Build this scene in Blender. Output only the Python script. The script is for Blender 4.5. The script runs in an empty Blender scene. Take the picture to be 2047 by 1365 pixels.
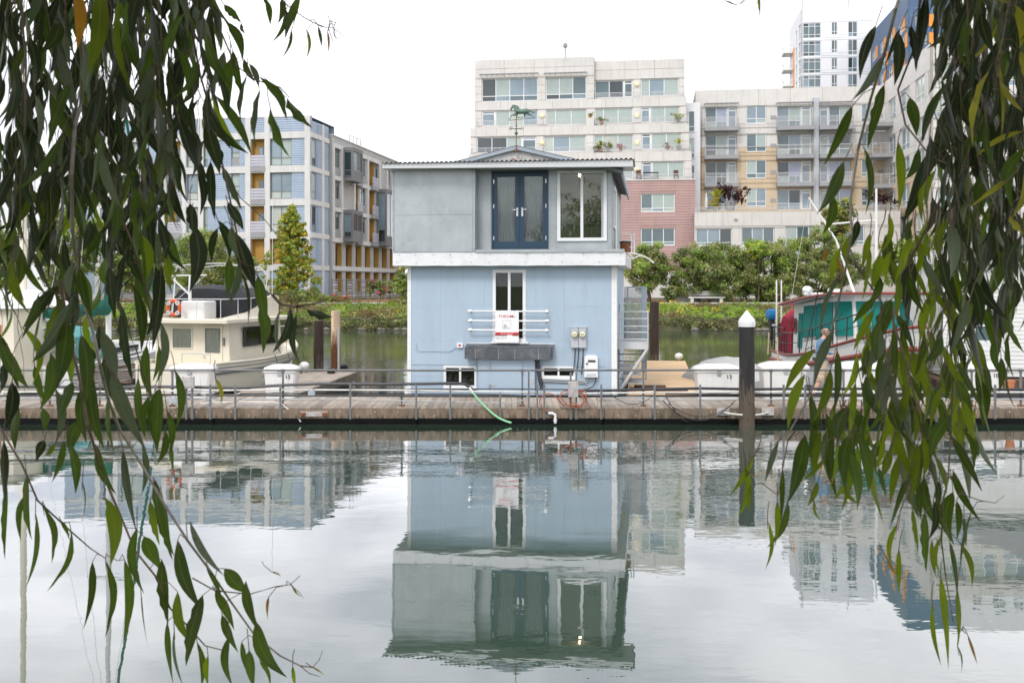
import bpy, math, random
import numpy as np
from mathutils import Vector, Matrix
R = math.radians
random.seed(7)
rng = np.random.default_rng(11)
scene = bpy.context.scene
COL = scene.collection

# ---------------------------------------------------------------- camera
F, CX, HY, CH = 1990.0, 1023.5, 565.0, 3.5        # focal length (photo px), principal column, horizon row, eye height
cam_d = bpy.data.cameras.new('camera')
cam_d.lens = 36.0 * F / 2047.0
cam_d.sensor_width = 36.0
cam_d.shift_y = -(682.5 - HY) / 2047.0
cam_d.clip_start = 0.05
cam_d.clip_end = 4000
cam_d.dof.use_dof = True
cam_d.dof.focus_distance = 27.0
cam_d.dof.aperture_fstop = 13.0
cam = bpy.data.objects.new('camera', cam_d)
COL.objects.link(cam)
cam.location = (0, 0, CH)
cam.rotation_euler = (R(90), 0, 0)
scene.camera = cam

# ---------------------------------------------------------------- sky and sun (bright overcast)
SUN_EL, SUN_AZ = R(48), R(205)                     # sun behind the camera, a little to the left
world = bpy.data.worlds.new('World')
scene.world = world
world.use_nodes = True
wn, wl = world.node_tree.nodes, world.node_tree.links
wn.clear()
w_out = wn.new('ShaderNodeOutputWorld')
w_sky = wn.new('ShaderNodeTexSky')
w_sky.sky_type = 'NISHITA'
w_sky.sun_disc = False
w_sky.sun_elevation = SUN_EL
w_sky.sun_rotation = SUN_AZ
w_b1 = wn.new('ShaderNodeBackground')
w_b1.inputs['Strength'].default_value = 0.12
wl.new(w_sky.outputs[0], w_b1.inputs['Color'])
w_tc = wn.new('ShaderNodeTexCoord')
w_mp = wn.new('ShaderNodeMapping')
w_mp.inputs['Scale'].default_value = (1.0, 1.0, 3.2)
wl.new(w_tc.outputs['Generated'], w_mp.inputs['Vector'])
w_nz = wn.new('ShaderNodeTexNoise')
w_nz.inputs['Scale'].default_value = 2.6
w_nz.inputs['Detail'].default_value = 6
w_nz.inputs['Roughness'].default_value = 0.55
wl.new(w_mp.outputs[0], w_nz.inputs['Vector'])
w_cr = wn.new('ShaderNodeValToRGB')
w_cr.color_ramp.elements[0].position = 0.36
w_cr.color_ramp.elements[0].color = (0.47, 0.48, 0.53, 1)
w_cr.color_ramp.elements[1].position = 0.62
w_cr.color_ramp.elements[1].color = (1.0, 0.99, 1.0, 1)
wl.new(w_nz.outputs[0], w_cr.inputs[0])
w_b2 = wn.new('ShaderNodeBackground')
w_b2.inputs['Strength'].default_value = 1.82
wl.new(w_cr.outputs[0], w_b2.inputs['Color'])
w_mx = wn.new('ShaderNodeMixShader')
w_mx.inputs[0].default_value = 0.88
wl.new(w_b1.outputs[0], w_mx.inputs[1])
wl.new(w_b2.outputs[0], w_mx.inputs[2])
wl.new(w_mx.outputs[0], w_out.inputs['Surface'])

sun_d = bpy.data.lights.new('sun', 'SUN')
sun_d.energy = 1.3
sun_d.angle = R(14)
sun_d.color = (1.0, 0.965, 0.91)
sun = bpy.data.objects.new('sun', sun_d)
COL.objects.link(sun)
sun.location = (-20, -30, 60)
_sd = Vector((math.sin(SUN_AZ) * math.cos(SUN_EL), math.cos(SUN_AZ) * math.cos(SUN_EL), math.sin(SUN_EL)))
sun.rotation_euler = _sd.to_track_quat('Z', 'Y').to_euler()

vs = scene.view_settings
vs.view_transform = 'Standard'
vs.look = 'None'
vs.exposure = 0.32
vs.gamma = 1.0
vs.use_curve_mapping = False
scene.cycles.use_denoising = True
scene.cycles.max_bounces = 5
scene.cycles.diffuse_bounces = 2
scene.cycles.glossy_bounces = 3
scene.cycles.transmission_bounces = 3
scene.cycles.transparent_max_bounces = 6
scene.cycles.caustics_reflective = False
scene.cycles.caustics_refractive = False

# ---------------------------------------------------------------- materials
def M(name, col, rough=0.6, var=0.12, scale=3.0, bump=0.0, bscale=30.0, metal=0.0, rnd=0.0, spec=0.4,
      streak=0.0, dirt=None, dirt_amt=0.0, dscale=1.5, stretch=(1, 1, 1), coat=0.0):
    """procedural material: base colour with noise variation, per-object variation, streaks, dirt and fine relief"""
    m = bpy.data.materials.new(name)
    m.use_nodes = True
    nt = m.node_tree
    n, l = nt.nodes, nt.links
    b = n['Principled BSDF']
    b.inputs['Roughness'].default_value = rough
    b.inputs['Metallic'].default_value = metal
    b.inputs['Specular IOR Level'].default_value = spec
    if coat:
        b.inputs['Coat Weight'].default_value = coat
        b.inputs['Coat Roughness'].default_value = 0.08
    geo = n.new('ShaderNodeNewGeometry')
    mp = n.new('ShaderNodeMapping')
    mp.inputs['Scale'].default_value = stretch
    l.new(geo.outputs['Position'], mp.inputs['Vector'])
    nz = n.new('ShaderNodeTexNoise')
    nz.inputs['Scale'].default_value = scale
    nz.inputs['Detail'].default_value = 5
    nz.inputs['Roughness'].default_value = 0.6
    l.new(mp.outputs[0], nz.inputs['Vector'])
    mr = n.new('ShaderNodeMapRange')
    mr.inputs['From Min'].default_value = 0.3
    mr.inputs['From Max'].default_value = 0.7
    mr.inputs['To Min'].default_value = 1 - var
    mr.inputs['To Max'].default_value = 1 + var
    l.new(nz.outputs[0], mr.inputs['Value'])
    val = mr.outputs[0]
    if rnd:
        oi = n.new('ShaderNodeObjectInfo')
        mr2 = n.new('ShaderNodeMapRange')
        mr2.inputs['To Min'].default_value = 1 - rnd
        mr2.inputs['To Max'].default_value = 1 + rnd
        l.new(oi.outputs['Random'], mr2.inputs['Value'])
        mu = n.new('ShaderNodeMath')
        mu.operation = 'MULTIPLY'
        l.new(val, mu.inputs[0])
        l.new(mr2.outputs[0], mu.inputs[1])
        val = mu.outputs[0]
    if streak:
        mp2 = n.new('ShaderNodeMapping')
        mp2.inputs['Scale'].default_value = (2.6, 2.6, 0.22)
        l.new(geo.outputs['Position'], mp2.inputs['Vector'])
        nz2 = n.new('ShaderNodeTexNoise')
        nz2.inputs['Scale'].default_value = 1.6
        nz2.inputs['Detail'].default_value = 4
        l.new(mp2.outputs[0], nz2.inputs['Vector'])
        mr3 = n.new('ShaderNodeMapRange')
        mr3.inputs['From Min'].default_value = 0.30
        mr3.inputs['From Max'].default_value = 0.52
        mr3.inputs['To Min'].default_value = 1 - streak
        mr3.inputs['To Max'].default_value = 1.0
        l.new(nz2.outputs[0], mr3.inputs['Value'])
        mu = n.new('ShaderNodeMath')
        mu.operation = 'MULTIPLY'
        l.new(val, mu.inputs[0])
        l.new(mr3.outputs[0], mu.inputs[1])
        val = mu.outputs[0]
    vm = n.new('ShaderNodeVectorMath')
    vm.operation = 'SCALE'
    vm.inputs[0].default_value = col[:3]
    l.new(val, vm.inputs['Scale'])
    cout = vm.outputs[0]
    if dirt:
        nz4 = n.new('ShaderNodeTexNoise')
        nz4.inputs['Scale'].default_value = dscale
        nz4.inputs['Detail'].default_value = 7
        nz4.inputs['Roughness'].default_value = 0.7
        l.new(mp.outputs[0], nz4.inputs['Vector'])
        cr = n.new('ShaderNodeMapRange')
        cr.inputs['From Min'].default_value = 0.5
        cr.inputs['From Max'].default_value = 0.72
        cr.inputs['To Max'].default_value = dirt_amt
        l.new(nz4.outputs[0], cr.inputs['Value'])
        mx = n.new('ShaderNodeMix')
        mx.data_type = 'RGBA'
        l.new(cr.outputs[0], mx.inputs['Factor'])
        l.new(cout, mx.inputs['A'])
        mx.inputs['B'].default_value = (*dirt, 1)
        cout = mx.outputs['Result']
    l.new(cout, b.inputs['Base Color'])
    if bump:
        nb = n.new('ShaderNodeTexNoise')
        nb.inputs['Scale'].default_value = bscale
        nb.inputs['Detail'].default_value = 4
        l.new(mp.outputs[0], nb.inputs['Vector'])
        bp = n.new('ShaderNodeBump')
        bp.inputs['Strength'].default_value = 1.0
        bp.inputs['Distance'].default_value = bump
        l.new(nb.outputs[0], bp.inputs['Height'])
        l.new(bp.outputs[0], b.inputs['Normal'])
    return m

def leafmat(name, col, trans=0.35, rough=0.45, var=0.35, scale=2.0, tcol=None, rnd=0.25, rib=False, spec=0.35):
    m = bpy.data.materials.new(name)
    m.use_nodes = True
    n, l = m.node_tree.nodes, m.node_tree.links
    b = n['Principled BSDF']
    b.inputs['Roughness'].default_value = rough
    b.inputs['Specular IOR Level'].default_value = spec
    geo = n.new('ShaderNodeNewGeometry')
    nz = n.new('ShaderNodeTexNoise')
    nz.inputs['Scale'].default_value = scale
    nz.inputs['Detail'].default_value = 4
    l.new(geo.outputs['Position'], nz.inputs['Vector'])
    mr = n.new('ShaderNodeMapRange')
    mr.inputs['From Min'].default_value = 0.3
    mr.inputs['From Max'].default_value = 0.7
    mr.inputs['To Min'].default_value = 1 - var
    mr.inputs['To Max'].default_value = 1 + var
    l.new(nz.outputs[0], mr.inputs['Value'])
    oi = n.new('ShaderNodeObjectInfo')
    mr2 = n.new('ShaderNodeMapRange')
    mr2.inputs['To Min'].default_value = 1 - rnd
    mr2.inputs['To Max'].default_value = 1 + rnd
    l.new(oi.outputs['Random'], mr2.inputs['Value'])
    mu = n.new('ShaderNodeMath')
    mu.operation = 'MULTIPLY'
    l.new(mr.outputs[0], mu.inputs[0])
    l.new(mr2.outputs[0], mu.inputs[1])
    vm = n.new('ShaderNodeVectorMath')
    vm.operation = 'SCALE'
    vm.inputs[0].default_value = col
    l.new(mu.outputs[0], vm.inputs['Scale'])
    cout = vm.outputs[0]
    if rib:                                              # pale midrib, reddish margin, brown specks
        at = n.new('ShaderNodeAttribute')
        at.attribute_name = 'rib'
        def mixin(cin, fac, colr):
            q = n.new('ShaderNodeMix')
            q.data_type = 'RGBA'
            l.new(fac, q.inputs['Factor'])
            l.new(cin, q.inputs['A'])
            q.inputs['B'].default_value = (*colr, 1)
            return q.outputs['Result']
        def rng_(src, a, b_, lo, hi):
            q = n.new('ShaderNodeMapRange')
            for k_, v_ in zip(('From Min', 'From Max', 'To Min', 'To Max'), (a, b_, lo, hi)): q.inputs[k_].default_value = v_
            l.new(src, q.inputs['Value'])
            return q.outputs[0]
        cout = mixin(cout, rng_(at.outputs['Fac'], .84, 1.0, 0, .55), (.22, .24, .10))
        cout = mixin(cout, rng_(at.outputs['Fac'], .0, .10, .55, 0), (.12, .06, .03))
        n3 = n.new('ShaderNodeTexNoise')
        n3.inputs['Scale'].default_value = 55
        n3.inputs['Detail'].default_value = 3
        l.new(geo.outputs['Position'], n3.inputs['Vector'])
        cout = mixin(cout, rng_(n3.outputs[0], .63, .72, 0, .6), (.09, .06, .025))
    l.new(cout, b.inputs['Base Color'])
    t = n.new('ShaderNodeBsdfTranslucent')
    vm2 = n.new('ShaderNodeVectorMath')
    vm2.operation = 'SCALE'
    vm2.inputs[0].default_value = tcol or (col[0] * 1.6, col[1] * 1.6, col[2] * 0.7)
    l.new(mu.outputs[0], vm2.inputs['Scale'])
    l.new(vm2.outputs[0], t.inputs['Color'])
    mx = n.new('ShaderNodeMixShader')
    mx.inputs[0].default_value = trans
    l.new(b.outputs[0], mx.inputs[1])
    l.new(t.outputs[0], mx.inputs[2])
    l.new(mx.outputs[0], n['Material Output'].inputs['Surface'])
    return m

def glassmat(name, tint=(0.97, 0.99, 0.98), ior=1.5, clear=0.97):
    """window pane: see-through with mirror reflection by Fresnel"""
    m = bpy.data.materials.new(name)
    m.use_nodes = True
    n, l = m.node_tree.nodes, m.node_tree.links
    n.remove(n['Principled BSDF'])
    tr = n.new('ShaderNodeBsdfTransparent')
    tr.inputs[0].default_value = (*[c * clear for c in tint], 1)
    gl = n.new('ShaderNodeBsdfGlossy')
    gl.inputs['Roughness'].default_value = 0.01
    gl.inputs['Color'].default_value = (0.95, 0.97, 1, 1)
    fr = n.new('ShaderNodeFresnel')
    fr.inputs['IOR'].default_value = ior
    mx = n.new('ShaderNodeMixShader')
    l.new(fr.outputs[0], mx.inputs[0])
    l.new(tr.outputs[0], mx.inputs[1])
    l.new(gl.outputs[0], mx.inputs[2])
    l.new(mx.outputs[0], n['Material Output'].inputs['Surface'])
    return m

def emitmat(name, col, s):
    m = bpy.data.materials.new(name)
    m.use_nodes = True
    b = m.node_tree.nodes['Principled BSDF']
    b.inputs['Base Color'].default_value = (*col, 1)
    b.inputs['Emission Color'].default_value = (*col, 1)
    b.inputs['Emission Strength'].default_value = s
    return m

MAT = {}
def mt(key, *a, **k):
    MAT[key] = M(key, *a, **k)
    return MAT[key]

# ---------------------------------------------------------------- geometry helpers
WM = {}                                              # world matrices of the roots and parts
def W(px, py, Y):
    return Vector(((px - CX) * Y / F, Y, CH - (py - HY) * Y / F))

class Frame:
    """upright frame on the ground: u runs along a front, v runs away from the viewer, z up"""
    def __init__(s, ox, oy, deg):
        s.ox, s.oy, s.a = ox, oy, R(deg)
        s.M = Matrix.Translation((ox, oy, 0)) @ Matrix.Rotation(-s.a, 4, 'Z')
    def uz(s, px, py, v=0.0):
        dx, dz = (px - CX) / F, -(py - HY) / F
        sn, cs = math.sin(s.a), math.cos(s.a)
        t = (v + s.ox * sn + s.oy * cs) / (dx * sn + cs)
        x, y = t * dx, t
        return (x - s.ox) * cs - (y - s.oy) * sn, CH + t * dz
    def u(s, px, v=0.0):
        return s.uz(px, HY, v)[0]
    def z(s, px, py, v=0.0):
        return s.uz(px, py, v)[1]
    def rect(s, x0, x1, y0, y1, v=0.0):
        """pixel box -> u0,u1,z0,z1 on the plane at depth v (heights read at the box's middle column)"""
        xm = 0.5 * (x0 + x1)
        return s.u(x0, v), s.u(x1, v), s.z(xm, y1, v), s.z(xm, y0, v)
    def sub(s, u, v, deg):
        p = s.M @ Vector((u, v, 0))
        return Frame(p.x, p.y, math.degrees(s.a) + deg)

class MB:
    """collects faces into one mesh"""
    def __init__(s):
        s.v, s.f, s.m = [], [], []
        s.mi = 0
    def poly(s, pts):
        k = len(s.v)
        s.v += [tuple(p) for p in pts]
        s.f.append(tuple(range(k, k + len(pts))))
        s.m.append(s.mi)
    def raw(s, vs_, fs_):
        k = len(s.v)
        s.v += [tuple(p) for p in vs_]
        s.f += [tuple(i + k for i in f) for f in fs_]
        s.m += [s.mi] * len(fs_)
        return s
    def box(s, x0, x1, y0, y1, z0, z1):
        if x0 > x1: x0, x1 = x1, x0
        if y0 > y1: y0, y1 = y1, y0
        if z0 > z1: z0, z1 = z1, z0
        return s.raw([(x0, y0, z0), (x1, y0, z0), (x1, y1, z0), (x0, y1, z0), (x0, y0, z1), (x1, y0, z1), (x1, y1, z1), (x0, y1, z1)],
                     [(0, 3, 2, 1), (4, 5, 6, 7), (0, 1, 5, 4), (1, 2, 6, 5), (2, 3, 7, 6), (3, 0, 4, 7)])
    def bbox(s, x0, x1, y0, y1, z0, z1, b=0.01):
        """box with chamfered upright and top edges"""
        pts = [(x0 + b, y0), (x1 - b, y0), (x1, y0 + b), (x1, y1 - b), (x1 - b, y1), (x0 + b, y1), (x0, y1 - b), (x0, y0 + b)]
        ins = [(x0 + 2 * b, y0 + b), (x1 - 2 * b, y0 + b), (x1 - b, y0 + 2 * b), (x1 - b, y1 - 2 * b), (x1 - 2 * b, y1 - b), (x0 + 2 * b, y1 - b), (x0 + b, y1 - 2 * b), (x0 + b, y0 + 2 * b)]
        return s.loft([[(x, y, z0) for x, y in pts], [(x, y, z1 - b) for x, y in pts], [(x, y, z1) for x, y in ins]], caps=True)
    def loft(s, rings, closed=True, caps=False):
        k = len(rings[0])
        vs_, fs_ = [], []
        for r in rings: vs_ += list(r)
        for i in range(len(rings) - 1):
            for j in range(k if closed else k - 1):
                a, b = i * k + j, i * k + (j + 1) % k
                fs_.append((a, b, b + k, a + k))
        if caps:
            fs_.append(tuple(range(k))[::-1])
            fs_.append(tuple(range((len(rings) - 1) * k, len(rings) * k)))
        return s.raw(vs_, fs_)
    def tube(s, pts, r, n=6, caps=True):
        pts = [Vector(p) for p in pts]
        rs = r if isinstance(r, (list, tuple)) else [r] * len(pts)
        rings = []
        t0 = (pts[1] - pts[0]).normalized()
        up = Vector((0, 0, 1)) if abs(t0.z) < 0.9 else Vector((1, 0, 0))
        a = t0.cross(up).normalized()
        for i, p in enumerate(pts):
            t = (pts[min(i + 1, len(pts) - 1)] - pts[max(i - 1, 0)])
            t = t.normalized() if t.length > 1e-9 else t0
            a = (a - t * a.dot(t)).normalized()
            b = t.cross(a)
            rings.append([p + (a * math.cos(2 * math.pi * j / n) + b * math.sin(2 * math.pi * j / n)) * rs[i] for j in range(n)])
        return s.loft(rings, caps=caps)
    def lathe(s, prof, c=(0, 0, 0), n=16, axis='z'):
        rings = []
        for r, h in prof:
            ring = []
            for j in range(n):
                a = 2 * math.pi * j / n
                x, y = r * math.cos(a), r * math.sin(a)
                p = (x, y, h) if axis == 'z' else ((x, -h, y) if axis == 'y' else (h, x, y))
                ring.append((p[0] + c[0], p[1] + c[1], p[2] + c[2]))
            rings.append(ring)
        return s.loft(rings, caps=True)
    def prism(s, poly, y0, y1):
        """polygon in x,z pushed from y0 to y1"""
        k = len(poly)
        vs_ = [(x, y0, z) for x, z in poly] + [(x, y1, z) for x, z in poly]
        fs_ = [tuple(range(k)), tuple(range(2 * k - 1, k - 1, -1))] + [(i, i + k, (i + 1) % k + k, (i + 1) % k) for i in range(k)]
        return s.raw(vs_, fs_)
    def build(s, name, mat, parent=None, Mw=None, smooth=False, mats=None):
        me = bpy.data.meshes.new(name)
        me.from_pydata(s.v, [], s.f)
        for mm in (mats or [mat]):
            me.materials.append(MAT[mm] if isinstance(mm, str) else mm)
        if mats:
            me.polygons.foreach_set('material_index', s.m)
        if smooth:
            me.polygons.foreach_set('use_smooth', [True] * len(me.polygons))
            try: me.set_sharp_from_angle(angle=R(40))
            except Exception: pass
        me.update()
        return link(name, me, parent, Mw)

I4 = Matrix.Identity(4)
def link(name, data, parent=None, Mw=None):
    o = bpy.data.objects.new(name, data)
    COL.objects.link(o)
    Mw = Mw if Mw is not None else (WM[parent] if parent is not None else I4)
    WM[o] = Mw.copy()
    if parent is not None:
        o.parent = parent
        o.matrix_basis = WM[parent].inverted() @ Mw
    else:
        o.matrix_basis = Mw
    return o

def tag(o, label, cat, group=None, kind=None):
    if label: o['label'] = label
    if cat: o['category'] = cat
    if group: o['group'] = group
    if kind: o['kind'] = kind
    return o

def thing(name, label, cat, Mw=I4, group=None):
    o = link(name, None, None, Mw)
    o.empty_display_size = 0.2
    return tag(o, label, cat, group)

_unit = {}
def unit_box(mat):
    if mat not in _unit:
        b = MB().box(0, 1, 0, 1, 0, 1)
        me = bpy.data.meshes.new('unit_piece')
        me.from_pydata(b.v, [], b.f)
        me.materials.append(MAT[mat])
        _unit[mat] = me
    return _unit[mat]
def piece(name, mat, parent, Mw, x0, x1, y0, y1, z0, z1):
    """a block that shares its mesh with all alike blocks"""
    return link(name, unit_box(mat), parent, Mw @ Matrix.Translation((x0, y0, z0)) @ Matrix.Diagonal((x1 - x0, y1 - y0, z1 - z0, 1)))

def text_mesh(body, size, mat, parent, Mw, ext=0.002, align='LEFT', name='lettering', sx=1.0):
    cu = bpy.data.curves.new(name, 'FONT')
    cu.body = body
    cu.size = size
    cu.extrude = ext
    cu.align_x = align
    cu.offset = size * .006
    t = bpy.data.objects.new('t', cu)
    COL.objects.link(t)
    bpy.context.view_layer.update()
    me = bpy.data.meshes.new_from_object(t.evaluated_get(bpy.context.evaluated_depsgraph_get()))
    bpy.data.objects.remove(t)
    me.materials.append(MAT[mat])
    # text lies in x,y: stand it up facing -y
    return link(name, me, parent, Mw @ Matrix.Rotation(R(90), 4, 'X') @ Matrix.Diagonal((sx, 1, 1, 1)))

def free_spans(u0, u1, za, zb, holes):
    sp = [(u0, u1)]
    for h in holes:
        if h[2] < zb - 1e-4 and h[3] > za + 1e-4:
            nx = []
            for a, b in sp:
                if h[1] <= a or h[0] >= b: nx.append((a, b)); continue
                if h[0] > a: nx.append((a, h[0]))
                if h[1] < b: nx.append((h[1], b))
            sp = nx
    return sp

def wall(fr, root, u0, u1, z0, z1, holes, mat, y=0.0, depth=0.2, name='wall', th=0.3):
    """wall with real openings and reveals"""
    mb = MB()
    us = sorted({u0, u1, *[min(max(h[i], u0), u1) for h in holes for i in (0, 1)]})
    zs = sorted({z0, z1, *[min(max(h[i], z0), z1) for h in holes for i in (2, 3)]})
    for i in range(len(us) - 1):
        for j in range(len(zs) - 1):
            uc, zc = (us[i] + us[i + 1]) / 2, (zs[j] + zs[j + 1]) / 2
            if any(h[0] < uc < h[1] and h[2] < zc < h[3] for h in holes): continue
            mb.poly([(us[i], y, zs[j]), (us[i + 1], y, zs[j]), (us[i + 1], y, zs[j + 1]), (us[i], y, zs[j + 1])])
    for a, b, c, d in [h[:4] for h in holes]:
        e = y + depth
        mb.poly([(a, y, c), (a, y, d), (a, e, d), (a, e, c)])
        mb.poly([(b, y, c), (b, e, c), (b, e, d), (b, y, d)])
        mb.poly([(a, y, c), (a, e, c), (b, e, c), (b, y, c)])
        mb.poly([(a, y, d), (b, y, d), (b, e, d), (a, e, d)])
    e = y + th
    mb.poly([(u0, y, z0), (u0, y, z1), (u0, e, z1), (u0, e, z0)])
    mb.poly([(u1, y, z0), (u1, e, z0), (u1, e, z1), (u1, y, z1)])
    mb.poly([(u0, y, z1), (u1, y, z1), (u1, e, z1), (u0, e, z1)])
    return mb.build(name, mat, root, fr.M)

def panels(fr, root, u0, u1, z0, z1, holes, pw, ph, mat, gap=0.02, y=0.0, th=0.03, name='panel', zcuts=None, ucuts=None):
    """cladding panels, each an object, set proud of the wall with open joints"""
    zs = {z0, z1}
    for h in holes:
        for i in (2, 3):
            if z0 < h[i] < z1: zs.add(h[i])
    zs = sorted(zs)
    if zcuts is None:
        out = []
        for a, b in zip(zs[:-1], zs[1:]):
            k = max(1, round((b - a) / ph))
            out += [a + (b - a) * i / k for i in range(k)]
        zs = out + [zs[-1]]
    else:
        zs = sorted(set(zs) | {z for z in zcuts if z0 < z < z1})
    cnt = 0
    for a, b in zip(zs[:-1], zs[1:]):
        if b - a < 0.05: continue
        for p, q in free_spans(u0, u1, a, b, holes):
            if q - p < 0.06: continue
            if ucuts is None:
                k = max(1, round((q - p) / pw))
                cs = [p + (q - p) * i / k for i in range(k + 1)]
            else:
                cs = sorted({p, q, *[c for c in ucuts if p < c < q]})
            for s_, t_ in zip(cs[:-1], cs[1:]):
                piece(name, mat, root, fr.M, s_ + gap / 2, t_ - gap / 2, y - th, y + 0.001, a + gap / 2, b - gap / 2)
                cnt += 1
    return cnt

_fcache = {}
def window(fr, root, r, cols=1, rows=1, fw=0.07, y=0.12, fmat='frame_white', panes=('pane_dark',), name='window', fd=0.08,
           ratios=None, rratios=None, sill=0.0, rnd=None):
    """window: frame with bars; each pane a sub-part"""
    u0, u1, z0, z1 = r[:4]
    w, h = round(u1 - u0, 2), round(z1 - z0, 2)
    cr = ratios or [1] * cols
    rr = rratios or [1] * rows
    key = (w, h, tuple(cr), tuple(rr), fw, fmat, fd, sill)
    cx = [0]
    for c in cr: cx.append(cx[-1] + c / sum(cr))
    rz = [0]
    for c in rr: rz.append(rz[-1] + c / sum(rr))
    if key not in _fcache:
        b = MB()
        b.box(0, w, 0, fd, 0, fw); b.box(0, w, 0, fd, h - fw, h)
        b.box(0, fw, 0.001, fd, fw, h - fw); b.box(w - fw, w, 0.001, fd, fw, h - fw)
        for c in cx[1:-1]: b.box(c * w - fw * .42, c * w + fw * .42, 0.002, fd, fw, h - fw)
        for c in rz[1:-1]: b.box(fw, w - fw, 0.004, fd - .003, c * h - fw * .4, c * h + fw * .4)
        if sill: b.box(-sill, w + sill, -sill, fd * .9, -fw * .6, -0.001)
        me = bpy.data.meshes.new('window_frame')
        me.from_pydata(b.v, [], b.f)
        me.materials.append(MAT[fmat])
        _fcache[key] = me
    Mw = fr.M @ Matrix.Translation((u0, y, z0))
    o = link(name, _fcache[key], root, Mw)
    rg = rnd or random
    for i in range(len(cr)):
        for j in range(len(rr)):
            pm = panes[(i + j * len(cr)) % len(panes)] if rnd == 'fixed' else (rg if rnd != 'fixed' else random).choice(panes)
            piece('pane', pm, o, Mw, cx[i] * w + fw * .3, cx[i + 1] * w - fw * .3, fd * .55, fd * .8, rz[j] * h + fw * .3, rz[j + 1] * h - fw * .3)
    return o

def railing(fr, root, u0, u1, z, h, nb=4, y=-0.05, mat='rail_metal', post=1.5, r=0.022, name='railing', ends=0.0):
    b = MB()
    for i in range(nb + 1):
        zz = z + h * (i + 0.6) / (nb + 0.6)
        rr = r * 1.3 if i == nb else r * 0.75
        b.box(u0, u1, y - rr, y + rr, zz - rr, zz + rr)
        if ends:
            b.box(u0 - rr, u0 + rr, y + rr, y + ends, zz - rr, zz + rr); b.box(u1 - rr, u1 + rr, y + rr, y + ends, zz - rr, zz + rr)
    k = max(1, round((u1 - u0) / post))
    for i in range(k + 1):
        x = u0 + (u1 - u0) * i / k
        b.box(x - r, x + r, y - r * 1.5, y + r * 1.5, z, z + h + r)
    return b.build(name, mat, root, fr.M)

def leaf_cloud(centers, n_per, spread, size, aspect=0.5, flat=0.4, droop=0.0):
    """many small leaf faces round clump centres; numpy arrays of quads"""
    c = np.repeat(np.asarray(centers, float), n_per, axis=0)
    n = len(c)
    d = rng.normal(size=(n, 3))
    d /= np.linalg.norm(d, axis=1)[:, None]
    rad = rng.random(n) ** 0.5
    sp = np.asarray(spread, float) * np.ones(3)
    p = c + d * rad[:, None] * sp
    nrm = d + rng.normal(size=(n, 3)) * flat
    nrm[:, 2] += 0.35
    nrm /= np.linalg.norm(nrm, axis=1)[:, None]
    t = rng.normal(size=(n, 3))
    t[:, 2] -= droop
    t -= nrm * (t * nrm).sum(1)[:, None]
    t /= np.linalg.norm(t, axis=1)[:, None] + 1e-9
    s = np.cross(nrm, t)
    L = size * (0.6 + 0.8 * rng.random(n))[:, None]
    wv = L * aspect
    v = np.stack([p - t * L * .5, p + s * wv * .5 + t * L * 0.05, p + t * L * .5, p - s * wv * .5 + t * L * 0.05], axis=1).reshape(-1, 3)
    return v

def quads_obj(name, v, mat, parent=None, Mw=None, mats=None, midx=None):
    n = len(v) // 4
    me = bpy.data.meshes.new(name)
    me.vertices.add(len(v)); me.loops.add(n * 4); me.polygons.add(n)
    me.vertices.foreach_set('co', np.ascontiguousarray(v, dtype=np.float32).ravel())
    me.loops.foreach_set('vertex_index', np.arange(n * 4, dtype=np.int32))
    me.polygons.foreach_set('loop_start', np.arange(0, n * 4, 4, dtype=np.int32))
    for mm in (mats or [mat]): me.materials.append(MAT[mm])
    if midx is not None: me.polygons.foreach_set('material_index', np.asarray(midx, dtype=np.int32))
    me.update(calc_edges=True)
    me.validate()
    return link(name, me, parent, Mw)
# ---------------------------------------------------------------- material set
mt('cream', (0.66, 0.635, 0.605), .75, .06, .6, streak=.10, bump=.002, rnd=.025)
mt('cream_joint', (0.40, 0.36, 0.32), .8, .1, 1)
mt('tan', (0.60, 0.475, 0.33), .75, .06, .6, streak=.10, rnd=.03)
mt('tan_joint', (0.38, 0.29, 0.2), .8, .1, 1)
mt('pink_siding', (0.45, 0.295, 0.275), .7, .07, .8, streak=.08)
mt('white_panel', (0.78, 0.79, 0.82), .55, .04, .5, rnd=.02)
mt('white_joint', (0.5, 0.51, 0.54), .6, .05, .5)
mt('navy_panel', (0.075, 0.135, 0.24), .5, .08, .5, rnd=.06)
mt('orange_panel', (0.80, 0.30, 0.045), .5, .06, .8)
mt('blue_siding', (0.36, 0.44, 0.545), .6, .06, .7, streak=.06)
mt('grey_siding', (0.19, 0.19, 0.195), .6, .08, .7)
mt('concrete_frame', (0.66, 0.65, 0.63), .75, .06, .8, streak=.10)
mt('concrete_grey', (0.46, 0.45, 0.435), .8, .07, .8, streak=.12)
mt('ochre', (0.47, 0.265, 0.06), .6, .07, .6)
mt('frame_white', (0.78, 0.79, 0.80), .4, .03, 2)
mt('frame_grey', (0.20, 0.205, 0.21), .4, .05, 2)
mt('frame_navy', (0.03, 0.04, 0.05), .4, .05, 2)
mt('pane_dark', (0.030, 0.045, 0.050), .04, .3, .25, spec=.9)
mt('pane_teal', (0.10, 0.15, 0.165), .05, .25, .3, spec=.8)
mt('pane_blind', (0.36, 0.43, 0.40), .12, .08, .8, spec=.8)
mt('pane_pale', (0.45, 0.49, 0.44), .15, .10, .7, spec=.7)
mt('pane_lilac', (0.38, 0.42, 0.57), .12, .10, .8, spec=.7)
mt('pane_sky', (0.20, 0.27, 0.32), .04, .25, .3, spec=.9)
mt('rail_metal', (0.55, 0.56, 0.57), .4, .08, 3)
mt('slab_grey', (0.33, 0.33, 0.34), .7, .08, 1)
mt('slat_lilac', (0.50, 0.50, 0.57), .6, .06, 1)
mt('lamp_cream', (0.78, 0.72, 0.46), .5, .03, 1)
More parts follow.
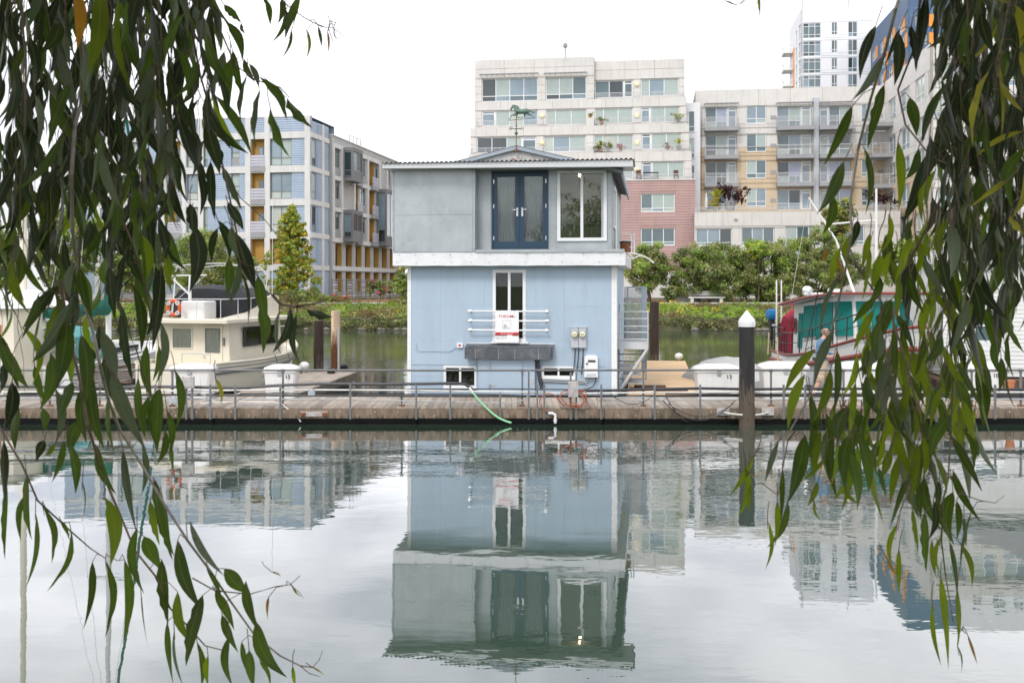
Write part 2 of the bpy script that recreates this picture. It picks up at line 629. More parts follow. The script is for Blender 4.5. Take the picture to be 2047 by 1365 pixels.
mt('roof_dark', (0.07, 0.075, 0.08), .6, .15, 4)
# houseboat
mt('house_blue', (0.40, 0.505, 0.61), .5, .04, .9, rnd=.02, bump=.0015, bscale=3, streak=.03, stretch=(1, 1, .22), dirt=(.32, .39, .45), dirt_amt=.35, dscale=3.2)
mt('blue_joint', (0.30, 0.41, 0.52), .6, .05, 2)
mt('trim_white', (0.80, 0.81, 0.82), .4, .04, 2, streak=.05)
mt('galv', (0.40, 0.435, 0.455), .42, .14, 1.1, metal=.35, rnd=.03, bump=.004, bscale=1.3, streak=.06, dirt=(.55, .58, .59), dirt_amt=.5, dscale=1.6)
mt('galv_dark', (0.29, 0.32, 0.34), .45, .1, 2, metal=.35)
mt('band_white', (0.76, 0.775, 0.79), .35, .06, 1.2, bump=.012, bscale=2.0, dirt=(.42, .42, .42), dirt_amt=.35, dscale=4)
mt('fascia_white', (0.62, 0.635, 0.655), .4, .05, 1)
mt('corrugated', (0.10, 0.105, 0.11), .5, .3, 6, metal=.3)
mt('shingle', (0.52, 0.50, 0.49), .8, .12, 5, rnd=.07)
mt('rake_blue', (0.33, 0.38, 0.44), .5, .08, 2)
mt('door_navy', (0.022, 0.055, 0.095), .35, .08, 1.5)
mt('steel', (0.62, 0.63, 0.64), .3, .08, 5, metal=.8)
mt('slate', (0.085, 0.095, 0.105), .5, .22, 4, rnd=.10, dirt=(.3, .31, .32), dirt_amt=.35, dscale=5, bump=.004, bscale=9)
mt('grout', (0.60, 0.61, 0.62), .7, .1, 4)
mt('room_green', (0.36, 0.44, 0.27), .7, .08, 1)
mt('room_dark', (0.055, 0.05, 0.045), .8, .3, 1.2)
mt('curtain', (0.42, 0.43, 0.42), .8, .15, 3)
mt('iron', (0.02, 0.02, 0.022), .4, .1, 4)
MAT['bulb'] = emitmat('bulb', (1.0, .62, .3), 45)
MAT['glass_clear'] = glassmat('glass_clear', ior=1.5)
MAT['glass_door'] = glassmat('glass_door', tint=(.9, .95, .93), ior=1.6, clear=.95)
mt('copper', (0.11, 0.19, 0.15), .6, .35, 14, metal=.2, dirt=(.16, .13, .10), dirt_amt=.75, dscale=16)
mt('meter_grey', (0.47, 0.50, 0.53), .45, .05, 3)
mt('plastic_white', (0.78, 0.79, 0.80), .35, .03, 2)
mt('plastic_black', (0.02, 0.021, 0.023), .4, .15, 4)
mt('black_hose', (0.028, 0.03, 0.035), .4, .2, 5)
mt('pvc_white', (0.70, 0.69, 0.66), .4, .08, 3, dirt=(.36, .24, .15), dirt_amt=.5, dscale=2.2)
mt('pipe_grey', (0.42, 0.435, 0.45), .45, .12, 3)
mt('hose_green', (0.30, 0.62, 0.36), .4, .1, 6)
mt('hose_rust', (0.36, 0.11, 0.055), .45, .2, 8)
mt('rail_galv', (0.15, 0.155, 0.16), .5, .2, 3, metal=.2, dirt=(.2, .1, .06), dirt_amt=.35, dscale=3)
mt('rust', (0.23, 0.09, 0.04), .8, .4, 10)
mt('rust_plate', (0.50, 0.48, 0.47), .6, .1, 4, dirt=(.23, .09, .04), dirt_amt=.95, dscale=4.5)
mt('red', (0.55, 0.03, 0.035), .5, .05, 2)
mt('ink', (0.05, 0.05, 0.06), .5, .05, 2)
mt('ink_soft', (0.36, 0.37, 0.40), .5, .05, 2)
mt('white_print', (0.82, 0.82, 0.83), .5, .02, 2)
# dock
mt('plank', (0.35, 0.30, 0.25), .85, .18, 5, rnd=.26, bump=.003, bscale=40, stretch=(1, .12, 1), dirt=(.30, .19, .13), dirt_amt=.30, dscale=1.2)
mt('plank_fresh', (0.60, 0.42, 0.245), .8, .14, 5, rnd=.12, bump=.003, bscale=30, stretch=(.15, 1, 1))
mt('beam', (0.255, 0.195, 0.145), .85, .25, 5, rnd=.12, bump=.006, bscale=16, stretch=(.15, 1, 1.6), dirt=(.11, .085, .06), dirt_amt=.75, dscale=2)
mt('cap_white', (0.72, 0.73, 0.74), .5, .06, 3, dirt=(.42, .40, .36), dirt_amt=.6, dscale=7, stretch=(1, 1, .4))
mt('float_black', (0.012, 0.012, 0.013), .6, .2, 3)
mt('timber_dark', (0.035, 0.026, 0.021), .75, .5, 6, bump=.012, bscale=18, stretch=(1, 1, .18), dirt=(.16, .12, .09), dirt_amt=.7, dscale=4)
mt('pole_tan', (0.70, 0.50, 0.33), .6, .1, 2)
mt('bolt', (0.5, 0.47, 0.42), .5, .2, 5, metal=.4)
# water and ground
mt('asphalt', (0.16, 0.155, 0.15), .9, .15, 3)
mt('path_concrete', (0.55, 0.535, 0.51), .85, .08, 1.2)
mt('soil', (0.085, 0.085, 0.04), .95, .4, .8, bump=.03, bscale=5, dirt=(.05, .09, .02), dirt_amt=.8, dscale=.6)
mt('mulch', (0.30, 0.13, 0.06), .95, .3, 3, bump=.02, bscale=10)
mt('rock', (0.17, 0.155, 0.13), .9, .3, 3, bump=.03, bscale=6)
mt('turf', (0.10, 0.13, 0.04), .95, .3, 2)

# ---------------------------------------------------------------- water
def water_material():
    m = bpy.data.materials.new('water')
    m.use_nodes = True
    n, l = m.node_tree.nodes, m.node_tree.links
    n.remove(n['Principled BSDF'])
    geo = n.new('ShaderNodeNewGeometry')
    def noise(scale, sx, sy, detail=3, rough=.5):
        mp = n.new('ShaderNodeMapping')
        mp.inputs['Scale'].default_value = (sx, sy, 1)
        mp.inputs['Rotation'].default_value = (0, 0, R(4))
        l.new(geo.outputs['Position'], mp.inputs['Vector'])
        z = n.new('ShaderNodeTexNoise')
        z.inputs['Scale'].default_value = scale
        z.inputs['Detail'].default_value = detail
        z.inputs['Roughness'].default_value = rough
        l.new(mp.outputs[0], z.inputs['Vector'])
        return z.outputs[0]
    def math2(op, a, b):
        q = n.new('ShaderNodeMath')
        q.operation = op
        for i, x in enumerate((a, b)):
            if isinstance(x, (int, float)): q.inputs[i].default_value = x
            else: l.new(x, q.inputs[i])
        return q.outputs[0]
    def ramp(x, a, b, lo, hi):
        q = n.new('ShaderNodeMapRange')
        q.interpolation_type = 'SMOOTHSTEP'
        for k_, v_ in zip(('From Min', 'From Max', 'To Min', 'To Max'), (a, b, lo, hi)): q.inputs[k_].default_value = v_
        l.new(x, q.inputs['Value'])
        return q.outputs[0]
    patch = noise(.09, .45, 1.0, 2)                    # wind patches, long across the creek
    gust = ramp(patch, .42, .66, 0.45, 1.9)
    sep = n.new('ShaderNodeSeparateXYZ')
    l.new(geo.outputs['Position'], sep.inputs[0])
    gust = math2('MULTIPLY', gust, math2('MULTIPLY', ramp(sep.outputs['Y'], 13.0, 20.0, .65, 1.3), ramp(sep.outputs['Y'], 27.0, 36.0, 1.0, 4.2)))   # the open channel behind the dock is less sheltered
    swell = noise(.55, .7, 1.0, 2)
    rip = noise(2.2, .55, 1.0, 3, .55)
    fine = noise(7.0, .5, 1.0, 2)
    h = math2('MULTIPLY', swell, .0052)
    h = math2('ADD', h, math2('MULTIPLY', math2('MULTIPLY', rip, .0030), gust))
    h = math2('ADD', h, math2('MULTIPLY', math2('MULTIPLY', fine, .00055), gust))
    bp = n.new('ShaderNodeBump')
    bp.inputs['Strength'].default_value = 1.0
    bp.inputs['Distance'].default_value = 1.0
    l.new(h, bp.inputs['Height'])
    body = n.new('ShaderNodeBsdfDiffuse')
    body.inputs['Color'].default_value = (0.040, 0.068, 0.048, 1)
    gl = n.new('ShaderNodeBsdfGlossy')
    gl.inputs['Roughness'].default_value = 0.015
    gl.inputs['Color'].default_value = (.985, .975, 1, 1)
    l.new(bp.outputs[0], gl.inputs['Normal'])
    fr = n.new('ShaderNodeFresnel')
    fr.inputs['IOR'].default_value = 1.333
    l.new(bp.outputs[0], fr.inputs['Normal'])
    fac = math2('MINIMUM', math2('ADD', math2('MULTIPLY', fr.outputs[0], 1.35), .155), .80)
    mx = n.new('ShaderNodeMixShader')
    l.new(fac, mx.inputs[0])
    l.new(body.outputs[0], mx.inputs[1])
    l.new(gl.outputs[0], mx.inputs[2])
    l.new(mx.outputs[0], n['Material Output'].inputs['Surface'])
    return m
MAT['water'] = water_material()
b = MB(); b.poly([(-260, -6, 0), (260, -6, 0), (260, 76, 0), (-260, 76, 0)])
tag(b.build('water', 'water'), None, None, kind='structure')

# ---------------------------------------------------------------- ground: near bank, far bank, land to the horizon
GA = 8.0
def bank_edge(x):                                      # far waterline: a gently wandering shore
    return 73.2 + .9 * math.sin(x * .11 + 1) + .5 * math.sin(x * .31) - x * .012
def build_ground():
    xs = [-1500, -600, -260, -160] + [i * 2.0 for i in range(-60, 61)] + [160, 260, 600, 1500]
    prof = [(-1.2, -1.2), (-.05, -.35), (.25, .35), (1.1, .75), (2.6, 1.15), (4.2, 1.55), (5.6, 1.72), (9, 1.78), (20, 1.9), (60, 2.0), (300, 2.0), (2600, 2.0)]
    rows = []
    for k, (dy, z) in enumerate(prof):
        rows.append([(x, bank_edge(max(-160, min(160, x))) + dy + (.25 * math.sin(x * 1.3 + k) if 1 < k < 6 else 0), z + (.10 * math.sin(x * .9 + k * 2) if 1 < k < 6 else 0)) for x in xs])
    b = MB(); b.loft(rows, closed=False)
    tag(b.build('ground', 'soil', smooth=True), None, None, kind='structure')
    b = MB()
    b.loft([[(x, y, z) for x in (-300, -40, 40, 300)] for y, z in ((-300, 2.0), (-6, 1.95), (2.2, 1.85), (3.0, 1.55), (5.2, .1), (6.5, -1.0))], closed=False)
    tag(b.build('near_bank', 'turf', smooth=True), None, None, kind='structure')
build_ground()
# creek path on the far bank: concrete strip with kerb
b = MB()
pl_ = [(-60, 79.0), (-30, 79.2), (0, 79.6), (30, 80.3), (60, 80.0)]
b.loft([[(x, y, 1.80) for x, y in pl_], [(x, y, 1.90) for x, y in pl_], [(x, y + .35, 1.90) for x, y in pl_], [(x, y + .35, 1.86) for x, y in pl_], [(x, y + 3.2, 1.87) for x, y in pl_], [(x, y + 3.2, 1.7) for x, y in pl_]], closed=False)
tag(b.build('path', 'path_concrete'), None, None, kind='structure')
b = MB()
b.loft([[(x, y + 3.25, 1.93) for x, y in pl_], [(x, y + 6.8, 2.0) for x, y in pl_]], closed=False)
tag(b.build('planting_bed', 'mulch'), None, None, kind='structure')

# ---------------------------------------------------------------- dock walkway
def pile_mat(name, tint, low, z_mid, zspan=.5, namp=1.1):
    """timber or steel pile whose lower length is weathered by the tide"""
    m = M(name, tint, .75, .35, 5, bump=.010, bscale=16, stretch=(1, 1, .2), dirt=tuple(c * .45 for c in tint), dirt_amt=.7, dscale=4)
    n, l = m.node_tree.nodes, m.node_tree.links
    bs = n['Principled BSDF']
    old = bs.inputs['Base Color'].links[0].from_socket
    geo = n.new('ShaderNodeNewGeometry')
    sp = n.new('ShaderNodeSeparateXYZ'); l.new(geo.outputs['Position'], sp.inputs[0])
    nz = n.new('ShaderNodeTexNoise'); nz.inputs['Scale'].default_value = 6; nz.inputs['Detail'].default_value = 6
    mps = n.new('ShaderNodeMapping'); mps.inputs['Scale'].default_value = (2.2, 2.2, .35); l.new(geo.outputs['Position'], mps.inputs['Vector'])
    nz.inputs['Roughness'].default_value = .7
    l.new(mps.outputs[0], nz.inputs['Vector'])
    ad = n.new('ShaderNodeMath'); ad.operation = 'MULTIPLY_ADD'; l.new(nz.outputs[0], ad.inputs[0]); ad.inputs[1].default_value = namp; l.new(sp.outputs['Z'], ad.inputs[2])
    mr = n.new('ShaderNodeMapRange'); l.new(ad.outputs[0], mr.inputs['Value'])
    mr.inputs['From Min'].default_value = z_mid + namp / 2 - zspan / 2; mr.inputs['From Max'].default_value = z_mid + namp / 2 + zspan / 2
    mr.inputs['To Min'].default_value = 1; mr.inputs['To Max'].default_value = 0
    mx = n.new('ShaderNodeMix'); mx.data_type = 'RGBA'
    l.new(mr.outputs[0], mx.inputs['Factor']); l.new(old, mx.inputs['A']); mx.inputs['B'].default_value = (*low, 1)
    l.new(mx.outputs['Result'], bs.inputs['Base Color'])
    return m
MAT['beam_wet'] = pile_mat('beam_wet', (.22, .165, .12), (.075, .065, .042), .16, .16)
DY0, DY1, DZ = 24.62, 27.05, 0.42
dock = thing('dock_walkway', 'long weathered wooden dock walkway running across in front of the blue houseboat', 'dock')
pw_ = 0.151
x = -13.6
k = 0
while x < 14.0:
    dz = random.uniform(-.003, .003)
    piece('plank', 'plank', dock, I4, x + .004, x + pw_ - .004, DY0 + .02 + random.uniform(-.012, .012), DY1 + random.uniform(-.02, .01), DZ - .04, DZ + dz)
    x += pw_
    k += 1
def X_at(px, Y): return (px - CX) * Y / F
bx = [-13.6, X_at(420, 24.6), X_at(832, 24.6), X_at(1208, 24.6), X_at(1730, 24.6), 14.0]
for p, q in zip(bx[:-1], bx[1:]):
    piece('beam', 'beam_wet', dock, I4, p + .006, q - .006, DY0 - .07 + random.uniform(-.012, .012), DY0 + .015, .15 + random.uniform(-.008, .008), DZ - .045)
    piece('beam', 'beam', dock, I4, p + .006, q - .006, DY1 - .06, DY1 + .02, .155, DZ - .045)
for p, q in zip(bx[:-1], bx[1:]):
    b = MB(); b.bbox(p + .003, q - .003, DY0 + .30, DY1 - .10, -.25, .15, .03)
    b.build('float', 'float_black', dock)
b = MB()
for i in range(60):
    px = -13.4 + i * .46 + random.uniform(-.12, .12)
    b.lathe([(.0, .012), (.016, .010), (.018, 0)], (px, DY0 - .072, random.choice((.22, .32))), 6, 'y')
b.build('bolt_heads', 'bolt', dock)['kind'] = 'stuff'

# ---------------------------------------------------------------- dock railing and pipes along the near edge
RY = 24.86
rail = thing('dock_railing', 'grey metal pipe handrail on perforated posts along the dock edge', 'railing', Matrix.Translation((0, RY, DZ)))
def strut_mat():
    m = M('strut', (0.26, 0.27, 0.28), .5, .1, 3, metal=.3)
    n, l = m.node_tree.nodes, m.node_tree.links
    return m
MAT['strut'] = strut_mat()
_st = {}
def strut(parent, name, x, y, z0, z1, w=.045, Mw=I4):
    """slotted steel channel: side flanges and a web of bars between real slots"""
    n = max(2, int((z1 - z0) / .05))
    key = (n, w)
    if key not in _st:
        b = MB()
        b.box(-w / 2, -w / 2 + .010, 0, .04, 0, n * .05); b.box(w / 2 - .010, w / 2, 0, .04, 0, n * .05)
        for i in range(n + 1):
            zz = i * .05
            b.box(-w / 2 + .010, w / 2 - .010, .003, .007, max(0, zz - .011), min(n * .05, zz + .011))
        b.box(-w / 2 + .010, w / 2 - .010, .033, .036, 0, n * .05)
        me = bpy.data.meshes.new('strut'); me.from_pydata(b.v, [], b.f); me.materials.append(MAT['strut'])
        _st[key] = me
    return link(name, _st[key], parent, Mw @ Matrix.Translation((x, y, z0)))
zr = CH - (740 - HY) * RY / F
b = MB()
b.tube([(-13.6, RY, zr), (-8, RY, zr + .005), (-2, RY, zr - .004), (4, RY, zr + .004), (14, RY, zr)], .026, 8)
b.build('top_rail', 'rail_galv', rail, I4, smooth=True)
for px in (-20, 100, 200, 345, 566, 803, 1044, 1286, 1541, 1686, 1812, 1942, 2040):
    xx = X_at(px, RY)
    strut(rail, 'post', xx, RY - .03, DZ, zr + .02)
    piece('base_plate', 'rust', rail, I4, xx - .07, xx + .07, RY - .07, RY + .05, DZ, DZ + .03)
    piece('clamp', 'rail_galv', rail, I4, xx - .04, xx + .04, RY - .045, RY + .03, zr - .04, zr + .03)

run = thing('pipe_run', 'black, white and grey water pipes strapped on slotted struts along the dock edge', 'pipes', Matrix.Translation((0, 24.6, DZ)))
def pz(py, Y): return CH - (py - HY) * Y / F
def pipe(pts, Y, r, mat, name='pipe', n=7):
    b = MB()
    b.tube([(X_at(px, Y), Y + (q[0] if q else 0), pz(py, Y)) for px, py, *q in pts], r * 1.25, n)
    return b.build(name, mat, run, I4, smooth=True)
PY = 24.72
pipe([(-40, 772), (200, 774), (330, 773), (480, 775), (560, 770), (640, 767), (760, 768), (860, 767), (905, 766), (928, 767), (942, 776), (950, 784)], PY, .030, 'black_hose', 'hose')
pipe([(-40, 784), (300, 782), (560, 779), (800, 780), (1000, 783), (1080, 784), (1130, 787), (1200, 786), (1330, 784), (1600, 783), (2090, 784)], PY - .05, .017, 'pvc_white')
pipe([(-40, 792), (300, 789), (560, 790), (800, 791), (1100, 792), (1400, 791), (1700, 791), (2090, 792)], PY + .02, .024, 'black_hose')
pipe([(1150, 781), (1230, 780), (1300, 778), (1400, 776), (1500, 778), (1600, 777), (1800, 777), (2090, 779)], PY + .06, .028, 'black_hose', 'hose')
pipe([(-40, 800), (300, 797), (700, 799), (1020, 806), (1046, 800), (1058, 790)], PY - .02, .013, 'pipe_grey')
pipe([(1200, 800), (1450, 799), (1800, 798), (2090, 798)], PY - .02, .014, 'pipe_grey')
pipe([(560, 777), (700, 779), (840, 778), (1010, 777), (1170, 779)], PY + .09, .012, 'black_hose', 'cable')
pipe([(400, 806), (470, 803), (545, 804), (562, 806), (598, 838), (601, 843)], PY - .14, .014, 'pvc_white', 'pipe')
pipe([(478, 808), (560, 809)], PY - .08, .014, 'pvc_white')
pipe([(-40, 795), (150, 793), (300, 794), (335, 800), (352, 806), (372, 806)], PY - .06, .012, 'pipe_grey')
pipe([(372, 800), (384, 790), (398, 787), (410, 790), (416, 800), (416, 810)], PY - .02, .018, 'pipe_grey')
pipe([(480, 786), (640, 786), (820, 787), (980, 788), (1040, 790)], PY + .05, .010, 'black_hose', 'cable')
pipe([(1330, 787), (1480, 788), (1640, 787), (1850, 788), (2090, 788)], PY + .03, .011, 'black_hose', 'cable')
pipe([(1160, 795), (1180, 801), (1210, 796), (1260, 793), (1330, 794)], PY - .07, .009, 'pipe_grey', 'cable')
for px in (310, 372, 384, 420, 470, 700, 900, 1400, 560, 832, 1000, 1057, 1074, 1088, 1141, 1152, 1202, 1309, 1567, 1610, 1812, 1990):
    tall = {1057: 738, 1141: 742, 1152: 742, 1000: 783}.get(px, 767)
    strut(run, 'strut', X_at(px, 24.5), 24.50, .14, pz(tall, 24.5))
# pale green hose running down into the water
b = MB()
hp = [(943, 782), (950, 791), (960, 803), (972, 815), (985, 827), (998, 836), (1012, 842), (1022, 845)]
b.tube([W(px, py, 24.55 - .02 * i) for i, (px, py) in enumerate(hp)], .026, 8)
gh = thing('garden_hose', 'pale green ribbed hose hanging from the dock pipe into the water', 'hose', Matrix.Translation(W(943, 782, 24.55)))
b.build('hose', 'hose_green', gh, I4, smooth=True)
b = MB(); b.tube([W(938, 774, 24.57), W(943, 782, 24.55), W(945, 786, 24.55)], .032, 8)
b.build('coupling', 'pvc_white', gh, I4, smooth=True)
# coiled rust-brown hose and white elbow pipe
b = MB()
coil = []
for i in range(64):
    a = i * .42
    rr = .20 + .05 * math.sin(i * .9)
    c0 = W(1150 + 10 * math.sin(i * .21), 797, 24.48)
    coil.append(c0 + Vector((rr * 1.15 * math.cos(a), -.02 * math.sin(i * 1.7) - .02, rr * math.sin(a))))
b.tube(coil, .013, 6)
b.tube([W(px, py, 24.5) for px, py in ((1128, 812), (1118, 800), (1108, 790), (1098, 787), (1086, 790), (1079, 798), (1078, 806), (1084, 815), (1093, 822), (1101, 827))], .014, 6)
b.tube([W(px, py, 24.45) for px, py in ((1170, 800), (1178, 812), (1188, 818), (1196, 812), (1192, 795), (1196, 784))], .007, 5)
tag(b.build('coiled_hose', 'hose_rust', None, Matrix.Identity(4), smooth=True), 'rust brown hose coiled on the white outlet box of the dock', 'hose')
b = MB()
b.tube([W(1096, 826, 24.46), W(1104, 826, 24.46), W(1110, 829, 24.46), W(1110, 836, 24.46), W(1110, 846, 24.46)], .034, 10)
b.lathe([(.044, 0), (.044, .06)], tuple(W(1110, 840, 24.46) - Vector((0, 0, .03))), 10)
tag(b.build('elbow_pipe', 'plastic_white', smooth=True), 'white plastic elbow pipe turning down into the water at the dock', 'pipe')
# outlet boxes on struts
def outlet(px, py0, py1, w, label, mat='meter_grey', Y=24.44):
    p = W(px, py1, Y)
    h = (py1 - py0) * Y / F
    t = thing('outlet_box', label, 'outlet box', Matrix.Translation(p))
    b = MB(); b.bbox(-w / 2, w / 2, -.06, .05, 0, h, .012); b.build('housing', mat, t)
    b = MB(); b.box(-w * .36, w * .36, -.068, -.0605, h * .12, h * .45); b.box(-w * .36, w * .36, -.068, -.0605, h * .55, h * .88); b.build('cover', mat, t)
    b = MB()
    for sx in (-.3, .3): b.lathe([(.0, .012), (.012, .01), (.012, 0)], (sx * w, -.061, h * .93), 6, 'y')
    b.build('bolt', 'rust', t)
    return t
outlet(1146, 763, 793, .24, 'white power outlet box with coiled hose on the dock in front of the houseboat', 'rust_plate')
outlet(1064, 756, 770, .10, 'small grey junction box on a strut below the houseboat hatch', 'meter_grey')
outlet(376, 752, 775, .30, 'rusty square outlet box on twin struts at the left of the dock', 'rust_plate')
outlet(348, 792, 806, .20, 'grey junction box low beside the rusty outlet box', 'meter_grey')
outlet(623, 778, 790, .16, 'small grey junction box on the dock pipes beside box 15', 'meter_grey')
# rusty plate bolted to the fascia
t = thing('steel_plate', 'rust stained steel plate bolted to the dock fascia', 'plate', Matrix.Translation(W(628, 832, 24.53)))
b = MB(); b.box(-.34, .34, -.012, .012, 0, .12); b.build('plate', 'rust_plate', t)
for s in (-.27, .27):
    b = MB(); b.box(s - .06, s + .06, -.05, -.0125, .02, .10); b.lathe([(.022, .075), (.022, .05)], (s, 0, .06), 8, 'y'); b.build('bracket', 'rust', t)

# ---------------------------------------------------------------- piles
def pile(px, py_top, base_px, Y, d, mat, label, cap=None, py_cap=None, zb=-1.2):
    p = Vector((X_at(px, Y), Y, 0))
    zt = pz(py_top, Y)
    t = thing('mooring_pile', label, 'pile', Matrix.Translation((p.x, p.y, zb)))
    b = MB()
    rings = []
    for i in range(15):
        f = i / 14
        z = zb + (zt - zb) * f
        rr = d / 2 * (1.03 - .05 * f)
        rings.append([(rr * (1 + .02 * math.sin(5 * a + i)) * math.cos(a), rr * (1 + .02 * math.sin(3 * a + i * 2)) * math.sin(a), z - zb) for a in [2 * math.pi * j / 18 for j in range(18)]])
    b.loft(rings, caps=True)
    b.build('shaft', mat, t, smooth=True)
    if cap:
        b = MB(); hz = zt - zb
        b.lathe([(d * .54, hz - .16), (d * .56, hz - .04), (d * .5, hz + .02), (.01, hz + (py_cap) * Y / F)], (0, 0, 0), 20)
        b.build('cap', 'cap_white', t, smooth=True)
    return t
MAT['pile_near'] = pile_mat('pile_near', (.024, .022, .023), (.105, .08, .058), .8, .4, 3.8)
MAT['pile_far'] = pile_mat('pile_far', (.045, .028, .022), (.15, .115, .085), .5, .5, 3.0)
MAT['pile_rust'] = pile_mat('pile_rust', (.66, .49, .34), (.13, .045, .018), 1.45, .6, 1.6)
# give the tan pole a rust halo above the dark band through the same noise
pile(1493, 640, 1493, 24.35, .375, 'pile_near', 'near black timber pile with a pointed white cap at the dock edge', cap=True, py_cap=20)
pile(1308, 604, 1308, 39.6, .37, 'pile_far', 'dark brown timber pile without cap at the end of the fresh wooden finger dock', zb=-1.2)
pile(637, 641, 637, 37.0, .37, 'pile_far', 'dark timber pile left of the tan rusty pole', zb=-1.2)
pile(671, 621, 671, 36.4, .33, 'pile_rust', 'tan painted steel pole with rust band beside the left finger dock', zb=-1.2)
# pile guide hoops on the capped pile
pc = Vector((X_at(1493, 24.35), 24.35, .30))
hoop = thing('pile_hoop', 'worn steel hoop holding the capped pile to the dock', 'hoop', Matrix.Translation(pc))
for s in (-1, 1):
    b = MB(); b.tube([(s * .62, .22, .02), (s * .42, .0, 0), (s * .24, -.2, 0), (s * .16, -.23, 0)], .022, 7); b.build('hoop_arm', 'pvc_white', hoop, smooth=True)
    b = MB(); b.box(s * .40, s * .70, .13, .19, -.06, .11); b.build('hoop_plate', 'rust_plate', hoop)

# drooping black cables below the dock edge
b = MB()
def droop(x0, x1, y0, dip, n=14, Y=24.42):
    return [W(x0 + (x1 - x0) * i / n, y0 + dip * 4 * (i / n) * (1 - i / n), Y) for i in range(n + 1)]
b.tube(droop(1325, 1470, 800, 40), .012, 5); b.tube(droop(1335, 1466, 806, 26), .010, 5); b.tube(droop(1220, 1310, 786, 22), .010, 5)
b.tube(droop(1512, 1560, 826, 12), .008, 5); b.tube(droop(1680, 1706, 786, 28), .012, 5)
b.tube([W(px, py, 24.45) for px, py in ((1330, 790), (1340, 808), (1352, 824), (1364, 838), (1375, 843))], .012, 5)
tag(b.build('slack_cables', 'black_hose', smooth=True), 'slack black cables drooping over the dock edge left of the capped pile', 'cable')
# ---------------------------------------------------------------- blue houseboat
H = Frame(0.0, 27.7, GA)
house = thing('houseboat', 'two-storey houseboat, pale blue below and grey metal above, behind the dock railing', 'houseboat', H.M)
DEP = 7.3
uL, uR = H.u(815), H.u(1232)
zB = H.z(1023, 531)
w1 = H.rect(985, 1051, 539, 682)
w2 = H.rect(887, 953, 731, 775)
w3 = H.rect(1083, 1150, 732, 755)
holes = [w1, w2, w3]
wall(H, house, uL, uR, -.3, zB, holes, 'blue_joint', y=.012, depth=.18, name='wall')
zc = [H.z(1023, 703), H.z(1023, 611)]
panels(H, house, uL + .09, uR - .12, -.25, zB, holes, 2, 1, 'house_blue', gap=.0025, y=.012, th=.014, zcuts=zc, ucuts=[H.u(880), H.u(968), H.u(1070), H.u(1128)])
# other sides and hull
b = MB(); b.poly([(uL, .02, -.3), (uL, DEP, -.3), (uL, DEP, zB), (uL, .02, zB)][::-1]); b.poly([(uL, DEP, -.3), (uR, DEP, -.3), (uR, DEP, zB), (uL, DEP, zB)][::-1])
b.build('rear_wall', 'house_blue', house)
HR = H.sub(uR, 0, -90)                                 # right side: u runs back
sd = (2.2, 3.05, .75, 2.85); sw = (4.4, 5.4, 1.6, 2.6)
wall(HR, house, 0.0, DEP, -.3, zB, [sd, sw], 'house_blue', y=0.0, depth=.1, name='side_wall')
piece('side_door', 'door_navy', house, HR.M, sd[0] + .02, sd[1] - .02, .04, .09, sd[2], sd[3] - .02)
window(HR, house, sw, 1, 1, y=.04, panes=('pane_dark',))
b = MB(); b.bbox(uL - .15, uR + .15, -.02, DEP + .1, -.5, .10, .02); b.build('float_hull', 'float_black', house)
for a, c in ((uL - .004, uL + .10), (uR - .13, uR + .012)):
    piece('corner_trim', 'trim_white', house, H.M, a, c, -.02, .08, -.25, zB - .002)
piece('corner_trim', 'trim_white', house, H.M, uR - .1, uR + .025, .082, .2, -.25, zB - .002)
# screw heads over the panels
b = MB()
for zz in [H.z(1023, y) for y in (553, 581, 606, 615, 644, 672, 698, 708, 735)]:
    for pxx in (835, 858, 890, 925, 960, 1075, 1100, 1128, 1165, 1195):
        u = H.u(pxx) + random.uniform(-.01, .01)
        if any(h[0] - .06 < u < h[1] + .06 and h[2] - .06 < zz < h[3] + .06 for h in holes): continue
        b.box(u - .012, u + .012, -.007, -.0015, zz - .012, zz + .012)
for zz in [i * .33 + .3 for i in range(11)]:
    for u in (uL + .05, uR - .06): b.box(u - .008, u + .008, -.025, -.0195, zz - .008, zz + .008)
b.build('screw_heads', 'blue_joint', house)['kind'] = 'stuff'
# dark rooms behind the lower windows
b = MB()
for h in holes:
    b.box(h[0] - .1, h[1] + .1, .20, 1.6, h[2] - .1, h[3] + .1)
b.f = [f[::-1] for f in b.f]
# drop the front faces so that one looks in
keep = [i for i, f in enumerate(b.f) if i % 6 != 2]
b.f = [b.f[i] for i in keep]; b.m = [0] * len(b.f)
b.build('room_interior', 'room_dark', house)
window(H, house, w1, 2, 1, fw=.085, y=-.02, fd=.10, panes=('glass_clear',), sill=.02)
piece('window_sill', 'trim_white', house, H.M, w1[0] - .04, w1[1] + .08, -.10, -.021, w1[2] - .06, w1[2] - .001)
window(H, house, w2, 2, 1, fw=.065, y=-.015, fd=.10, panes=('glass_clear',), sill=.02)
window(H, house, w3, 2, 1, fw=.06, y=-.015, fd=.10, panes=('glass_clear',), sill=.02)
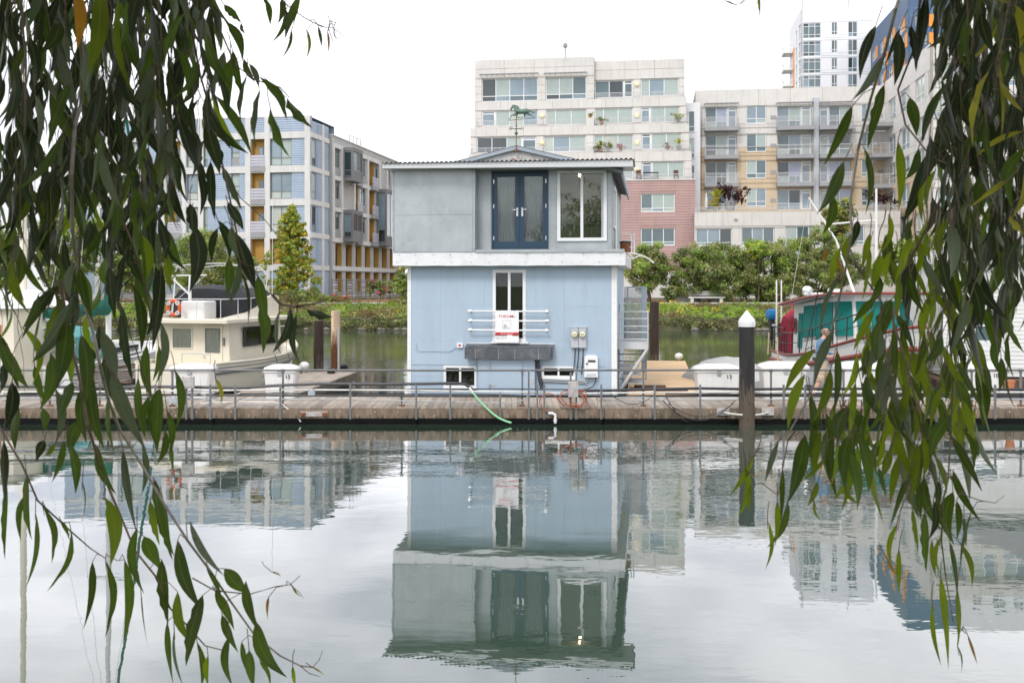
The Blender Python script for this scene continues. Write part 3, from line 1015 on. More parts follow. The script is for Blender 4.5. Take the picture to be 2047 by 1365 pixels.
# deck band between the storeys
vB = -.36
bl, br = H.u(785, vB), H.u(1250, vB)
zb0, zb1 = H.z(1023, 531, vB), H.z(1023, 505, vB)
b = MB()
n_ = 24
rows = []
for zz in (zb0, zb0 + .01, (zb0 + zb1) / 2, zb1 - .01, zb1):
    rows.append([(bl + (br - bl) * i / n_, vB - (.006 * math.sin(i * 2.1 + zz * 9) + .004 * math.sin(i * 5.3)) * (1 if 0 < i < n_ else 0), zz + (.006 * math.sin(i * 1.7) if zz == zb0 else 0)) for i in range(n_ + 1)])
b.loft(rows, closed=False)
b.poly([(br, vB, zb0), (br, DEP + .2, zb0), (br, DEP + .2, zb1), (br, vB, zb1)]); b.poly([(bl, vB, zb0), (bl, vB, zb1), (bl, DEP + .2, zb1), (bl, DEP + .2, zb0)])
b.poly([(bl, vB, zb0), (bl, DEP + .2, zb0), (br, DEP + .2, zb0), (br, vB, zb0)]); b.poly([(bl, vB, zb1), (br, vB, zb1), (br, DEP + .2, zb1), (bl, DEP + .2, zb1)])
b.build('deck_band', 'band_white', house, smooth=True)
b = MB()
for i in range(13):
    for zz in (zb0 + .10, zb1 - .05):
        u = bl + .15 + i * (br - bl - .3) / 12 + random.uniform(-.05, .05)
        b.lathe([(.012, .016), (.013, 0)], (u, vB - .003, zz), 6, 'y')
b.build('band_rivets', 'slab_grey', house)['kind'] = 'stuff'
# upper storey, left block flush with the band
vK = -.34
kl, kr = H.u(784, vK), H.u(949, vK)
zk0, zk1 = zb1 + .002, H.z(866, 334, vK)
b = MB(); b.poly([(kl, vK + .012, zk0), (kr, vK + .012, zk0), (kr, vK + .012, zk1), (kl, vK + .012, zk1)]); b.poly([(kr, vK + .012, zk0), (kr, .06, zk0), (kr, .06, zk1), (kr, vK + .012, zk1)])
b.poly([(kl, vK + .012, zk0), (kl, vK + .012, zk1), (kl, DEP, zk1), (kl, DEP, zk0)]); b.poly([(kl, DEP, zk0), (kl, DEP, zk1), (uR - .1, DEP, zk1), (uR - .1, DEP, zk0)])
b.build('upper_wall', 'galv', house)
zs_ = H.z(866, 430, vK)
kt = H.u(945, vK)
for z0_, z1_ in ((zk0 + .03, zs_ - .003), (zs_ + .003, zk1)):
    piece('metal_panel', 'galv', house, H.M, kl + .06, kt - .01, vK - .004, vK + .012, z0_, z1_)
piece('corner_trim', 'galv', house, H.M, kl, kl + .05, vK - .012, vK + .012, zk0, zk1)
piece('corner_trim', 'galv', house, H.M, kt, kr + .01, vK - .016, vK + .012, zk0, zk1)
piece('corner_trim', 'galv', house, H.M, kr + .012, kr + .022, vK + .03, .02, zk0, zk1)
b = MB()
for zz in [zk0 + .1 + i * .27 for i in range(9)]:
    for u in (kl + .03, kt + .035): b.lathe([(.015, .022), (.016, 0)], (u, vK, zz), 6, 'y')
    for u in (kl + .55, kl + 1.1, kl + 1.65):
        b.lathe([(.013, .010), (.013, 0)], (u, vK, zz), 6, 'y')
b.build('rivets', 'slab_grey', house)['kind'] = 'stuff'
# recessed wall with french doors and picture window
vR = .06
rl, rr_ = H.u(949, vR), H.u(1224, vR)
zr1 = H.z(1085, 330, vR)
dr = H.rect(983, 1096, 342, 498, vR)
pw2 = H.rect(1114, 1213, 341, 482, vR)
wall(H, house, rl, rr_, zk0, zr1, [dr, pw2], 'galv', y=vR, depth=.1, name='recessed_wall')
for a, c in ((rl + .06, dr[0] - .02), (dr[1] + .015, pw2[0] - .015)):
    piece('metal_panel', 'galv', house, H.M, a, c, vR - .008, vR + .001, zk0 + .03, zr1 - .14)
piece('metal_panel', 'galv', house, H.M, pw2[1] + .02, rr_ - .02, vR - .008, vR + .001, zk0 + .03, zr1 - .14)
piece('metal_panel', 'galv', house, H.M, pw2[0] - .012, pw2[1] + .017, vR - .008, vR + .001, zk0 + .03, pw2[2] - .02)
piece('header_strip', 'galv', house, H.M, rl + .3, rr_ - .02, vR - .012, vR + .001, zr1 - .13, zr1 - .01)
b = MB()
for zz in [zk0 + .12 + i * .30 for i in range(8)]:
    for u in (rl + .22, dr[1] + .07, rr_ - .07): b.lathe([(.015, .018), (.015, 0)], (u, vR, zz), 6, 'y')
for i in range(22): b.lathe([(.007, .018), (.007, 0)], (pw2[0] + i * (pw2[1] - pw2[0]) / 21, vR, zk0 + .06), 6, 'y')
b.build('rivets', 'slab_grey', house)['kind'] = 'stuff'
piece('balcony_sill', 'galv', house, H.M, kr + .03, br - .03, vB - .03, vR - .012, zb1 + .002, zb1 + .085)
# doors
b = MB()
a0, a1, c0, c1 = dr
fw = .05
b.box(a0, a0 + fw, vR - .05, vR + .08, c0, c1); b.box(a1 - fw, a1, vR - .05, vR + .08, c0, c1); b.box(a0 + fw, a1 - fw, vR - .05, vR + .08, c1 - fw, c1); b.box(a0 + fw, a1 - fw, vR - .04, vR + .08, c0, c0 + .04)
b.build('door_frame', 'door_navy', house)
g1 = H.rect(994, 1030, 354, 483, vR); g2 = H.rect(1048, 1085, 353, 483, vR)
mid = (a0 + a1) / 2
for g, (p, q), hx, sg in ((g1, (a0 + fw + .004, mid - .003), mid - .07, -1), (g2, (mid + .003, a1 - fw - .004), mid + .07, 1)):
    b = MB()
    y0, y1 = vR - .025, vR + .025
    zb_, zt_ = c0 + .045, c1 - fw - .004
    b.box(p, g[0], y0, y1, zb_, zt_); b.box(g[1], q, y0, y1, zb_, zt_); b.box(g[0], g[1], y0, y1, zb_, g[2]); b.box(g[0], g[1], y0, y1, g[3], zt_)
    d = b.build('door', 'door_navy', house)
    piece('pane', 'glass_door', d, H.M, g[0], g[1], vR - .004, vR + .004, g[2], g[3])
    b = MB(); zh = H.z(1040, 424, vR)
    b.bbox(hx - .028, hx + .028, y0 - .02, y0 - .001, zh - .12, zh + .12, .006); b.tube([(hx, y0 - .02, zh + .06), (hx, y0 - .055, zh + .06), (hx + sg * .02, y0 - .06, zh + .06), (hx + sg * .13, y0 - .055, zh + .062)], .011, 6)
    b.build('handle', 'steel', d)
    hxx = p if sg < 0 else q
    for zz in (c0 + .25, (c0 + c1) / 2 + .05, c1 - .35):
        piece('hinge', 'steel', d, H.M, hxx - .022, hxx + .022, y0 - .018, y0 - .001, zz, zz + .11)
# curtains tied in the middle, behind the doors
for g in (g1, g2):
    b = MB()
    rows = []
    for i in range(15):
        f = i / 14
        z = g[2] - .02 + (g[3] - g[2] + .04) * f
        pinch = .62 + .38 * abs(f - .40) / .6
        rows.append([((g[0] + g[1]) / 2 + ((j / 26) - .5) * (g[1] - g[0]) * 1.05 * pinch, vR + .09 + .022 * math.sin(j * 1.55 + f), z) for j in range(27)])
    b.loft(rows, closed=False)
    b.build('curtain', 'curtain', house, smooth=True)
# green room behind the picture window, dark room behind the doors
def room(name, r, depth, mat, y0):
    b = MB(); b.box(r[0], r[1], y0, y0 + depth, r[2], r[3])
    b.f = [f[::-1] for i, f in enumerate(b.f) if i != 2]; b.m = [0] * 5
    return b.build(name, mat, house)
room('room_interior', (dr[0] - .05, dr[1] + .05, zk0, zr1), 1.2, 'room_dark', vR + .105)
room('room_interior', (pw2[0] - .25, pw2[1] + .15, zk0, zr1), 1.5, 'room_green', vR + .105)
b = MB()
for i in range(14):
    u = pw2[0] - .2 + i * .125
    b.box(u, u + .115, vR + 1.55, vR + 1.60, zk0, zk0 + .85)
b.box(pw2[0] - .24, pw2[1] + .14, vR + 1.50, vR + 1.60, zk0 + .86, zk0 + .92)
b.build('wainscot', 'room_green', house)
wf = window(H, house, pw2, 2, 1, fw=.09, y=vR - .06, fd=.13, panes=('glass_clear',), name='picture_window')
b = MB()
sp = []
for i in range(34):
    a = i * .30
    rr = .03 + .0042 * i
    sp.append((pw2[0] + .93 + rr * math.cos(a + 1.2), vR + .6, pw2[2] + .62 + rr * math.sin(a + 1.2)))
b.tube(sp + [(pw2[0] + 1.1, vR + .6, pw2[2] + .60), (pw2[0] + 1.35, vR + .6, pw2[2] + .40)], .014, 6)
b.build('scroll_rail', 'iron', house, smooth=True)
b = MB(); bz = H.z(1159, 351, vR + .5); bu = H.u(1159, vR + .5)
b.lathe([(.005, .05), (.03, .03), (.035, 0), (.02, -.03), (.004, -.04)], (bu, vR + .5, bz), 10)
b.build('light_bulb', 'bulb', house, smooth=True)
b = MB(); b.tube([(bu, vR + .5, bz + .05), (bu, vR + .5, zr1)], .006, 5); b.build('pendant_cord', 'iron', house)
# upper right side wall
HU = H.sub(rr_, vR, -90)
uw = (.5, 1.7, zk0 + .7, zk0 + 1.9)
wall(HU, house, 0, DEP - vR, zk0, zr1 - .05, [uw, (2.4, 3.2, zk0 + .1, zk0 + 2.0)], 'galv', depth=.1, name='upper_side_wall')
window(HU, house, uw, 1, 1, fw=.10, y=-.05, fd=.1, panes=('pane_sky',))
piece('side_door', 'trim_white', house, HU.M, 2.41, 3.19, -.02, .05, zk0 + .1, zk0 + 2.0)
# front canopy roof with corrugated sheet
vC = -.78
cl, cr_ = H.u(764, vC), H.u(1265, vC)
zc1, zc0 = H.z(1023, 323, vC), H.z(1023, 336, vC)
b = MB()
dl = .045                                              # fascia is deeper at its right end
b.loft([[(cl, vC, zc0 + dl), (cr_, vC, zc0 - dl * .3), (cr_, vC, zc1), (cl, vC, zc1)], [(cl, vC + .04, zc0 + dl), (cr_, vC + .04, zc0 - dl * .3), (cr_, vC + .04, zc1), (cl, vC + .04, zc1)]], caps=True)
b.build('fascia', 'fascia_white', house)
b = MB(); b.box(cl + .001, cr_ - .001, vC + .041, .85, zc0 + dl + .002, zc1 - .002); b.build('soffit', 'fascia_white', house)
b = MB()
rows = []
nw = 460
for vv, dz in ((vC - .05, 0.0), (vC - .05, .014), (.9, -.005)):
    rows.append([(cl - .02 + (cr_ - cl + .06) * i / nw, vv, zc1 + .006 + dz + .019 * math.sin(2 * math.pi * (cr_ - cl) * i / nw / .127)) for i in range(nw + 1)])
b.loft(rows, closed=False)
b.build('corrugated_sheet', 'corrugated', house, smooth=True)
# gable roof behind the canopy, ridge running back
ur, zrd = H.uz(1032, 291, -.10)
slope = .243
eR, eL = uR + .16, uL - .3
def zro(u): return zrd - slope * abs(u - ur)
b = MB()
for e in (eR, eL):
    P = [(ur, zrd), (e, zro(e))]
    b.loft([[(u, -.12, z), (u, -.12, z - .07), (u, DEP + .3, z - .07), (u, DEP + .3, z)] for u, z in P], caps=True)
b.build('gable_roof', 'roof_dark', house)
b = MB()
for e in (eR, eL):
    b.loft([[(u, -.125, z - .02), (u, -.125, z - .115), (u, -.10, z - .115), (u, -.10, z - .02)] for u, z in ((ur, zrd), (e, zro(e)))], caps=True)
b.box(eR - .02, eR + .025, -.12, DEP + .3, zro(eR) - .20, zro(eR) - .01)
b.build('rake_board', 'rake_blue', house)
b = MB(); b.prism([(eL + .3, zr1 - .1), (eR - .3, zr1 - .1), (ur, zrd - .06)], .0, .05); b.build('gable_wall', 'grout', house)
zz = zr1 - .05
row = 0
while zz < zrd - .12:
    hw = (zrd - .14 - (zz + .10)) / slope
    if hw < .1: break
    u = ur - hw + (0 if row % 2 else .12)
    while u < ur + hw:
        w_ = random.uniform(.24, .34)
        piece('shingle', 'shingle', house, H.M, u + .003, min(u + w_, ur + hw) - .003, -.022 - .006 * random.random(), .0, zz + .002, zz + .105)
        u += w_
    zz += .107
    row += 1
b = MB(); b.tube([(ur - .10, -.2, zr1 + .15), (ur + .02, -.45, zr1 + .08), (ur + .03, -.6, zr1 - .02)], .02, 6); b.build('vent_spout', 'rust', house)

# ---------------------------------------------------------------- weather vane
uv_, zv = H.uz(1032, 297, -.16)
S = 27.5 / F
vane = thing('weather_vane', 'green copper weather vane with a trotting horse on the gable peak', 'weather vane', H.M @ Matrix.Translation((uv_, -.16, zv)))
Mv = WM[vane]
b = MB(); b.tube([(0, 0, -.08), (0, 0, .45), (0, 0, .85)], .013, 8); b.lathe([(.03, -.1), (.05, -.08), (.03, -.05)], (0, 0, 0), 10); b.build('rod', 'rust', vane, smooth=True)
b = MB()
for c, r_ in ((.42, .05), (.63, .026), (.51, .022)):
    b.lathe([(.001, c - r_)] + [(r_ * math.sin(math.pi * i / 8), c - r_ * math.cos(math.pi * i / 8)) for i in range(1, 8)] + [(.001, c + r_)], (0, 0, 0), 12)
b.build('ball', 'copper', vane, smooth=True)
b = MB()
b.tube([(-.20, .0, .55), (.15, 0, .545)], .008, 5); b.tube([(-.10, -.16, .515), (.10, .16, .56)], .008, 5)
b.tube([(-.09, .0, .60), (-.17, 0, .60), (-.19, 0, .575), (-.14, 0, .55), (-.19, 0, .525)], .008, 5)
b.build('direction_arm', 'copper', vane)
text_mesh('N', .10, 'copper', vane, Mv @ Matrix.Translation((.13, -.005, .51)), ext=.006)
text_mesh('E', .085, 'copper', vane, Mv @ Matrix.Translation((-.14, -.17, .485)), ext=.006)
# horse: lofted body, neck, head, legs, mane and tail in one figure
k = 27.5 / F / 13.65                                    # photo crop px -> m
def hz(x, y): return ((x - 433) * k, 0, .80 + (570 - y) * k)
b = MB()
def limb(pts, rs, flat=.55, n=8):
    m0 = len(b.v)
    b.tube([hz(*p) for p in pts], [r * k for r in rs], n)
    b.v[m0:] = [(x, y * flat, z) for x, y, z in b.v[m0:]]
limb([(405, 370), (440, 350), (520, 355), (600, 360), (680, 350), (740, 355), (775, 375)], [45, 78, 72, 66, 74, 66, 30], .8, 12)
limb([(450, 350), (430, 290), (400, 240), (375, 205), (350, 190)], [70, 58, 46, 36, 26], .6, 10)
limb([(365, 195), (335, 215), (305, 260), (285, 305), (278, 318)], [26, 36, 26, 20, 13], .7)
limb([(340, 190), (328, 165), (322, 155)], [9, 6, 2], .6, 5)
limb([(420, 410), (375, 455), (325, 440), (290, 480), (255, 540), (225, 585)], [42, 28, 19, 14, 11, 12])
limb([(450, 420), (440, 480), (450, 530), (500, 525), (545, 490)], [40, 24, 15, 12, 11])
limb([(680, 410), (655, 460), (660, 500), (610, 515), (575, 525), (555, 555)], [46, 24, 14, 12, 11, 11])
limb([(745, 390), (780, 440), (850, 455), (885, 500), (915, 530), (945, 520)], [46, 30, 18, 13, 11, 10])
limb([(770, 330), (820, 340), (870, 375), (910, 400), (955, 398)], [14, 22, 22, 16, 4], .5)
mane = [(360, 180), (385, 168), (415, 185), (440, 175), (450, 200), (480, 200), (485, 225), (510, 235), (505, 255), (525, 275), (500, 300), (440, 260), (390, 215)]
b.prism([(hz(*p)[0], hz(*p)[2]) for p in mane], -.018, .018)
b.build('horse', 'copper', vane, smooth=True)
b = MB(); b.tube([hz(210, 592), hz(955, 542)], .009, 6); b.build('base_rod', 'copper', vane)

# ---------------------------------------------------------------- fittings on the front wall
hr = thing('guard_rail', 'three white tube rails across the tall lower window of the houseboat', 'rail', H.M @ Matrix.Translation((0, -.16, H.z(1023, 660))))
for y in (622, 641, 659.5):
    u0, z_ = H.uz(935, y, -.16); u1 = H.u(1097, -.16)
    b = MB(); b.tube([(u0, -.16, z_), (u1, -.16, z_)], .021, 8); b.build('rail', 'trim_white', hr, H.M, smooth=True)
    for pxx in (941, 1093):
        b = MB(); uu = H.u(pxx); b.lathe([(.045, .03), (.045, .0)], (uu, -.002, z_ + .012), 8, 'y'); b.tube([(uu, -.02, z_ + .012), (uu, -.16, z_ + .004)], .016, 6); b.lathe([(.034, .03), (.034, -.03)], (uu, -.16, z_), 8, 'x'); b.build('bracket', 'steel', hr, H.M, smooth=True)
# sale sign hung on the top rail
su0, su1, sz0, sz1 = H.rect(990, 1037, 622, 685, -.20)
sg = thing('sale_sign', 'white real estate sign with red lettering hung on the window rails', 'sign', H.M @ Matrix.Translation((su0, -.20, sz0)))
Ms = WM[sg]
sw_, sh_ = su1 - su0, sz1 - sz0
b = MB(); b.bbox(0, sw_, 0, .012, 0, sh_, .002); b.build('board', 'white_print', sg)
def frac(x, y): return (x / 628 * sw_, -.002, sh_ - y / 850 * sh_)     # position inside the enlarged crop of the sign
def sbox(name, mat, x0, x1, y0, y1, d=.0022):
    p, q = frac(x0, y1), frac(x1, y0)
    b = MB(); b.box(p[0], q[0], -d, -.0003, p[2], q[2]); b.build(name, mat, sg)
sbox('red_band', 'red', 2, 626, 570, 640)
sbox('dark_strip', 'ink', 2, 320, 642, 664); sbox('dark_strip', 'ink', 450, 626, 642, 664)
for q in ((195, 420, 250, 258), (195, 420, 472, 480), (195, 202, 258, 472), (413, 420, 258, 472)): sbox('square_line', 'ink_soft', *q)
sbox('bar', 'ink', 440, 446, 105, 168)
def st(body, x, y, h_px, mat, sx=1.0):
    p = frac(x, y)
    text_mesh(body, h_px / 850 * sh_ / .70, mat, sg, Ms @ Matrix.Translation((p[0], -.003, p[2])), ext=.0008, sx=sx)
st('THROM', 80, 172, 68, 'red', 1.18)
for i, s_ in enumerate(('REAL', 'ESTATE', 'GROUP')): st(s_, 462, 122 + i * 23, 15, 'ink_soft', 1.2)
for i, s_ in enumerate(('CITY', 'REAL', 'ESTATE')): st(s_, 222, 378 + i * 37, 22, 'ink', 1.35)
st('cityrealestateSF.com', 136, 614, 26, 'white_print', 1.13)
st('ERIK THROM', 24, 722, 22, 'ink', 1.6)
for i in range(11): sbox('small_print', 'ink_soft', 26 + i * 21, 38 + i * 21, 750, 762)
b = MB()
for fx in (.17, .83): b.tube([(fx * sw_, -.004, sh_ - .02), (fx * sw_, .012, sh_ + .02), (fx * sw_, .06, sh_ + .03)], .004, 5)
b.build('hook', 'iron', sg)
# slate-tiled window box
bx_ = thing('window_box', 'dark slate tiled window box projecting under the tall window', 'window box', H.M @ Matrix.Translation((0, 0, H.z(1015, 718, -.3))))
q0, q1 = H.u(928, -.34), H.u(1102, -.34)
zt0, zt1 = H.z(1015, 718, -.34), H.z(1015, 695, -.34)
b = MB(); b.box(q0 + .012, q1 - .012, -.325, -.003, zt0 + .005, zt1 + .0); b.build('box_core', 'grout', bx_, H.M)
cuts = [q0] + [H.u(p_, -.34) for p_ in (950, 996, 1029, 1076)] + [q1]
for s_, t_ in zip(cuts[:-1], cuts[1:]): piece('slate_tile', 'slate', bx_, H.M, s_ + .009, t_ - .009, -.345, -.326, zt0 + .002, zt1 - .004)
piece('slate_tile', 'slate', bx_, H.M, q1 - .010, q1 + .006, -.322, -.003, zt0 + .002, zt1 - .004)
b = MB()
zt2 = H.z(1015, 688, -.06)
b.loft([[(q0 + .02, -.35, zt1 - .002), (q1 + .015, -.35, zt1 - .002)], [(q0 + .03, -.35, zt1 + .02), (q1 + .03, -.35, zt1 + .02)], [(q0 + .02, -.02, zt2), (q1 + .05, -.02, zt2)]], closed=False)
b.build('slate_ledge', 'slate', bx_, H.M)
piece('ledge_lip', 'grout', bx_, H.M, q0 + .01, q1 + .06, -.03, -.003, zt2 + .001, zt2 + .03)
# hatch under the box
hh = thing('hatch_cupboard', 'pale blue hatch cupboard with strap hinges under the slate box', 'hatch', H.M @ Matrix.Translation((H.u(1012), 0, .0)))
e0, e1 = H.u(956, -.14), H.u(1069, -.14)
zh1, zh0 = zt0 - .004, .28
b = MB(); b.box(e0, e1, -.14, -.003, zh0, zh1); b.build('case', 'house_blue', hh, H.M)
d0, d1 = H.u(981, -.14), H.u(1044, -.14)
piece('door', 'house_blue', hh, H.M, d0, d1, -.165, -.1405, zh0 + .04, zh1 - .03)
for y in (733, 771):
    z_ = H.z(985, y, -.16)
    b = MB(); b.box(d0 - .05, d0 - .005, -.172, -.142, z_ - .05, z_ + .05); b.prism([(d0, z_ - .02), (d0, z_ + .02), (d0 + .15, z_ + .005), (d0 + .15, z_ - .005)], -.172, -.1655); b.build('strap_hinge', 'steel', hh, H.M)
piece('latch', 'steel', hh, H.M, d1 - .03, d1 + .05, -.178, -.166, H.z(1044, 745, -.16) - .03, H.z(1044, 745, -.16) + .03)
# electricity meters
me_ = thing('electric_meters', 'grey twin electric meter box with two round dials on the blue wall', 'electric meter', H.M @ Matrix.Translation((H.u(1156), 0, H.z(1156, 695))))
m0, m1, mz0, mz1 = H.rect(1141, 1172, 655, 695, -.1)
b = MB(); b.bbox(m0, (m0 + m1) / 2 - .004, -.10, -.003, mz0, mz1, .01); b.bbox((m0 + m1) / 2 + .004, m1, -.10, -.003, mz0, mz1, .01); b.box(m0 - .01, m1 + .01, -.11, -.003, mz1 + .001, mz1 + .02); b.build('meter_box', 'meter_grey', me_, H.M)
for pxx in (1148.5, 1164.5):
    u_, z_ = H.uz(pxx, 668, -.12)
    b = MB(); b.lathe([(.092, .10), (.092, .14), (.08, .16)], (u_, 0, z_), 20, 'y'); b.build('dial_ring', 'steel', me_, H.M, smooth=True)
    b = MB(); b.lathe([(.078, .161), (.075, .20), (.05, .212), (.01, .215)], (u_, 0, z_), 20, 'y'); d = b.build('dial_glass', 'lamp_cream', me_, H.M, smooth=True)
    piece('dial_plate', 'ink_soft', d, H.M, u_ - .04, u_ + .04, -.219, -.2135, z_ - .01, z_ + .02)
b = MB()
for pxx, ye in ((1150, 745), (1157, 742), (1166, 748)):
    p0, p1 = H.uz(pxx, 696, -.05), H.uz(pxx - 4, ye, -.05)
    b.tube([(p0[0], -.05, p0[1]), ((p0[0] + p1[0]) / 2 + .01, -.06, (p0[1] + p1[1]) / 2), (p1[0], -.05, p1[1])], .014, 6)
b.build('conduit', 'black_hose', me_, H.M, smooth=True)
# water heater
hw_ = thing('water_heater', 'white tankless water heater on the lower right of the blue wall', 'water heater', H.M @ Matrix.Translation((H.u(1182), 0, H.z(1182, 755))))
m0, m1, mz0, mz1 = H.rect(1168, 1195, 713, 754, -.15)
b = MB(); b.bbox(m0, m1, -.16, -.003, mz0, mz1, .014); b.box(m0 + .05, m1 - .05, -.03, -.003, mz1 + .001, mz1 + .03); b.build('case', 'plastic_white', hw_, H.M)
b = MB(); b.box(m0 + .10, m1 - .06, -.168, -.1605, mz1 - .15, mz1 - .09); b.box(m0 + .05, m0 + .10, -.168, -.1605, mz1 - .22, mz1 - .17); b.build('vent_slot', 'ink', hw_, H.M)
b = MB()
for r_ in (.03, .07):
    for i in range(6): b.box(m0 + .06 + i * .045, m0 + .095 + i * .045, -.166, -.1605, mz0 + r_, mz0 + r_ + .025)
b.build('grille', 'meter_grey', hw_, H.M)
b = MB(); b.box(m0 + .12, m1 - .03, -.165, -.1605, mz1 - .5 * (mz1 - mz0) - .05, mz1 - .5 * (mz1 - mz0) + .12); b.build('label_plate', 'white_print', hw_, H.M)
b = MB()
b.tube([(m1 - .05, -.08, mz0), (m1 - .06, -.09, mz0 - .12), (m1 - .14, -.1, mz0 - .26), (m1 - .3, -.1, mz0 - .33), (m1 - .42, -.1, mz0 - .34)], .016, 6)
b.build('black_tube', 'black_hose', hw_, H.M, smooth=True)
b = MB()
b.tube([(H.u(1075), -.05, H.z(1075, 757)), (H.u(1170), -.05, H.z(1170, 761)), (H.u(1172), -.05, H.z(1172, 768))], .024, 8); b.tube([(H.u(1078), -.05, H.z(1078, 761)), (H.u(1168), -.05, H.z(1168, 765))], .016, 6)
b.tube([(H.u(1176), -.05, mz0), (H.u(1176), -.05, H.z(1176, 762)), (H.u(1168), -.05, H.z(1168, 764))], .016, 6)
b.build('water_pipe', 'pipe_grey', hw_, H.M, smooth=True)
b = MB()
for i, pxx in enumerate((1071, 1074, 1077)):
    p0, p1, p2 = H.uz(pxx, 719, -.08), H.uz(pxx + 3, 745, -.08), H.uz(pxx + 10, 778, -.1)
    b.tube([(p0[0], -.10, p0[1]), (p1[0], -.08, p1[1]), (p2[0], -.1, p2[1])], .016, 6)
tag(b.build('black_cables', 'black_hose', None, H.M, smooth=True), 'three black cables dropping from the slate box to the dock', 'cable')
t = thing('alarm_box', 'small cream box with a red mark left of the slate box', 'alarm box', H.M @ Matrix.Translation((H.u(919), 0, H.z(919, 695))))
m0, m1, mz0, mz1 = H.rect(913, 925, 686, 695, -.06)
b = MB(); b.bbox(m0, m1, -.07, -.003, mz0, mz1, .01); b.build('case', 'plastic_white', t, H.M)
piece('red_mark', 'red', t, H.M, m0 + .05, m1 - .05, -.074, -.0705, mz0 + .04, mz1 - .03)
b = MB(); b.tube([(m0, -.015, mz0 + .02), (H.u(905), -.015, H.z(905, 699)), (H.u(900), -.015, H.z(900, 703)), (H.u(838), -.015, H.z(838, 702)), (H.u(832), -.015, H.z(832, 698)), (H.u(832), -.015, H.z(832, 686))], .008, 5); b.build('wire', 'house_blue', t, H.M)

# ---------------------------------------------------------------- outside stair on the right side
stair = thing('metal_stair', 'grey metal stair landing with rails and louvred gate on the right of the houseboat', 'stair', H.M @ Matrix.Translation((uR + .4, 1.0, DZ)))
va, vb = .9, 2.3
s0, s1 = H.u(1237, va), H.u(1295, va)
zl1, zl0 = H.z(1266, 684, va), H.z(1266, 698, va)
b = MB(); b.box(uR + .02, s1, va - .02, vb, zl0 + .08, zl1); b.build('landing', 'pipe_grey', stair, H.M)
b = MB(); b.box(uR + .02, s1 + .01, va - .05, va - .021, zl0, zl1 + .01); b.build('landing_edge', 'rail_metal', stair, H.M)
b = MB()
for y in (623, 637, 652, 664, 678):
    z_ = H.z(1266, y, va); b.tube([(s0, va, z_), (s1, va, z_)], .018, 6)
for u in (s0, s1): b.tube([(u, va, zl0), (u, va, H.z(1266, 622, va))], .022, 6)
for y in (623, 650, 678):
    z_ = H.z(1266, y, va); b.tube([(s1, va, z_), (s1, vb, z_)], .016, 6)
b.build('railing', 'rail_metal', stair, H.M, smooth=True)
g0, g1_ = H.u(1252, vb), H.u(1293, vb)
gz0, gz1 = zl1, H.z(1272, 573, vb)
b = MB()
b.box(g0, g0 + .06, vb - .03, vb + .03, gz0, gz1); b.box(g1_ - .16, g1_, vb - .03, vb + .03, gz0 - .9, gz1); b.box(g0 + .06, g1_ - .16, vb - .03, vb + .03, gz1 - .05, gz1)
gate = b.build('gate_frame', 'rake_blue', stair, H.M)
nl = 34
for i in range(nl):
    z_ = gz0 + .04 + (gz1 - .1 - gz0) * i / nl
    piece('louvre', 'pipe_grey', gate, H.M, g0 + .061, g1_ - .161, vb - .02, vb + .02, z_, z_ + (gz1 - gz0) / nl * .55)
piece('side_screen', 'galv_dark', stair, H.M, uR + .16, g0 - .02, vb - .01, vb + .03, gz0 - .3, gz1)
b = MB()
zf = DZ - .05
b.tube([(s1 - .02, va - .02, zl0), (s0 - .05, va - .25, .35)], .045, 4)
b.build('brace', 'rail_metal', stair, H.M)
b = MB(); b.tube([(s1 - .02, vb - .1, zl0), (s0 + .1, vb - .1, .35)], .03, 4)
b.build('brace', 'rail_metal', stair, H.M)
b = MB()
for y in (708, 722, 738, 757):
    z_ = H.z(1266, y, va + .2); b.tube([(s0 - .03, va + .2, z_), (s1 - .05, va + .2, z_)], .016, 5)
b.tube([(s1 - .05, va + .2, zl0), (s1 - .05, va + .2, H.z(1266, 757, va + .2))], .016, 5); b.tube([(s0 - .03, va + .2, zl0), (s0 - .03, va + .2, .3)], .02, 5)
b.build('lower_rails', 'rail_galv', stair, H.M)
for i, (du, z_) in enumerate(((.1, .62), (.0, .85), (-.1, 1.08))):
    piece('tread', 'pipe_grey', stair, H.M, s0 + .1 + du, s1 - .2 + du * .5, va + .25, vb - .2, z_, z_ + .035)
# side porch: awning arm, little rail, bin
t = thing('door_awning', 'white curved bracket of a door awning on the right side of the houseboat', 'awning', H.M @ Matrix.Translation((br, 1.0, zb1)))
def arm(pts, v): return [(H.u(px, v), v, H.z(px, py, v)) for px, py in pts]
b = MB(); b.tube(arm([(1254, 506), (1270, 507), (1286, 512), (1298, 518), (1307, 526)], 1.0), .022, 6); b.build('awning_arm', 'trim_white', t, H.M)
b = MB(); b.tube(arm([(1254, 515), (1266, 517), (1278, 512), (1284, 511)], 1.0), .016, 6); b.tube(arm([(1256, 506), (1266, 516)], 1.0), .014, 6); b.build('bracket', 'trim_white', t, H.M)
t = thing('porch_rail', 'small white side porch railing beside the upper storey', 'railing', H.M @ Matrix.Translation((br - .1, 1.3, zb1)))
b = MB()
for y in (467, 481, 494):
    b.tube(arm([(1244, y), (1267, y + 1)], 1.3), .016, 6)
b.tube(arm([(1267, 466), (1268, 505)], 1.3), .02, 6); b.tube(arm([(1262, 470), (1262, 505)], 1.3), .02, 6)
b.build('rail', 'trim_white', t, H.M)
t = thing('porch_bin', 'dark round bin on the side porch of the upper storey', 'bin', H.M @ Matrix.Translation((H.u(1251, 1.4), 1.4, zb1)))
b = MB(); b.lathe([(.15, 0), (.17, .3), (.18, .32)], (0, 0, 0), 14); b.build('drum', 'rust', t, smooth=True)
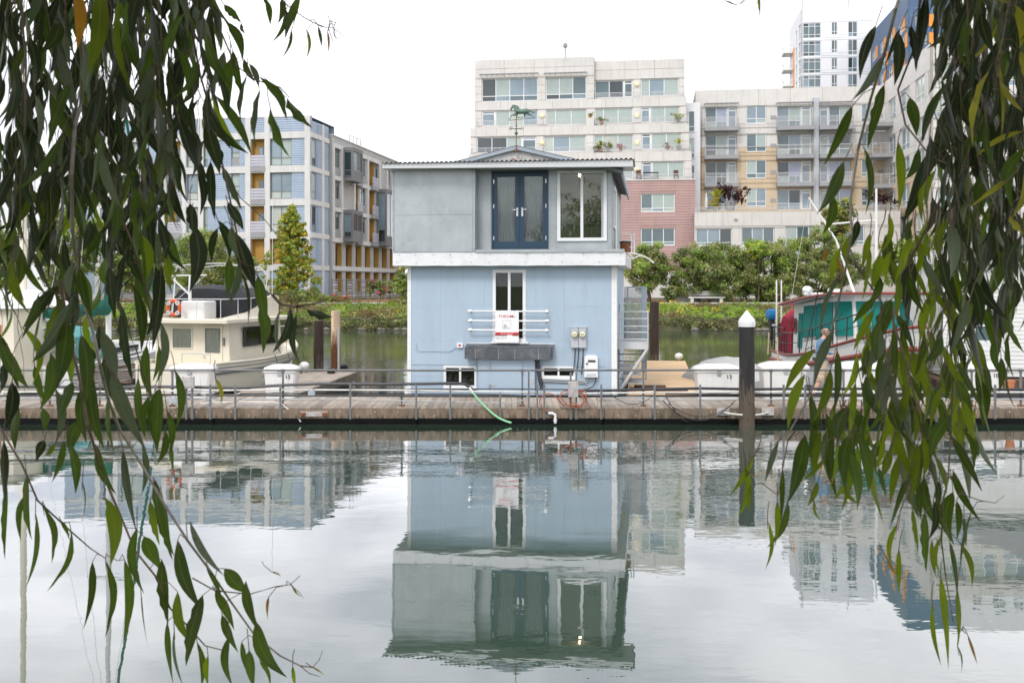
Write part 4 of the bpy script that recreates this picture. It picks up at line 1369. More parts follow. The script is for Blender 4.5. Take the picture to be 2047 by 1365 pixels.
b = MB(); b.lathe([(.19, .321), (.18, .36), (.02, .39)], (0, 0, 0), 14); b.build('lid', 'plastic_black', t, smooth=True)
# ---------------------------------------------------------------- buildings behind the creek
rb = random.Random(5)
def siding(fr, root, u0, u1, z0, z1, holes, mat, step=.2, y=0.0, name='siding', d=.025):
    """lapped boards: each course leans out at its foot"""
    mb = MB()
    n = max(1, round((z1 - z0) / step))
    for i in range(n):
        a, b_ = z0 + (z1 - z0) * i / n, z0 + (z1 - z0) * (i + 1) / n
        for p, q in free_spans(u0, u1, a, b_, holes):
            mb.poly([(p, y - d, a), (q, y - d, a), (q, y - .002, b_), (p, y - .002, b_)])
            mb.poly([(p, y, a), (q, y, a), (q, y - d, a), (p, y - d, a)])
    return mb.build(name, mat, root, fr.M)

def trellis(fr, root, u0, u1, z, out=.9, n=9, name='sun_louvre'):
    b = MB()
    b.box(u0, u1, -out, -out + .05, z + .10, z + .16); b.box(u0, u1, -.06, -.005, z + .28, z + .36)
    for i in range(n + 1):
        u = u0 + (u1 - u0) * i / n
        b.loft([[(u - .02, -out, z + .06), (u + .02, -out, z + .06), (u + .02, -out, z + .12), (u - .02, -out, z + .12)], [(u - .02, -.01, z + .2), (u + .02, -.01, z + .2), (u + .02, -.01, z + .30), (u - .02, -.01, z + .30)]], caps=True)
    b.box(u0, u1, -out * .66, -out * .62, z + .15, z + .19); b.box(u0, u1, -out * .34, -out * .3, z + .2, z + .24)
    return b.build(name, 'slab_grey', root, fr.M)

def shell(fr, root, u0, u1, v0, v1, z0, z1, mat, name='rear_wall', left=True, right=True):
    """side, back and roof faces closing a block behind its front"""
    b = MB()
    if left: b.poly([(u0, v0, z0), (u0, v0, z1), (u0, v1, z1), (u0, v1, z0)])
    if right: b.poly([(u1, v0, z0), (u1, v1, z0), (u1, v1, z1), (u1, v0, z1)])
    b.poly([(u0, v1, z0), (u0, v1, z1), (u1, v1, z1), (u1, v1, z0)])
    b.poly([(u0, v0, z1 - .02), (u1, v0, z1 - .02), (u1, v1, z1 - .02), (u0, v1, z1 - .02)])
    return b.build(name, mat, root, fr.M)

PB = ['pane_blind', 'pane_blind', 'pane_pale', 'pane_teal', 'pane_sky', 'pane_lilac', 'pane_dark']
PT = ['pane_teal', 'pane_dark', 'pane_sky', 'pane_blind']

# ---- centre: cream terraced apartment block on a pink sided base
def centre_block():
    D = 106.0
    p0 = W(1160, HY, D)
    fr = Frame(p0.x, p0.y, GA)
    root = thing('apartment_block', 'cream terraced apartment block on a pink sided base, behind the houseboat roof', 'building', fr.M)
    tiers = [   # (px left, px right, y top, y bottom, depth v, windows)
        (949, 1188, 117, 201 + 3, 3.0, [(963, 1075, 156, 203, 4, 'A'), (1091, 1172, 154, 199, 3, 'A')]),
        (1188, 1369, 120, 199, 3.6, [(1189, 1265, 161, 196, 3, 'D'), (1281, 1357, 157, 192, 3, 'B')]),
        (949, 1372, 199, 252, 2.6, [(963, 1075, 221, 252, 4, 'd'), (1092, 1173, 219, 250, 3, 'B'), (1189, 1265, 216, 247, 3, 'B'), (1281, 1359, 213, 245, 3, 'd')]),
        (940, 1378, 252, 307, 1.4, [(953, 1072, 274, 306, 4, 'D'), (1087, 1171, 272, 304, 3, 'B'), (1187, 1266, 269, 302, 3, 'B'), (1282, 1363, 266, 299, 3, 'd')]),
        (936, 1383, 306, 361, 0.2, [(953, 1072, 328, 360, 4, 'B'), (1087, 1171, 326, 358, 3, 'B'), (1187, 1266, 325, 358, 3, 'B'), (1283, 1368, 323, 356, 3, 'd')]),
    ]
    for ti, (xl, xr, yt, yb, v, wins) in enumerate(tiers):
        u0, u1 = fr.u(xl, v), fr.u(xr, v)
        xm = (xl + xr) / 2
        z0, z1 = fr.z(xm, yb + 1, v), fr.z(xm, yt, v)
        hs = [fr.rect(a, b_, c, d, v) for a, b_, c, d, *_ in wins]
        f2 = fr.sub(0, v, 0)
        wall(f2, root, u0, u1, z0, z1, hs, 'cream_joint', y=.03, depth=.25, name='wall')
        panels(f2, root, u0, u1, z0, z1, hs, 3.0, .85, 'cream', gap=.035, y=.03, th=.03)
        shell(f2, root, u0, u1, .03, 16 - v, z0, z1, 'cream')
        for (a, b_, c, d, n, ty), h in zip(wins, hs):
            kw = dict(fmat='frame_white', y=.14, fw=.10, rnd=rb)
            if ty == 'A': window(f2, root, h, n, 2, rratios=[1, 3.2], panes=['pane_sky', 'pane_teal', 'pane_dark', 'pane_blind'], **kw)
            elif ty == 'B': window(f2, root, h, n, 1, ratios=[1, 1.7, 1.7][:n] if n == 3 else None, panes=['pane_blind', 'pane_blind', 'pane_pale', 'pane_sky', 'pane_lilac'], **kw)
            else:
                wd = (h[1] - h[0]) * .24
                if ty == 'D':
                    window(f2, root, (h[0], h[1] - wd, h[2], h[3]), n - 1, 1, panes=PT, **kw)
                    window(f2, root, (h[1] - wd + .02, h[1], h[2], h[3]), 1, 2, rratios=[4, 1], panes=['pane_lilac', 'pane_teal'], name='terrace_door', **{**kw, 'fw': .14})
                else:
                    window(f2, root, (h[0] + wd + .02, h[1], h[2], h[3]), n - 1, 1, panes=['pane_blind', 'pane_pale', 'pane_blind', 'pane_sky'], **kw)
                    window(f2, root, (h[0], h[0] + wd, h[2], h[3]), 1, 2, rratios=[4, 1], panes=['pane_sky', 'pane_dark'], name='terrace_door', **{**kw, 'fw': .14})
            if ti <= 1 and ty == 'A': trellis(f2, root, h[0] - .1, h[1] + .05, h[3] + .15, 1.0, 10 if n == 4 else 8)
        # wall lamps between the windows
        for a, b_ in ((1075, 1092), (1265, 1281)):
            if ti == 0 or (ti == 1 and a == 1075): continue
            if ti == 4 and a == 1075: continue
            u, z = f2.uz((a + b_) / 2, yt + (yb - yt) * .62 if ti else 170, 0)
            b = MB(); b.lathe([(.26, 0), (.26, .10), (.18, .14), (.17, .15)], (u, -.005, z), 12, 'y'); b.build('wall_lamp', 'lamp_cream', root, f2.M, smooth=True)
    # terrace rails stand on the parapet of the tier below
    for xl, xr, y, v in ((1190, 1368, 193, 2.7), (952, 1085, 249, 1.5), (1092, 1180, 248, 1.5), (1190, 1376, 243, 1.5), (942, 1085, 304, .3), (1090, 1172, 303, .3), (1187, 1381, 299, .3), (1238, 1388, 357, -.9)):
        f2 = fr.sub(0, v, 0)
        u0, u1 = f2.u(xl), f2.u(xr)
        railing(f2, root, u0, u1, f2.z((xl + xr) / 2, y + 3), .62, 4, 0.05, post=1.6, ends=.8)
    for x0, x1, y0, y1, v in ((1173, 1188, 236, 252, 1.45), (1170, 1187, 291, 307, .25)):
        f2 = fr.sub(0, v, 0); r_ = f2.rect(x0, x1, y0, y1); b = MB(); b.bbox(r_[0], r_[1], .0, 1.0, r_[2], r_[3], .02); b.build('pier', 'cream', root, f2.M)
    # pink base
    v = -1.0
    f2 = fr.sub(0, v, 0)
    u0, u1 = f2.u(925), f2.u(1390)
    z1, z0 = f2.z(1320, 361), 1.9
    hs = [f2.rect(1281, 1349, 387, 424), f2.rect(1281, 1349, 456, 491), f2.rect(960, 1060, 400, 440)]
    wall(f2, root, u0, u1, z0, z1, hs, 'pink_siding', y=.0, depth=.3)
    siding(f2, root, u0, u1, 4.6, z1, [(h[0] - .12, h[1] + .12, h[2] - .2, h[3] + .1) for h in hs], 'pink_siding', .27, d=.045)
    shell(f2, root, u0, u1, 0, 17, z0, z1, 'pink_siding')
    for h in hs: window(f2, root, h, 3, 2, rratios=[1, 4], y=.1, fw=.10, panes=['pane_teal', 'pane_blind', 'pane_sky'], rnd=rb, sill=.08)
    piece('base_course', 'cream', root, f2.M, u0 - .02, u1 + .02, -.12, -.05, z0, 4.55)
    b = MB(); b.box(u0 - .05, u1 + .05, -.1, .3, z1 + .002, z1 + .12); b.build('coping', 'cream', root, f2.M)
    # rooftop light globe
    ul, zl = fr.uz(1130, 115, 4)
    b = MB(); b.tube([(ul, 4, zl - .2), (ul, 4, zl + 1.0)], .07, 8); b.lathe([(.12, 1.0), (.26, 1.15), (.27, 1.4), (.15, 1.6), (.02, 1.62)], (ul, 4, zl), 12); b.build('roof_light', 'slab_grey', root, smooth=True)
    # narrow recessed glass link to the right
    f2 = fr.sub(0, 6.0, 0)
    r_ = f2.rect(1369, 1400, 205, 480)
    wall(f2, root, r_[0], r_[1], 1.9, r_[3], [], 'white_panel', y=.1)
    for yy in (222, 275, 330, 385):
        window(f2, root, f2.rect(1376, 1389, yy, yy + 42), 1, 2, rratios=[1, 3], y=-.01, fw=.08, panes=['pane_blind', 'pane_teal'], rnd=rb)
    return fr, root
cfr, croot = centre_block()

# ---- right: cream and tan apartment block with stacked balconies
def balcony_block():
    D = 110.0
    p0 = W(1550, HY, D)
    fr = Frame(p0.x, p0.y, GA)
    root = thing('apartment_block', 'cream and tan apartment block with stacks of railed balconies, right of the terraced block', 'building', fr.M)
    u0, u1 = fr.u(1390), fr.u(1775)
    zt = fr.z(1550, 177)
    zmid = fr.z(1550, 293)
    floors = [(214, 256), (270, 312), (323, 367), (379, 420)]
    holes = []
    todo = []
    def dy(x): return -(x - 1470) * .012                 # floor lines climb to the right
    for i, (a, b_) in enumerate(floors):
        for x0, x1, kind in ((1410, 1473, 'bay'), (1492, 1532, 'win'), (1554, 1622, 'bay'), (1638, 1701, 'bay'), (1722, 1745, 'win')):
            o = dy((x0 + x1) / 2) * (1 - i * .18)
            if kind == 'bay': r_ = fr.rect(x0, x1, a + o, b_ + o)
            else: r_ = fr.rect(x0, x1, a - 2 + o, a - 2 + 36 + o)
            holes.append(r_); todo.append((r_, kind, i, x0))
    for za, zb_, jm, pm in ((zmid, zt, 'cream_joint', 'cream'), (fr.z(1550, 424), zmid, 'tan_joint', 'tan')):
        hs = [h for h in holes if h[2] < zb_ and h[3] > za]
        hs2 = [(h[0], h[1], max(h[2], za), min(h[3], zb_)) for h in hs]
        wall(fr, root, u0, u1, za, zb_, hs2, jm, y=.03, depth=.3)
        panels(fr, root, u0, u1, za, zb_, hs2, 3.2, 1.5, pm, gap=.03, y=.03, th=.03)
    shell(fr, root, u0, u1, .03, 14, 1.9, zt, 'cream')
    for r_, kind, i, x0 in todo:
        if kind == 'bay':
            wd = (r_[1] - r_[0]) * .3
            left = x0 == 1638
            ra = (r_[0] + (wd + .02 if left else 0), r_[1] - (0 if left else wd + .02), r_[2], r_[3])
            window(fr, root, ra, 2, 2, rratios=[1, 2.2], y=.25, fw=.09, panes=['pane_blind', 'pane_teal', 'pane_sky', 'pane_dark', 'pane_lilac'], rnd=rb)
            rd = (r_[0], r_[0] + wd, r_[2], r_[3]) if left else (r_[1] - wd, r_[1], r_[2], r_[3])
            window(fr, root, rd, 1, 2, rratios=[4.5, 1], y=.2, fw=.16, panes=['pane_blind', 'pane_sky'], rnd=rb, name='balcony_door')
            if i < 3:
                b = MB(); b.box(r_[0] - .15, r_[1] + .15, -1.25, -.01, r_[2] - .45, r_[2] - .02); bal = b.build('balcony', 'slab_grey', root, fr.M)
                railing(fr, bal, r_[0] - .1, r_[1] + .1, r_[2] - .02, 1.05, 9, -1.18, post=1.7, r=.02, ends=1.1)
            if i == 0: trellis(fr, root, r_[0] - .1, r_[1] + .1, r_[3] + .1, 1.3, 10)
        else:
            window(fr, root, r_, 2, 2, rratios=[1, 2.6], y=.1, fw=.09, panes=['pane_blind', 'pane_teal', 'pane_sky', 'pane_blind'], rnd=rb)
            b = MB(); b.box(r_[1] + .45, r_[1] + 1.05, -.05, -.003, r_[2] + .45, r_[2] + .85); b.build('vent', 'slab_grey', root, fr.M)
    # downpipe pilaster
    r_ = fr.rect(1625, 1636, 196, 424)
    b = MB(); b.bbox(r_[0], r_[1], -.5, -.004, r_[2], r_[3], .04); b.build('pilaster', 'meter_grey', root, fr.M)
    # podium with terrace rail
    f2 = fr.sub(0, -9.0, 0)
    u0, u1 = f2.u(1388), f2.u(1800)
    z1 = f2.z(1500, 424)
    hs = [f2.rect(1391, 1463, 457, 492), f2.rect(1482, 1548, 455, 492), f2.rect(1570, 1640, 452, 492), f2.rect(1662, 1728, 450, 490)]
    wall(f2, root, u0, u1, 1.9, z1, hs, 'cream_joint', y=.03, depth=.3)
    panels(f2, root, u0, u1, 5.0, z1, hs, 3.0, 1.6, 'cream', gap=.03, y=.03, th=.03)
    piece('base_course', 'cream', root, f2.M, u0, u1, -.02, .029, 1.9, 4.98)
    b = MB(); b.poly([(u0, 0, z1 - .05), (u1, 0, z1 - .05), (u1, 9, z1 - .05), (u0, 9, z1 - .05)]); b.build('terrace', 'path_concrete', root, f2.M)
    for h in hs: window(f2, root, h, 3, 2, rratios=[1, 4], y=.12, fw=.09, panes=['pane_blind', 'pane_teal', 'pane_dark', 'pane_sky'], rnd=rb)
    railing(f2, root, u0 + .1, u1, z1, .55, 3, .15, post=2.2)
    b = MB(); r_ = f2.rect(1468, 1474, 437, 441); b.box(r_[0], r_[1], -.12, -.003, r_[2], r_[3]); b.build('vent', 'slab_grey', root, f2.M)
    return fr, root
bfr, broot = balcony_block()

# ---- far right: wing coming towards the creek
def wing_block():
    far = W(1757, HY, 110.0); near = W(1858, HY, 91.0)
    ang = math.degrees(math.atan2(near.x - far.x, -(near.y - far.y)))
    fr0 = Frame(near.x, near.y, GA)
    root = thing('apartment_wing', 'cream apartment wing with corner balconies behind the right hanging branches', 'building', fr0.M)
    zt = CH + (HY - 88) * 91.0 / F
    L = fr0.sub(0, 19.0, 90)                            # left face: u from far to near
    floors = []
    hl = []
    for yt, yb in ((140, 190), (225, 275), (290, 340), (350, 400), (420, 470)):
        for x0, x1 in ((1776, 1790), (1800, 1818), (1830, 1848)):
            z1_, z0_ = CH + (HY - yt) * 91 / F, CH + (HY - yb) * 91 / F
            hl.append((L.u(x0), L.u(x1), z0_, z1_))
    zsp = CH + (HY - 318) * 91.0 / F
    for za, zb_, jm, pm in ((zsp, zt, 'cream_joint', 'cream'), (1.9, zsp, 'tan_joint', 'tan')):
        hs = [(h[0], h[1], max(h[2], za), min(h[3], zb_)) for h in hl if h[2] < zb_ and h[3] > za]
        wall(L, root, 0, 19.0, za, zb_, hs, jm, y=.03, depth=.25)
        panels(L, root, 0, 19.0, za, zb_, hs, 4.5, 2.2, pm, gap=.035, y=.03, th=.03)
    for h in hl: window(L, root, h, 2, 2, rratios=[1, 2.6], y=.1, fw=.10, panes=['pane_blind', 'pane_sky', 'pane_pale'], rnd=rb)
    # front face
    u1 = 26.0
    hf = []
    for yt, yb in ((127, 172), (193, 235), (255, 297), (315, 357), (375, 417), (440, 480), (500, 540)):
        for x0, x1 in ((1872, 1930), (1945, 1990), (2005, 2060)):
            hf.append(fr0.rect(x0, x1, yt, yb))
    wall(fr0, root, 0, u1, 1.9, zt, hf, 'cream_joint', y=.03, depth=.3)
    panels(fr0, root, 0, 13.5, 1.9, zt, hf, 4.0, 1.4, 'cream', gap=.035, y=.03, th=.03)
    piece('panel', 'cream', root, fr0.M, 13.5, u1, 0, .03, 1.9, zt)
    for j, h in enumerate(hf):
        window(fr0, root, h, 2, 2, rratios=[1, 2.6], y=.15, fw=.10, panes=['pane_blind', 'pane_sky', 'pane_pale'], rnd=rb)
        if j // 3 in (1, 3, 5) and j % 3 == 0: railing(fr0, root, h[0] - .2, h[1] + .2, h[2] - .1, 1.0, 5, -.1)
        if j < 3: trellis(fr0, root, h[0] - .1, h[1] + .1, h[3] + .1, 1.2, 9)
    shell(fr0, root, 0.02, u1, .03, 19, 1.9, zt, 'cream', left=False)
    # corner balconies
    for yy in (252, 312, 372, 430):
        z = CH + (HY - yy) * 108 / F
        c = W(1769, HY, 106.5)
        b = MB(); b.box(-1.7, 1.0, -1.8, 1.5, z - .5, z - .1)
        bal = b.build('balcony', 'slab_grey', root, Matrix.Translation((c.x, c.y, 0)) @ Matrix.Rotation(-R(GA), 4, 'Z'))
        fb = Frame(c.x, c.y, GA)
        railing(fb, bal, -1.65, .95, z - .1, 1.05, 6, -1.72, post=.9, ends=3.0)
        fb2 = Frame(c.x, c.y, GA)
    return root
wing_block()

# ---- white tower with glazed corner
def tower():
    c = W(1601, HY, 166.0)
    fr = Frame(c.x, c.y, GA)
    root = thing('apartment_tower', 'tall white apartment tower with a glazed corner and orange side strips', 'building', fr.M)
    zt = CH + (HY - 19) * 166 / F
    u1 = fr.u(1747)
    ys = [(46, 77), (82, 113), (117, 147), (151, 181), (186, 216), (221, 251)]
    hs, kinds = [], []
    for a, b_ in ys:
        for x0, x1, k_ in ((1605, 1641, 3), (1662, 1674, 2), (1695, 1714, 2)):
            o = -(x0 - 1605) * .03
            hs.append(fr.rect(x0, x1, a + o, b_ + o - (5 if k_ == 2 and x0 == 1662 else 0))); kinds.append(k_)
    wall(fr, root, 0, u1, 1.9, zt, hs, 'white_joint', y=.03, depth=.2)
    zlow = CH + (HY - 260) * 166 / F
    panels(fr, root, 0, u1, zlow, zt, hs, 3.6, 2.6, 'white_panel', gap=.05, y=.03, th=.03)
    for h, k_ in zip(hs, kinds): window(fr, root, h, k_, 3 if k_ == 3 else 2, y=.06, fw=.10, rratios=[1, 2.2, 1] if k_ == 3 else [1, 2.6], panes=['pane_teal', 'pane_sky', 'pane_dark', 'pane_teal'], rnd=rb)
    L = fr.sub(0, 14.0, 90)
    hl = []
    for a, b_ in ys:
        z1_, z0_ = CH + (HY - a) * 166 / F, CH + (HY - b_) * 166 / F
        hl.append((8.0, 9.6, z0_, z1_)); hl.append((11.4, 13.6, z0_, z1_))
    wall(L, root, 0, 14.0, 1.9, zt, hl, 'white_panel', y=.0, depth=.2)
    for h in hl: window(L, root, h, 2, 2, y=.06, fw=.12, panes=['pane_teal', 'pane_sky'], rnd=rb)
    piece('orange_strip', 'orange_panel', root, L.M, 5.0, 6.4, -.10, -.004, zlow, zt - 4.6)
    for a, b_ in ys:
        z0_ = CH + (HY - b_) * 166 / F
        b = MB(); b.box(1.2, 4.6, -1.6, -.005, z0_ - .3, z0_); bal = b.build('balcony', 'white_panel', root, L.M)
        railing(L, bal, 1.3, 4.5, z0_, 1.2, 5, -1.5, ends=1.4)
    shell(fr, root, 0.02, u1, .04, 13.9, 1.9, zt, 'white_panel', left=False)
    b = MB()
    for px in (1610, 1703): b.tube([(fr.u(px), 3, zt), (fr.u(px), 3, zt + 2.2)], .08, 6)
    b.build('mast', 'slab_grey', root, fr.M)
tower()
# ---- blue and orange block
def blue_orange():
    near = W(1815, HY, 140.0); far = W(1736, HY, 164.0)
    fr = Frame(near.x, near.y, GA)
    root = thing('apartment_tower', 'blue apartment tower with orange window strips behind the right branches', 'building', fr.M)
    zt = CH + (HY + 16) * 140 / F
    ln = 24.0
    L = fr.sub(0, ln, 90)
    hl = []
    st = 2.55
    zlow = CH + (HY - 200) * 140 / F
    nz_ = int((zt - zlow - .6) / st)
    for i in range(nz_):
        z0_ = zlow + i * st
        for k_ in range(4):
            u = 1.2 + k_ * 5.8 + (1.3 if i % 2 else 0)
            hl.append((u, u + 2.6, z0_, z0_ + 1.8))
    wall(L, root, 0, ln, 1.9, zt, hl, 'navy_panel', y=0, depth=.2)
    for j, h in enumerate(hl):
        window(L, root, h, 2, 2, y=.05, fw=.10, panes=['pane_teal', 'pane_sky', 'pane_dark'], rnd=rb)
        piece('orange_panel', 'orange_panel', root, L.M, h[1] + .1, h[1] + 1.3, -.08, -.004, h[2] - .1, h[3] + .1)
    u1 = fr.u(1913)
    hf = []
    for i in range(nz_):
        z0_ = zlow + i * st
        for x0, x1 in ((1828, 1855), (1868, 1902)):
            hf.append((fr.u(x0), fr.u(x1), z0_, z0_ + 1.6))
    wall(fr, root, 0, u1, 1.9, zt, hf, 'white_joint', y=.03, depth=.2)
    panels(fr, root, 0, u1, zlow - 1, zt, hf, 3.0, 1.2, 'navy_panel', gap=.04, y=.03, th=.03)
    for h in hf: window(fr, root, h, 3, 1, y=.06, fw=.09, fmat='frame_navy', panes=['pane_teal', 'pane_sky', 'pane_dark'], rnd=rb)
    for i in range(nz_): piece('orange_panel', 'orange_panel', root, fr.M, fr.u(1857), fr.u(1866), -.08, -.002, zlow + i * st, zlow + i * st + 1.7)
    shell(fr, root, .02, u1, .03, ln, 1.9, zt, 'navy_panel', left=False)
    # white bay on its right
    f2 = fr.sub(u1 + .02, -.4, 0)
    hw2 = []
    for i in range(nz_):
        for x0, x1 in ((1945, 1965), (1985, 2010), (2025, 2047)): hw2.append((f2.u(x0), f2.u(x1), zlow + i * st, zlow + i * st + 1.8))
    wall(f2, root, 0, 16, 1.9, zt, hw2, 'white_panel', y=0, depth=.2)
    for h in hw2: window(f2, root, h, 2, 2, y=.06, fw=.12, panes=['pane_teal', 'pane_sky'], rnd=rb)
    shell(f2, root, .02, 16, .03, 18, 1.9, zt, 'white_panel')
blue_orange()

# ---- left: blue sided block with concrete grid, grey side facing the court
def blue_block():
    D = 88.0
    c = W(621, HY, D)
    fr = Frame(c.x, c.y, GA + 2)
    root = thing('apartment_block', 'pale blue sided apartment block with white concrete grid and ochre balconies, on the left', 'building', fr.M)
    uL_ = -24.0
    # floor band centres at the corner column
    yb = [269, 337, 404, 470, 535]
    zb_ = [CH + (HY - y) * D / F for y in yb]
    zt = CH + (HY - 233) * D / F
    zg = 1.9
    # vertical bays in photo columns (fronts of the concrete posts), left to right
    def up(px): return fr.u(px)
    blocks = []
    levels = [zg] + zb_[::-1] + [zt]
    posts = [uL_, uL_ + 4.4, up(385) - 4.2, up(385), up(495), up(540) - .55, up(612)]
    # wall behind, with openings
    holes, specs = [], []
    for i in range(5):                                   # i-th storey below the top band
        z1_ = zb_[i] - .32
        z0_ = (zb_[i + 1] if i < 4 else zg) + .32
        if i == 4: continue
        rB = (up(502), up(531), z0_, z1_); rW = (up(540), up(583), z0_, z1_)
        rN = (up(462), up(479), z0_ + (.0), z1_)
        if i == 3:
            rB = (up(502), up(583), z0_, z1_)
            holes.append(rB); specs.append((rB, 'porch')); continue
        for r_, k_ in ((rB, 'balcony'), (rW, 'big'), (rN, 'narrow')): holes.append(r_); specs.append((r_, k_))
        for s_ in (8.0, 14.5):
            r2 = (rB[0] - s_, rB[1] - s_, z0_, z1_); r3 = (rW[0] - s_ , rW[1] - s_, z0_, z1_)
            holes.append(r2); specs.append((r2, 'balcony' if s_ < 10 else 'narrow')); holes.append(r3); specs.append((r3, 'big'))
    wall(fr, root, uL_, .0, zg, zt, holes, 'blue_siding', y=.03, depth=.5)
    siding(fr, root, uL_, 0, zg, zt, holes, 'blue_siding', .20, y=.028, d=.05)
    for z in zb_ + [zg + .25]: piece('concrete_band', 'concrete_frame', root, fr.M, uL_, .03, -.10, .024, z - .30, z + .30)
    piece('parapet_cap', 'concrete_frame', root, fr.M, uL_, .03, -.06, .3, zt, zt + .12)
    for u in (up(497) - .28, up(535) - .25, -.52, up(497) - 4.8, up(497) - 8.4, up(535) - 8.3, up(497) - 15, up(535) - 15):
        piece('concrete_post', 'concrete_frame', root, fr.M, u, u + .50, -.13, .022, zg, zt + .02)
    # corner window strip and slim siding panel edge
    for r_, k_ in specs:
        if k_ == 'big': window(fr, root, r_, 2, 2, rratios=[1, 2.4], y=.12, fw=.08, fmat='frame_grey', panes=['pane_blind', 'pane_pale', 'pane_sky', 'pane_blind'], rnd=rb)
        elif k_ == 'narrow':
            window(fr, root, (r_[0], r_[1], r_[2] + .75, r_[3]), 1, 2, rratios=[1, 2.4], y=.12, fw=.07, fmat='frame_grey', panes=['pane_blind', 'pane_sky'], rnd=rb)
            piece('spandrel', 'slab_grey', root, fr.M, r_[0], r_[1], .08, .2, r_[2], r_[2] + .745)
        else:
            b = MB(); b.box(r_[0], r_[1], .52, .54, r_[2], r_[3]); b.box(r_[0] + .001, r_[0] + .05, .1, .52, r_[2], r_[3]); b.box(r_[1] - .05, r_[1] - .001, .1, .52, r_[2], r_[3])
            b.box(r_[0], r_[1], .1, .52, r_[3] - .04, r_[3] - .001)
            lg = b.build('loggia', 'ochre', root, fr.M)
            if k_ == 'balcony':
                window(fr, lg, (r_[0] + .5, r_[1] - .08, r_[2], r_[3] - .6), 2, 1, y=.46, fw=.07, fmat='frame_grey', panes=['pane_teal', 'pane_dark', 'pane_sky'], rnd=rb, name='balcony_door', fd=.05)
                for q in range(4): piece('balcony_slat', 'slat_lilac', lg, fr.M, r_[0] + .02, r_[1] - .02, -.16, -.135, r_[2] - .02 + q * .25, r_[2] + .19 + q * .25)
                piece('balcony_slab', 'slab_grey', lg, fr.M, r_[0], r_[1], -.19, .5, r_[2] - .5, r_[2] - .06)
    shell(fr, root, uL_, 0, .03, 6.0, zg, zt, 'blue_siding', right=False)
    # right return: blue sided strip then the grey wing going back
    S = fr.sub(0, 0, -90)
    def su(px): return S.u(px)
    w_s = su(657)
    hs = [(.25, su(632), zb_[i + 1] + .3, zb_[i] - .3) for i in range(3)]
    wall(S, root, 0, w_s, zg, zt - .3, hs, 'blue_siding', y=.03, depth=.2)
    siding(S, root, su(634), w_s, zg, zt - .3, [], 'blue_siding', .20, y=.028, d=.05)
    for h in hs: window(S, root, h, 1, 2, rratios=[1, 2.4], y=.05, fw=.08, fmat='frame_grey', panes=['pane_pale', 'pane_sky', 'pane_dark'], rnd=rb)
    for z in zb_: piece('concrete_band', 'concrete_frame', root, S.M, .0, w_s, -.08, .024, z - .22, z + .22)
    piece('concrete_post', 'concrete_frame', root, S.M, su(645) - .3, su(645) + .3, -.07, .02, zg, zt - .3)
    # grey wing
    z_t = CH + (HY - 255) * D / F
    L2 = 24.0
    base = su(659)
    G = S.sub(base, -.25, 0)
    floors = [zb_[0] - .25, zb_[1] - .25, zb_[2] - .25, zb_[3] - .2]
    hg, sp = [], []
    def gu(px): return G.u(px)
    cols = [('win', 668, 680), ('bay', 684, 704), ('bal', 709, 717), ('win', 720, 731), ('bal', 739, 749), ('win', 749, 757), ('bay', 752, 772), ('win', 774, 781)]
    for i in range(3):
        z1_, z0_ = floors[i] - .25, floors[i + 1] + .25
        for k_, a, b_ in cols:
            if k_ == 'win': r_ = (gu(a), gu(b_), z0_ + .75, z1_)
            elif k_ == 'bal': r_ = (gu(a), gu(b_), z0_, z1_)
            else: continue
            if a == 749 and i > 0: continue
            hg.append(r_); sp.append((r_, k_))
    for j in range(7):                                   # arcade, two storeys
        a = gu(671) + j * 2.9
        for zz0, zz1 in ((zb_[4] + .25, zb_[3] - .5), (zg + .05, zb_[4] - .3)):
            r_ = (a, a + 1.9, zz0, zz1); hg.append(r_); sp.append((r_, 'arcade'))
    wall(G, root, 0, L2, zg, z_t, hg, 'concrete_grey', y=.03, depth=.6)
    for z in floors + [zb_[4]]: piece('concrete_band', 'concrete_frame', root, G.M, .0, L2, -.10, .026, z - .2, z + .2)
    for u in (.0, gu(681), gu(706), gu(733), gu(757), gu(772)): piece('concrete_post', 'concrete_frame', root, G.M, u, u + .45, -.12, .025, zb_[3], floors[0] + .2)
    for r_, k_ in sp:
        if k_ == 'win':
            window(G, root, r_, 2, 2, rratios=[3, 1], y=.12, fw=.08, fmat='frame_grey', panes=['pane_teal', 'pane_dark', 'pane_sky', 'pane_blind'], rnd=rb)
            piece('spandrel', 'slab_grey', root, G.M, r_[0], r_[1], -.02, .026, r_[2] - .7, r_[2] - .02)
        else:
            b = MB(); b.box(r_[0], r_[1], .62, .64, r_[2], r_[3]); b.box(r_[0] + .001, r_[0] + .06, .1, .62, r_[2], r_[3]); b.box(r_[1] - .06, r_[1] - .001, .1, .62, r_[2], r_[3])
            lg = b.build('loggia', 'ochre', root, G.M)
            if k_ == 'arcade': piece('shade_panel', 'pane_dark', lg, G.M, r_[0] + .75, r_[1] - .1, .52, .60, r_[2] + .02, r_[3] - .25)  # dark sheet painting the shade inside each arcade opening
            if k_ == 'bal':
                for q in range(4): piece('balcony_slat', 'slat_lilac', lg, G.M, r_[0], r_[1] + .3, -.35, -.31, r_[2] + q * .24, r_[2] + .18 + q * .24)
                piece('balcony_slab', 'slab_grey', lg, G.M, r_[0], r_[1] + .3, -.37, .5, r_[2] - .45, r_[2] - .04)
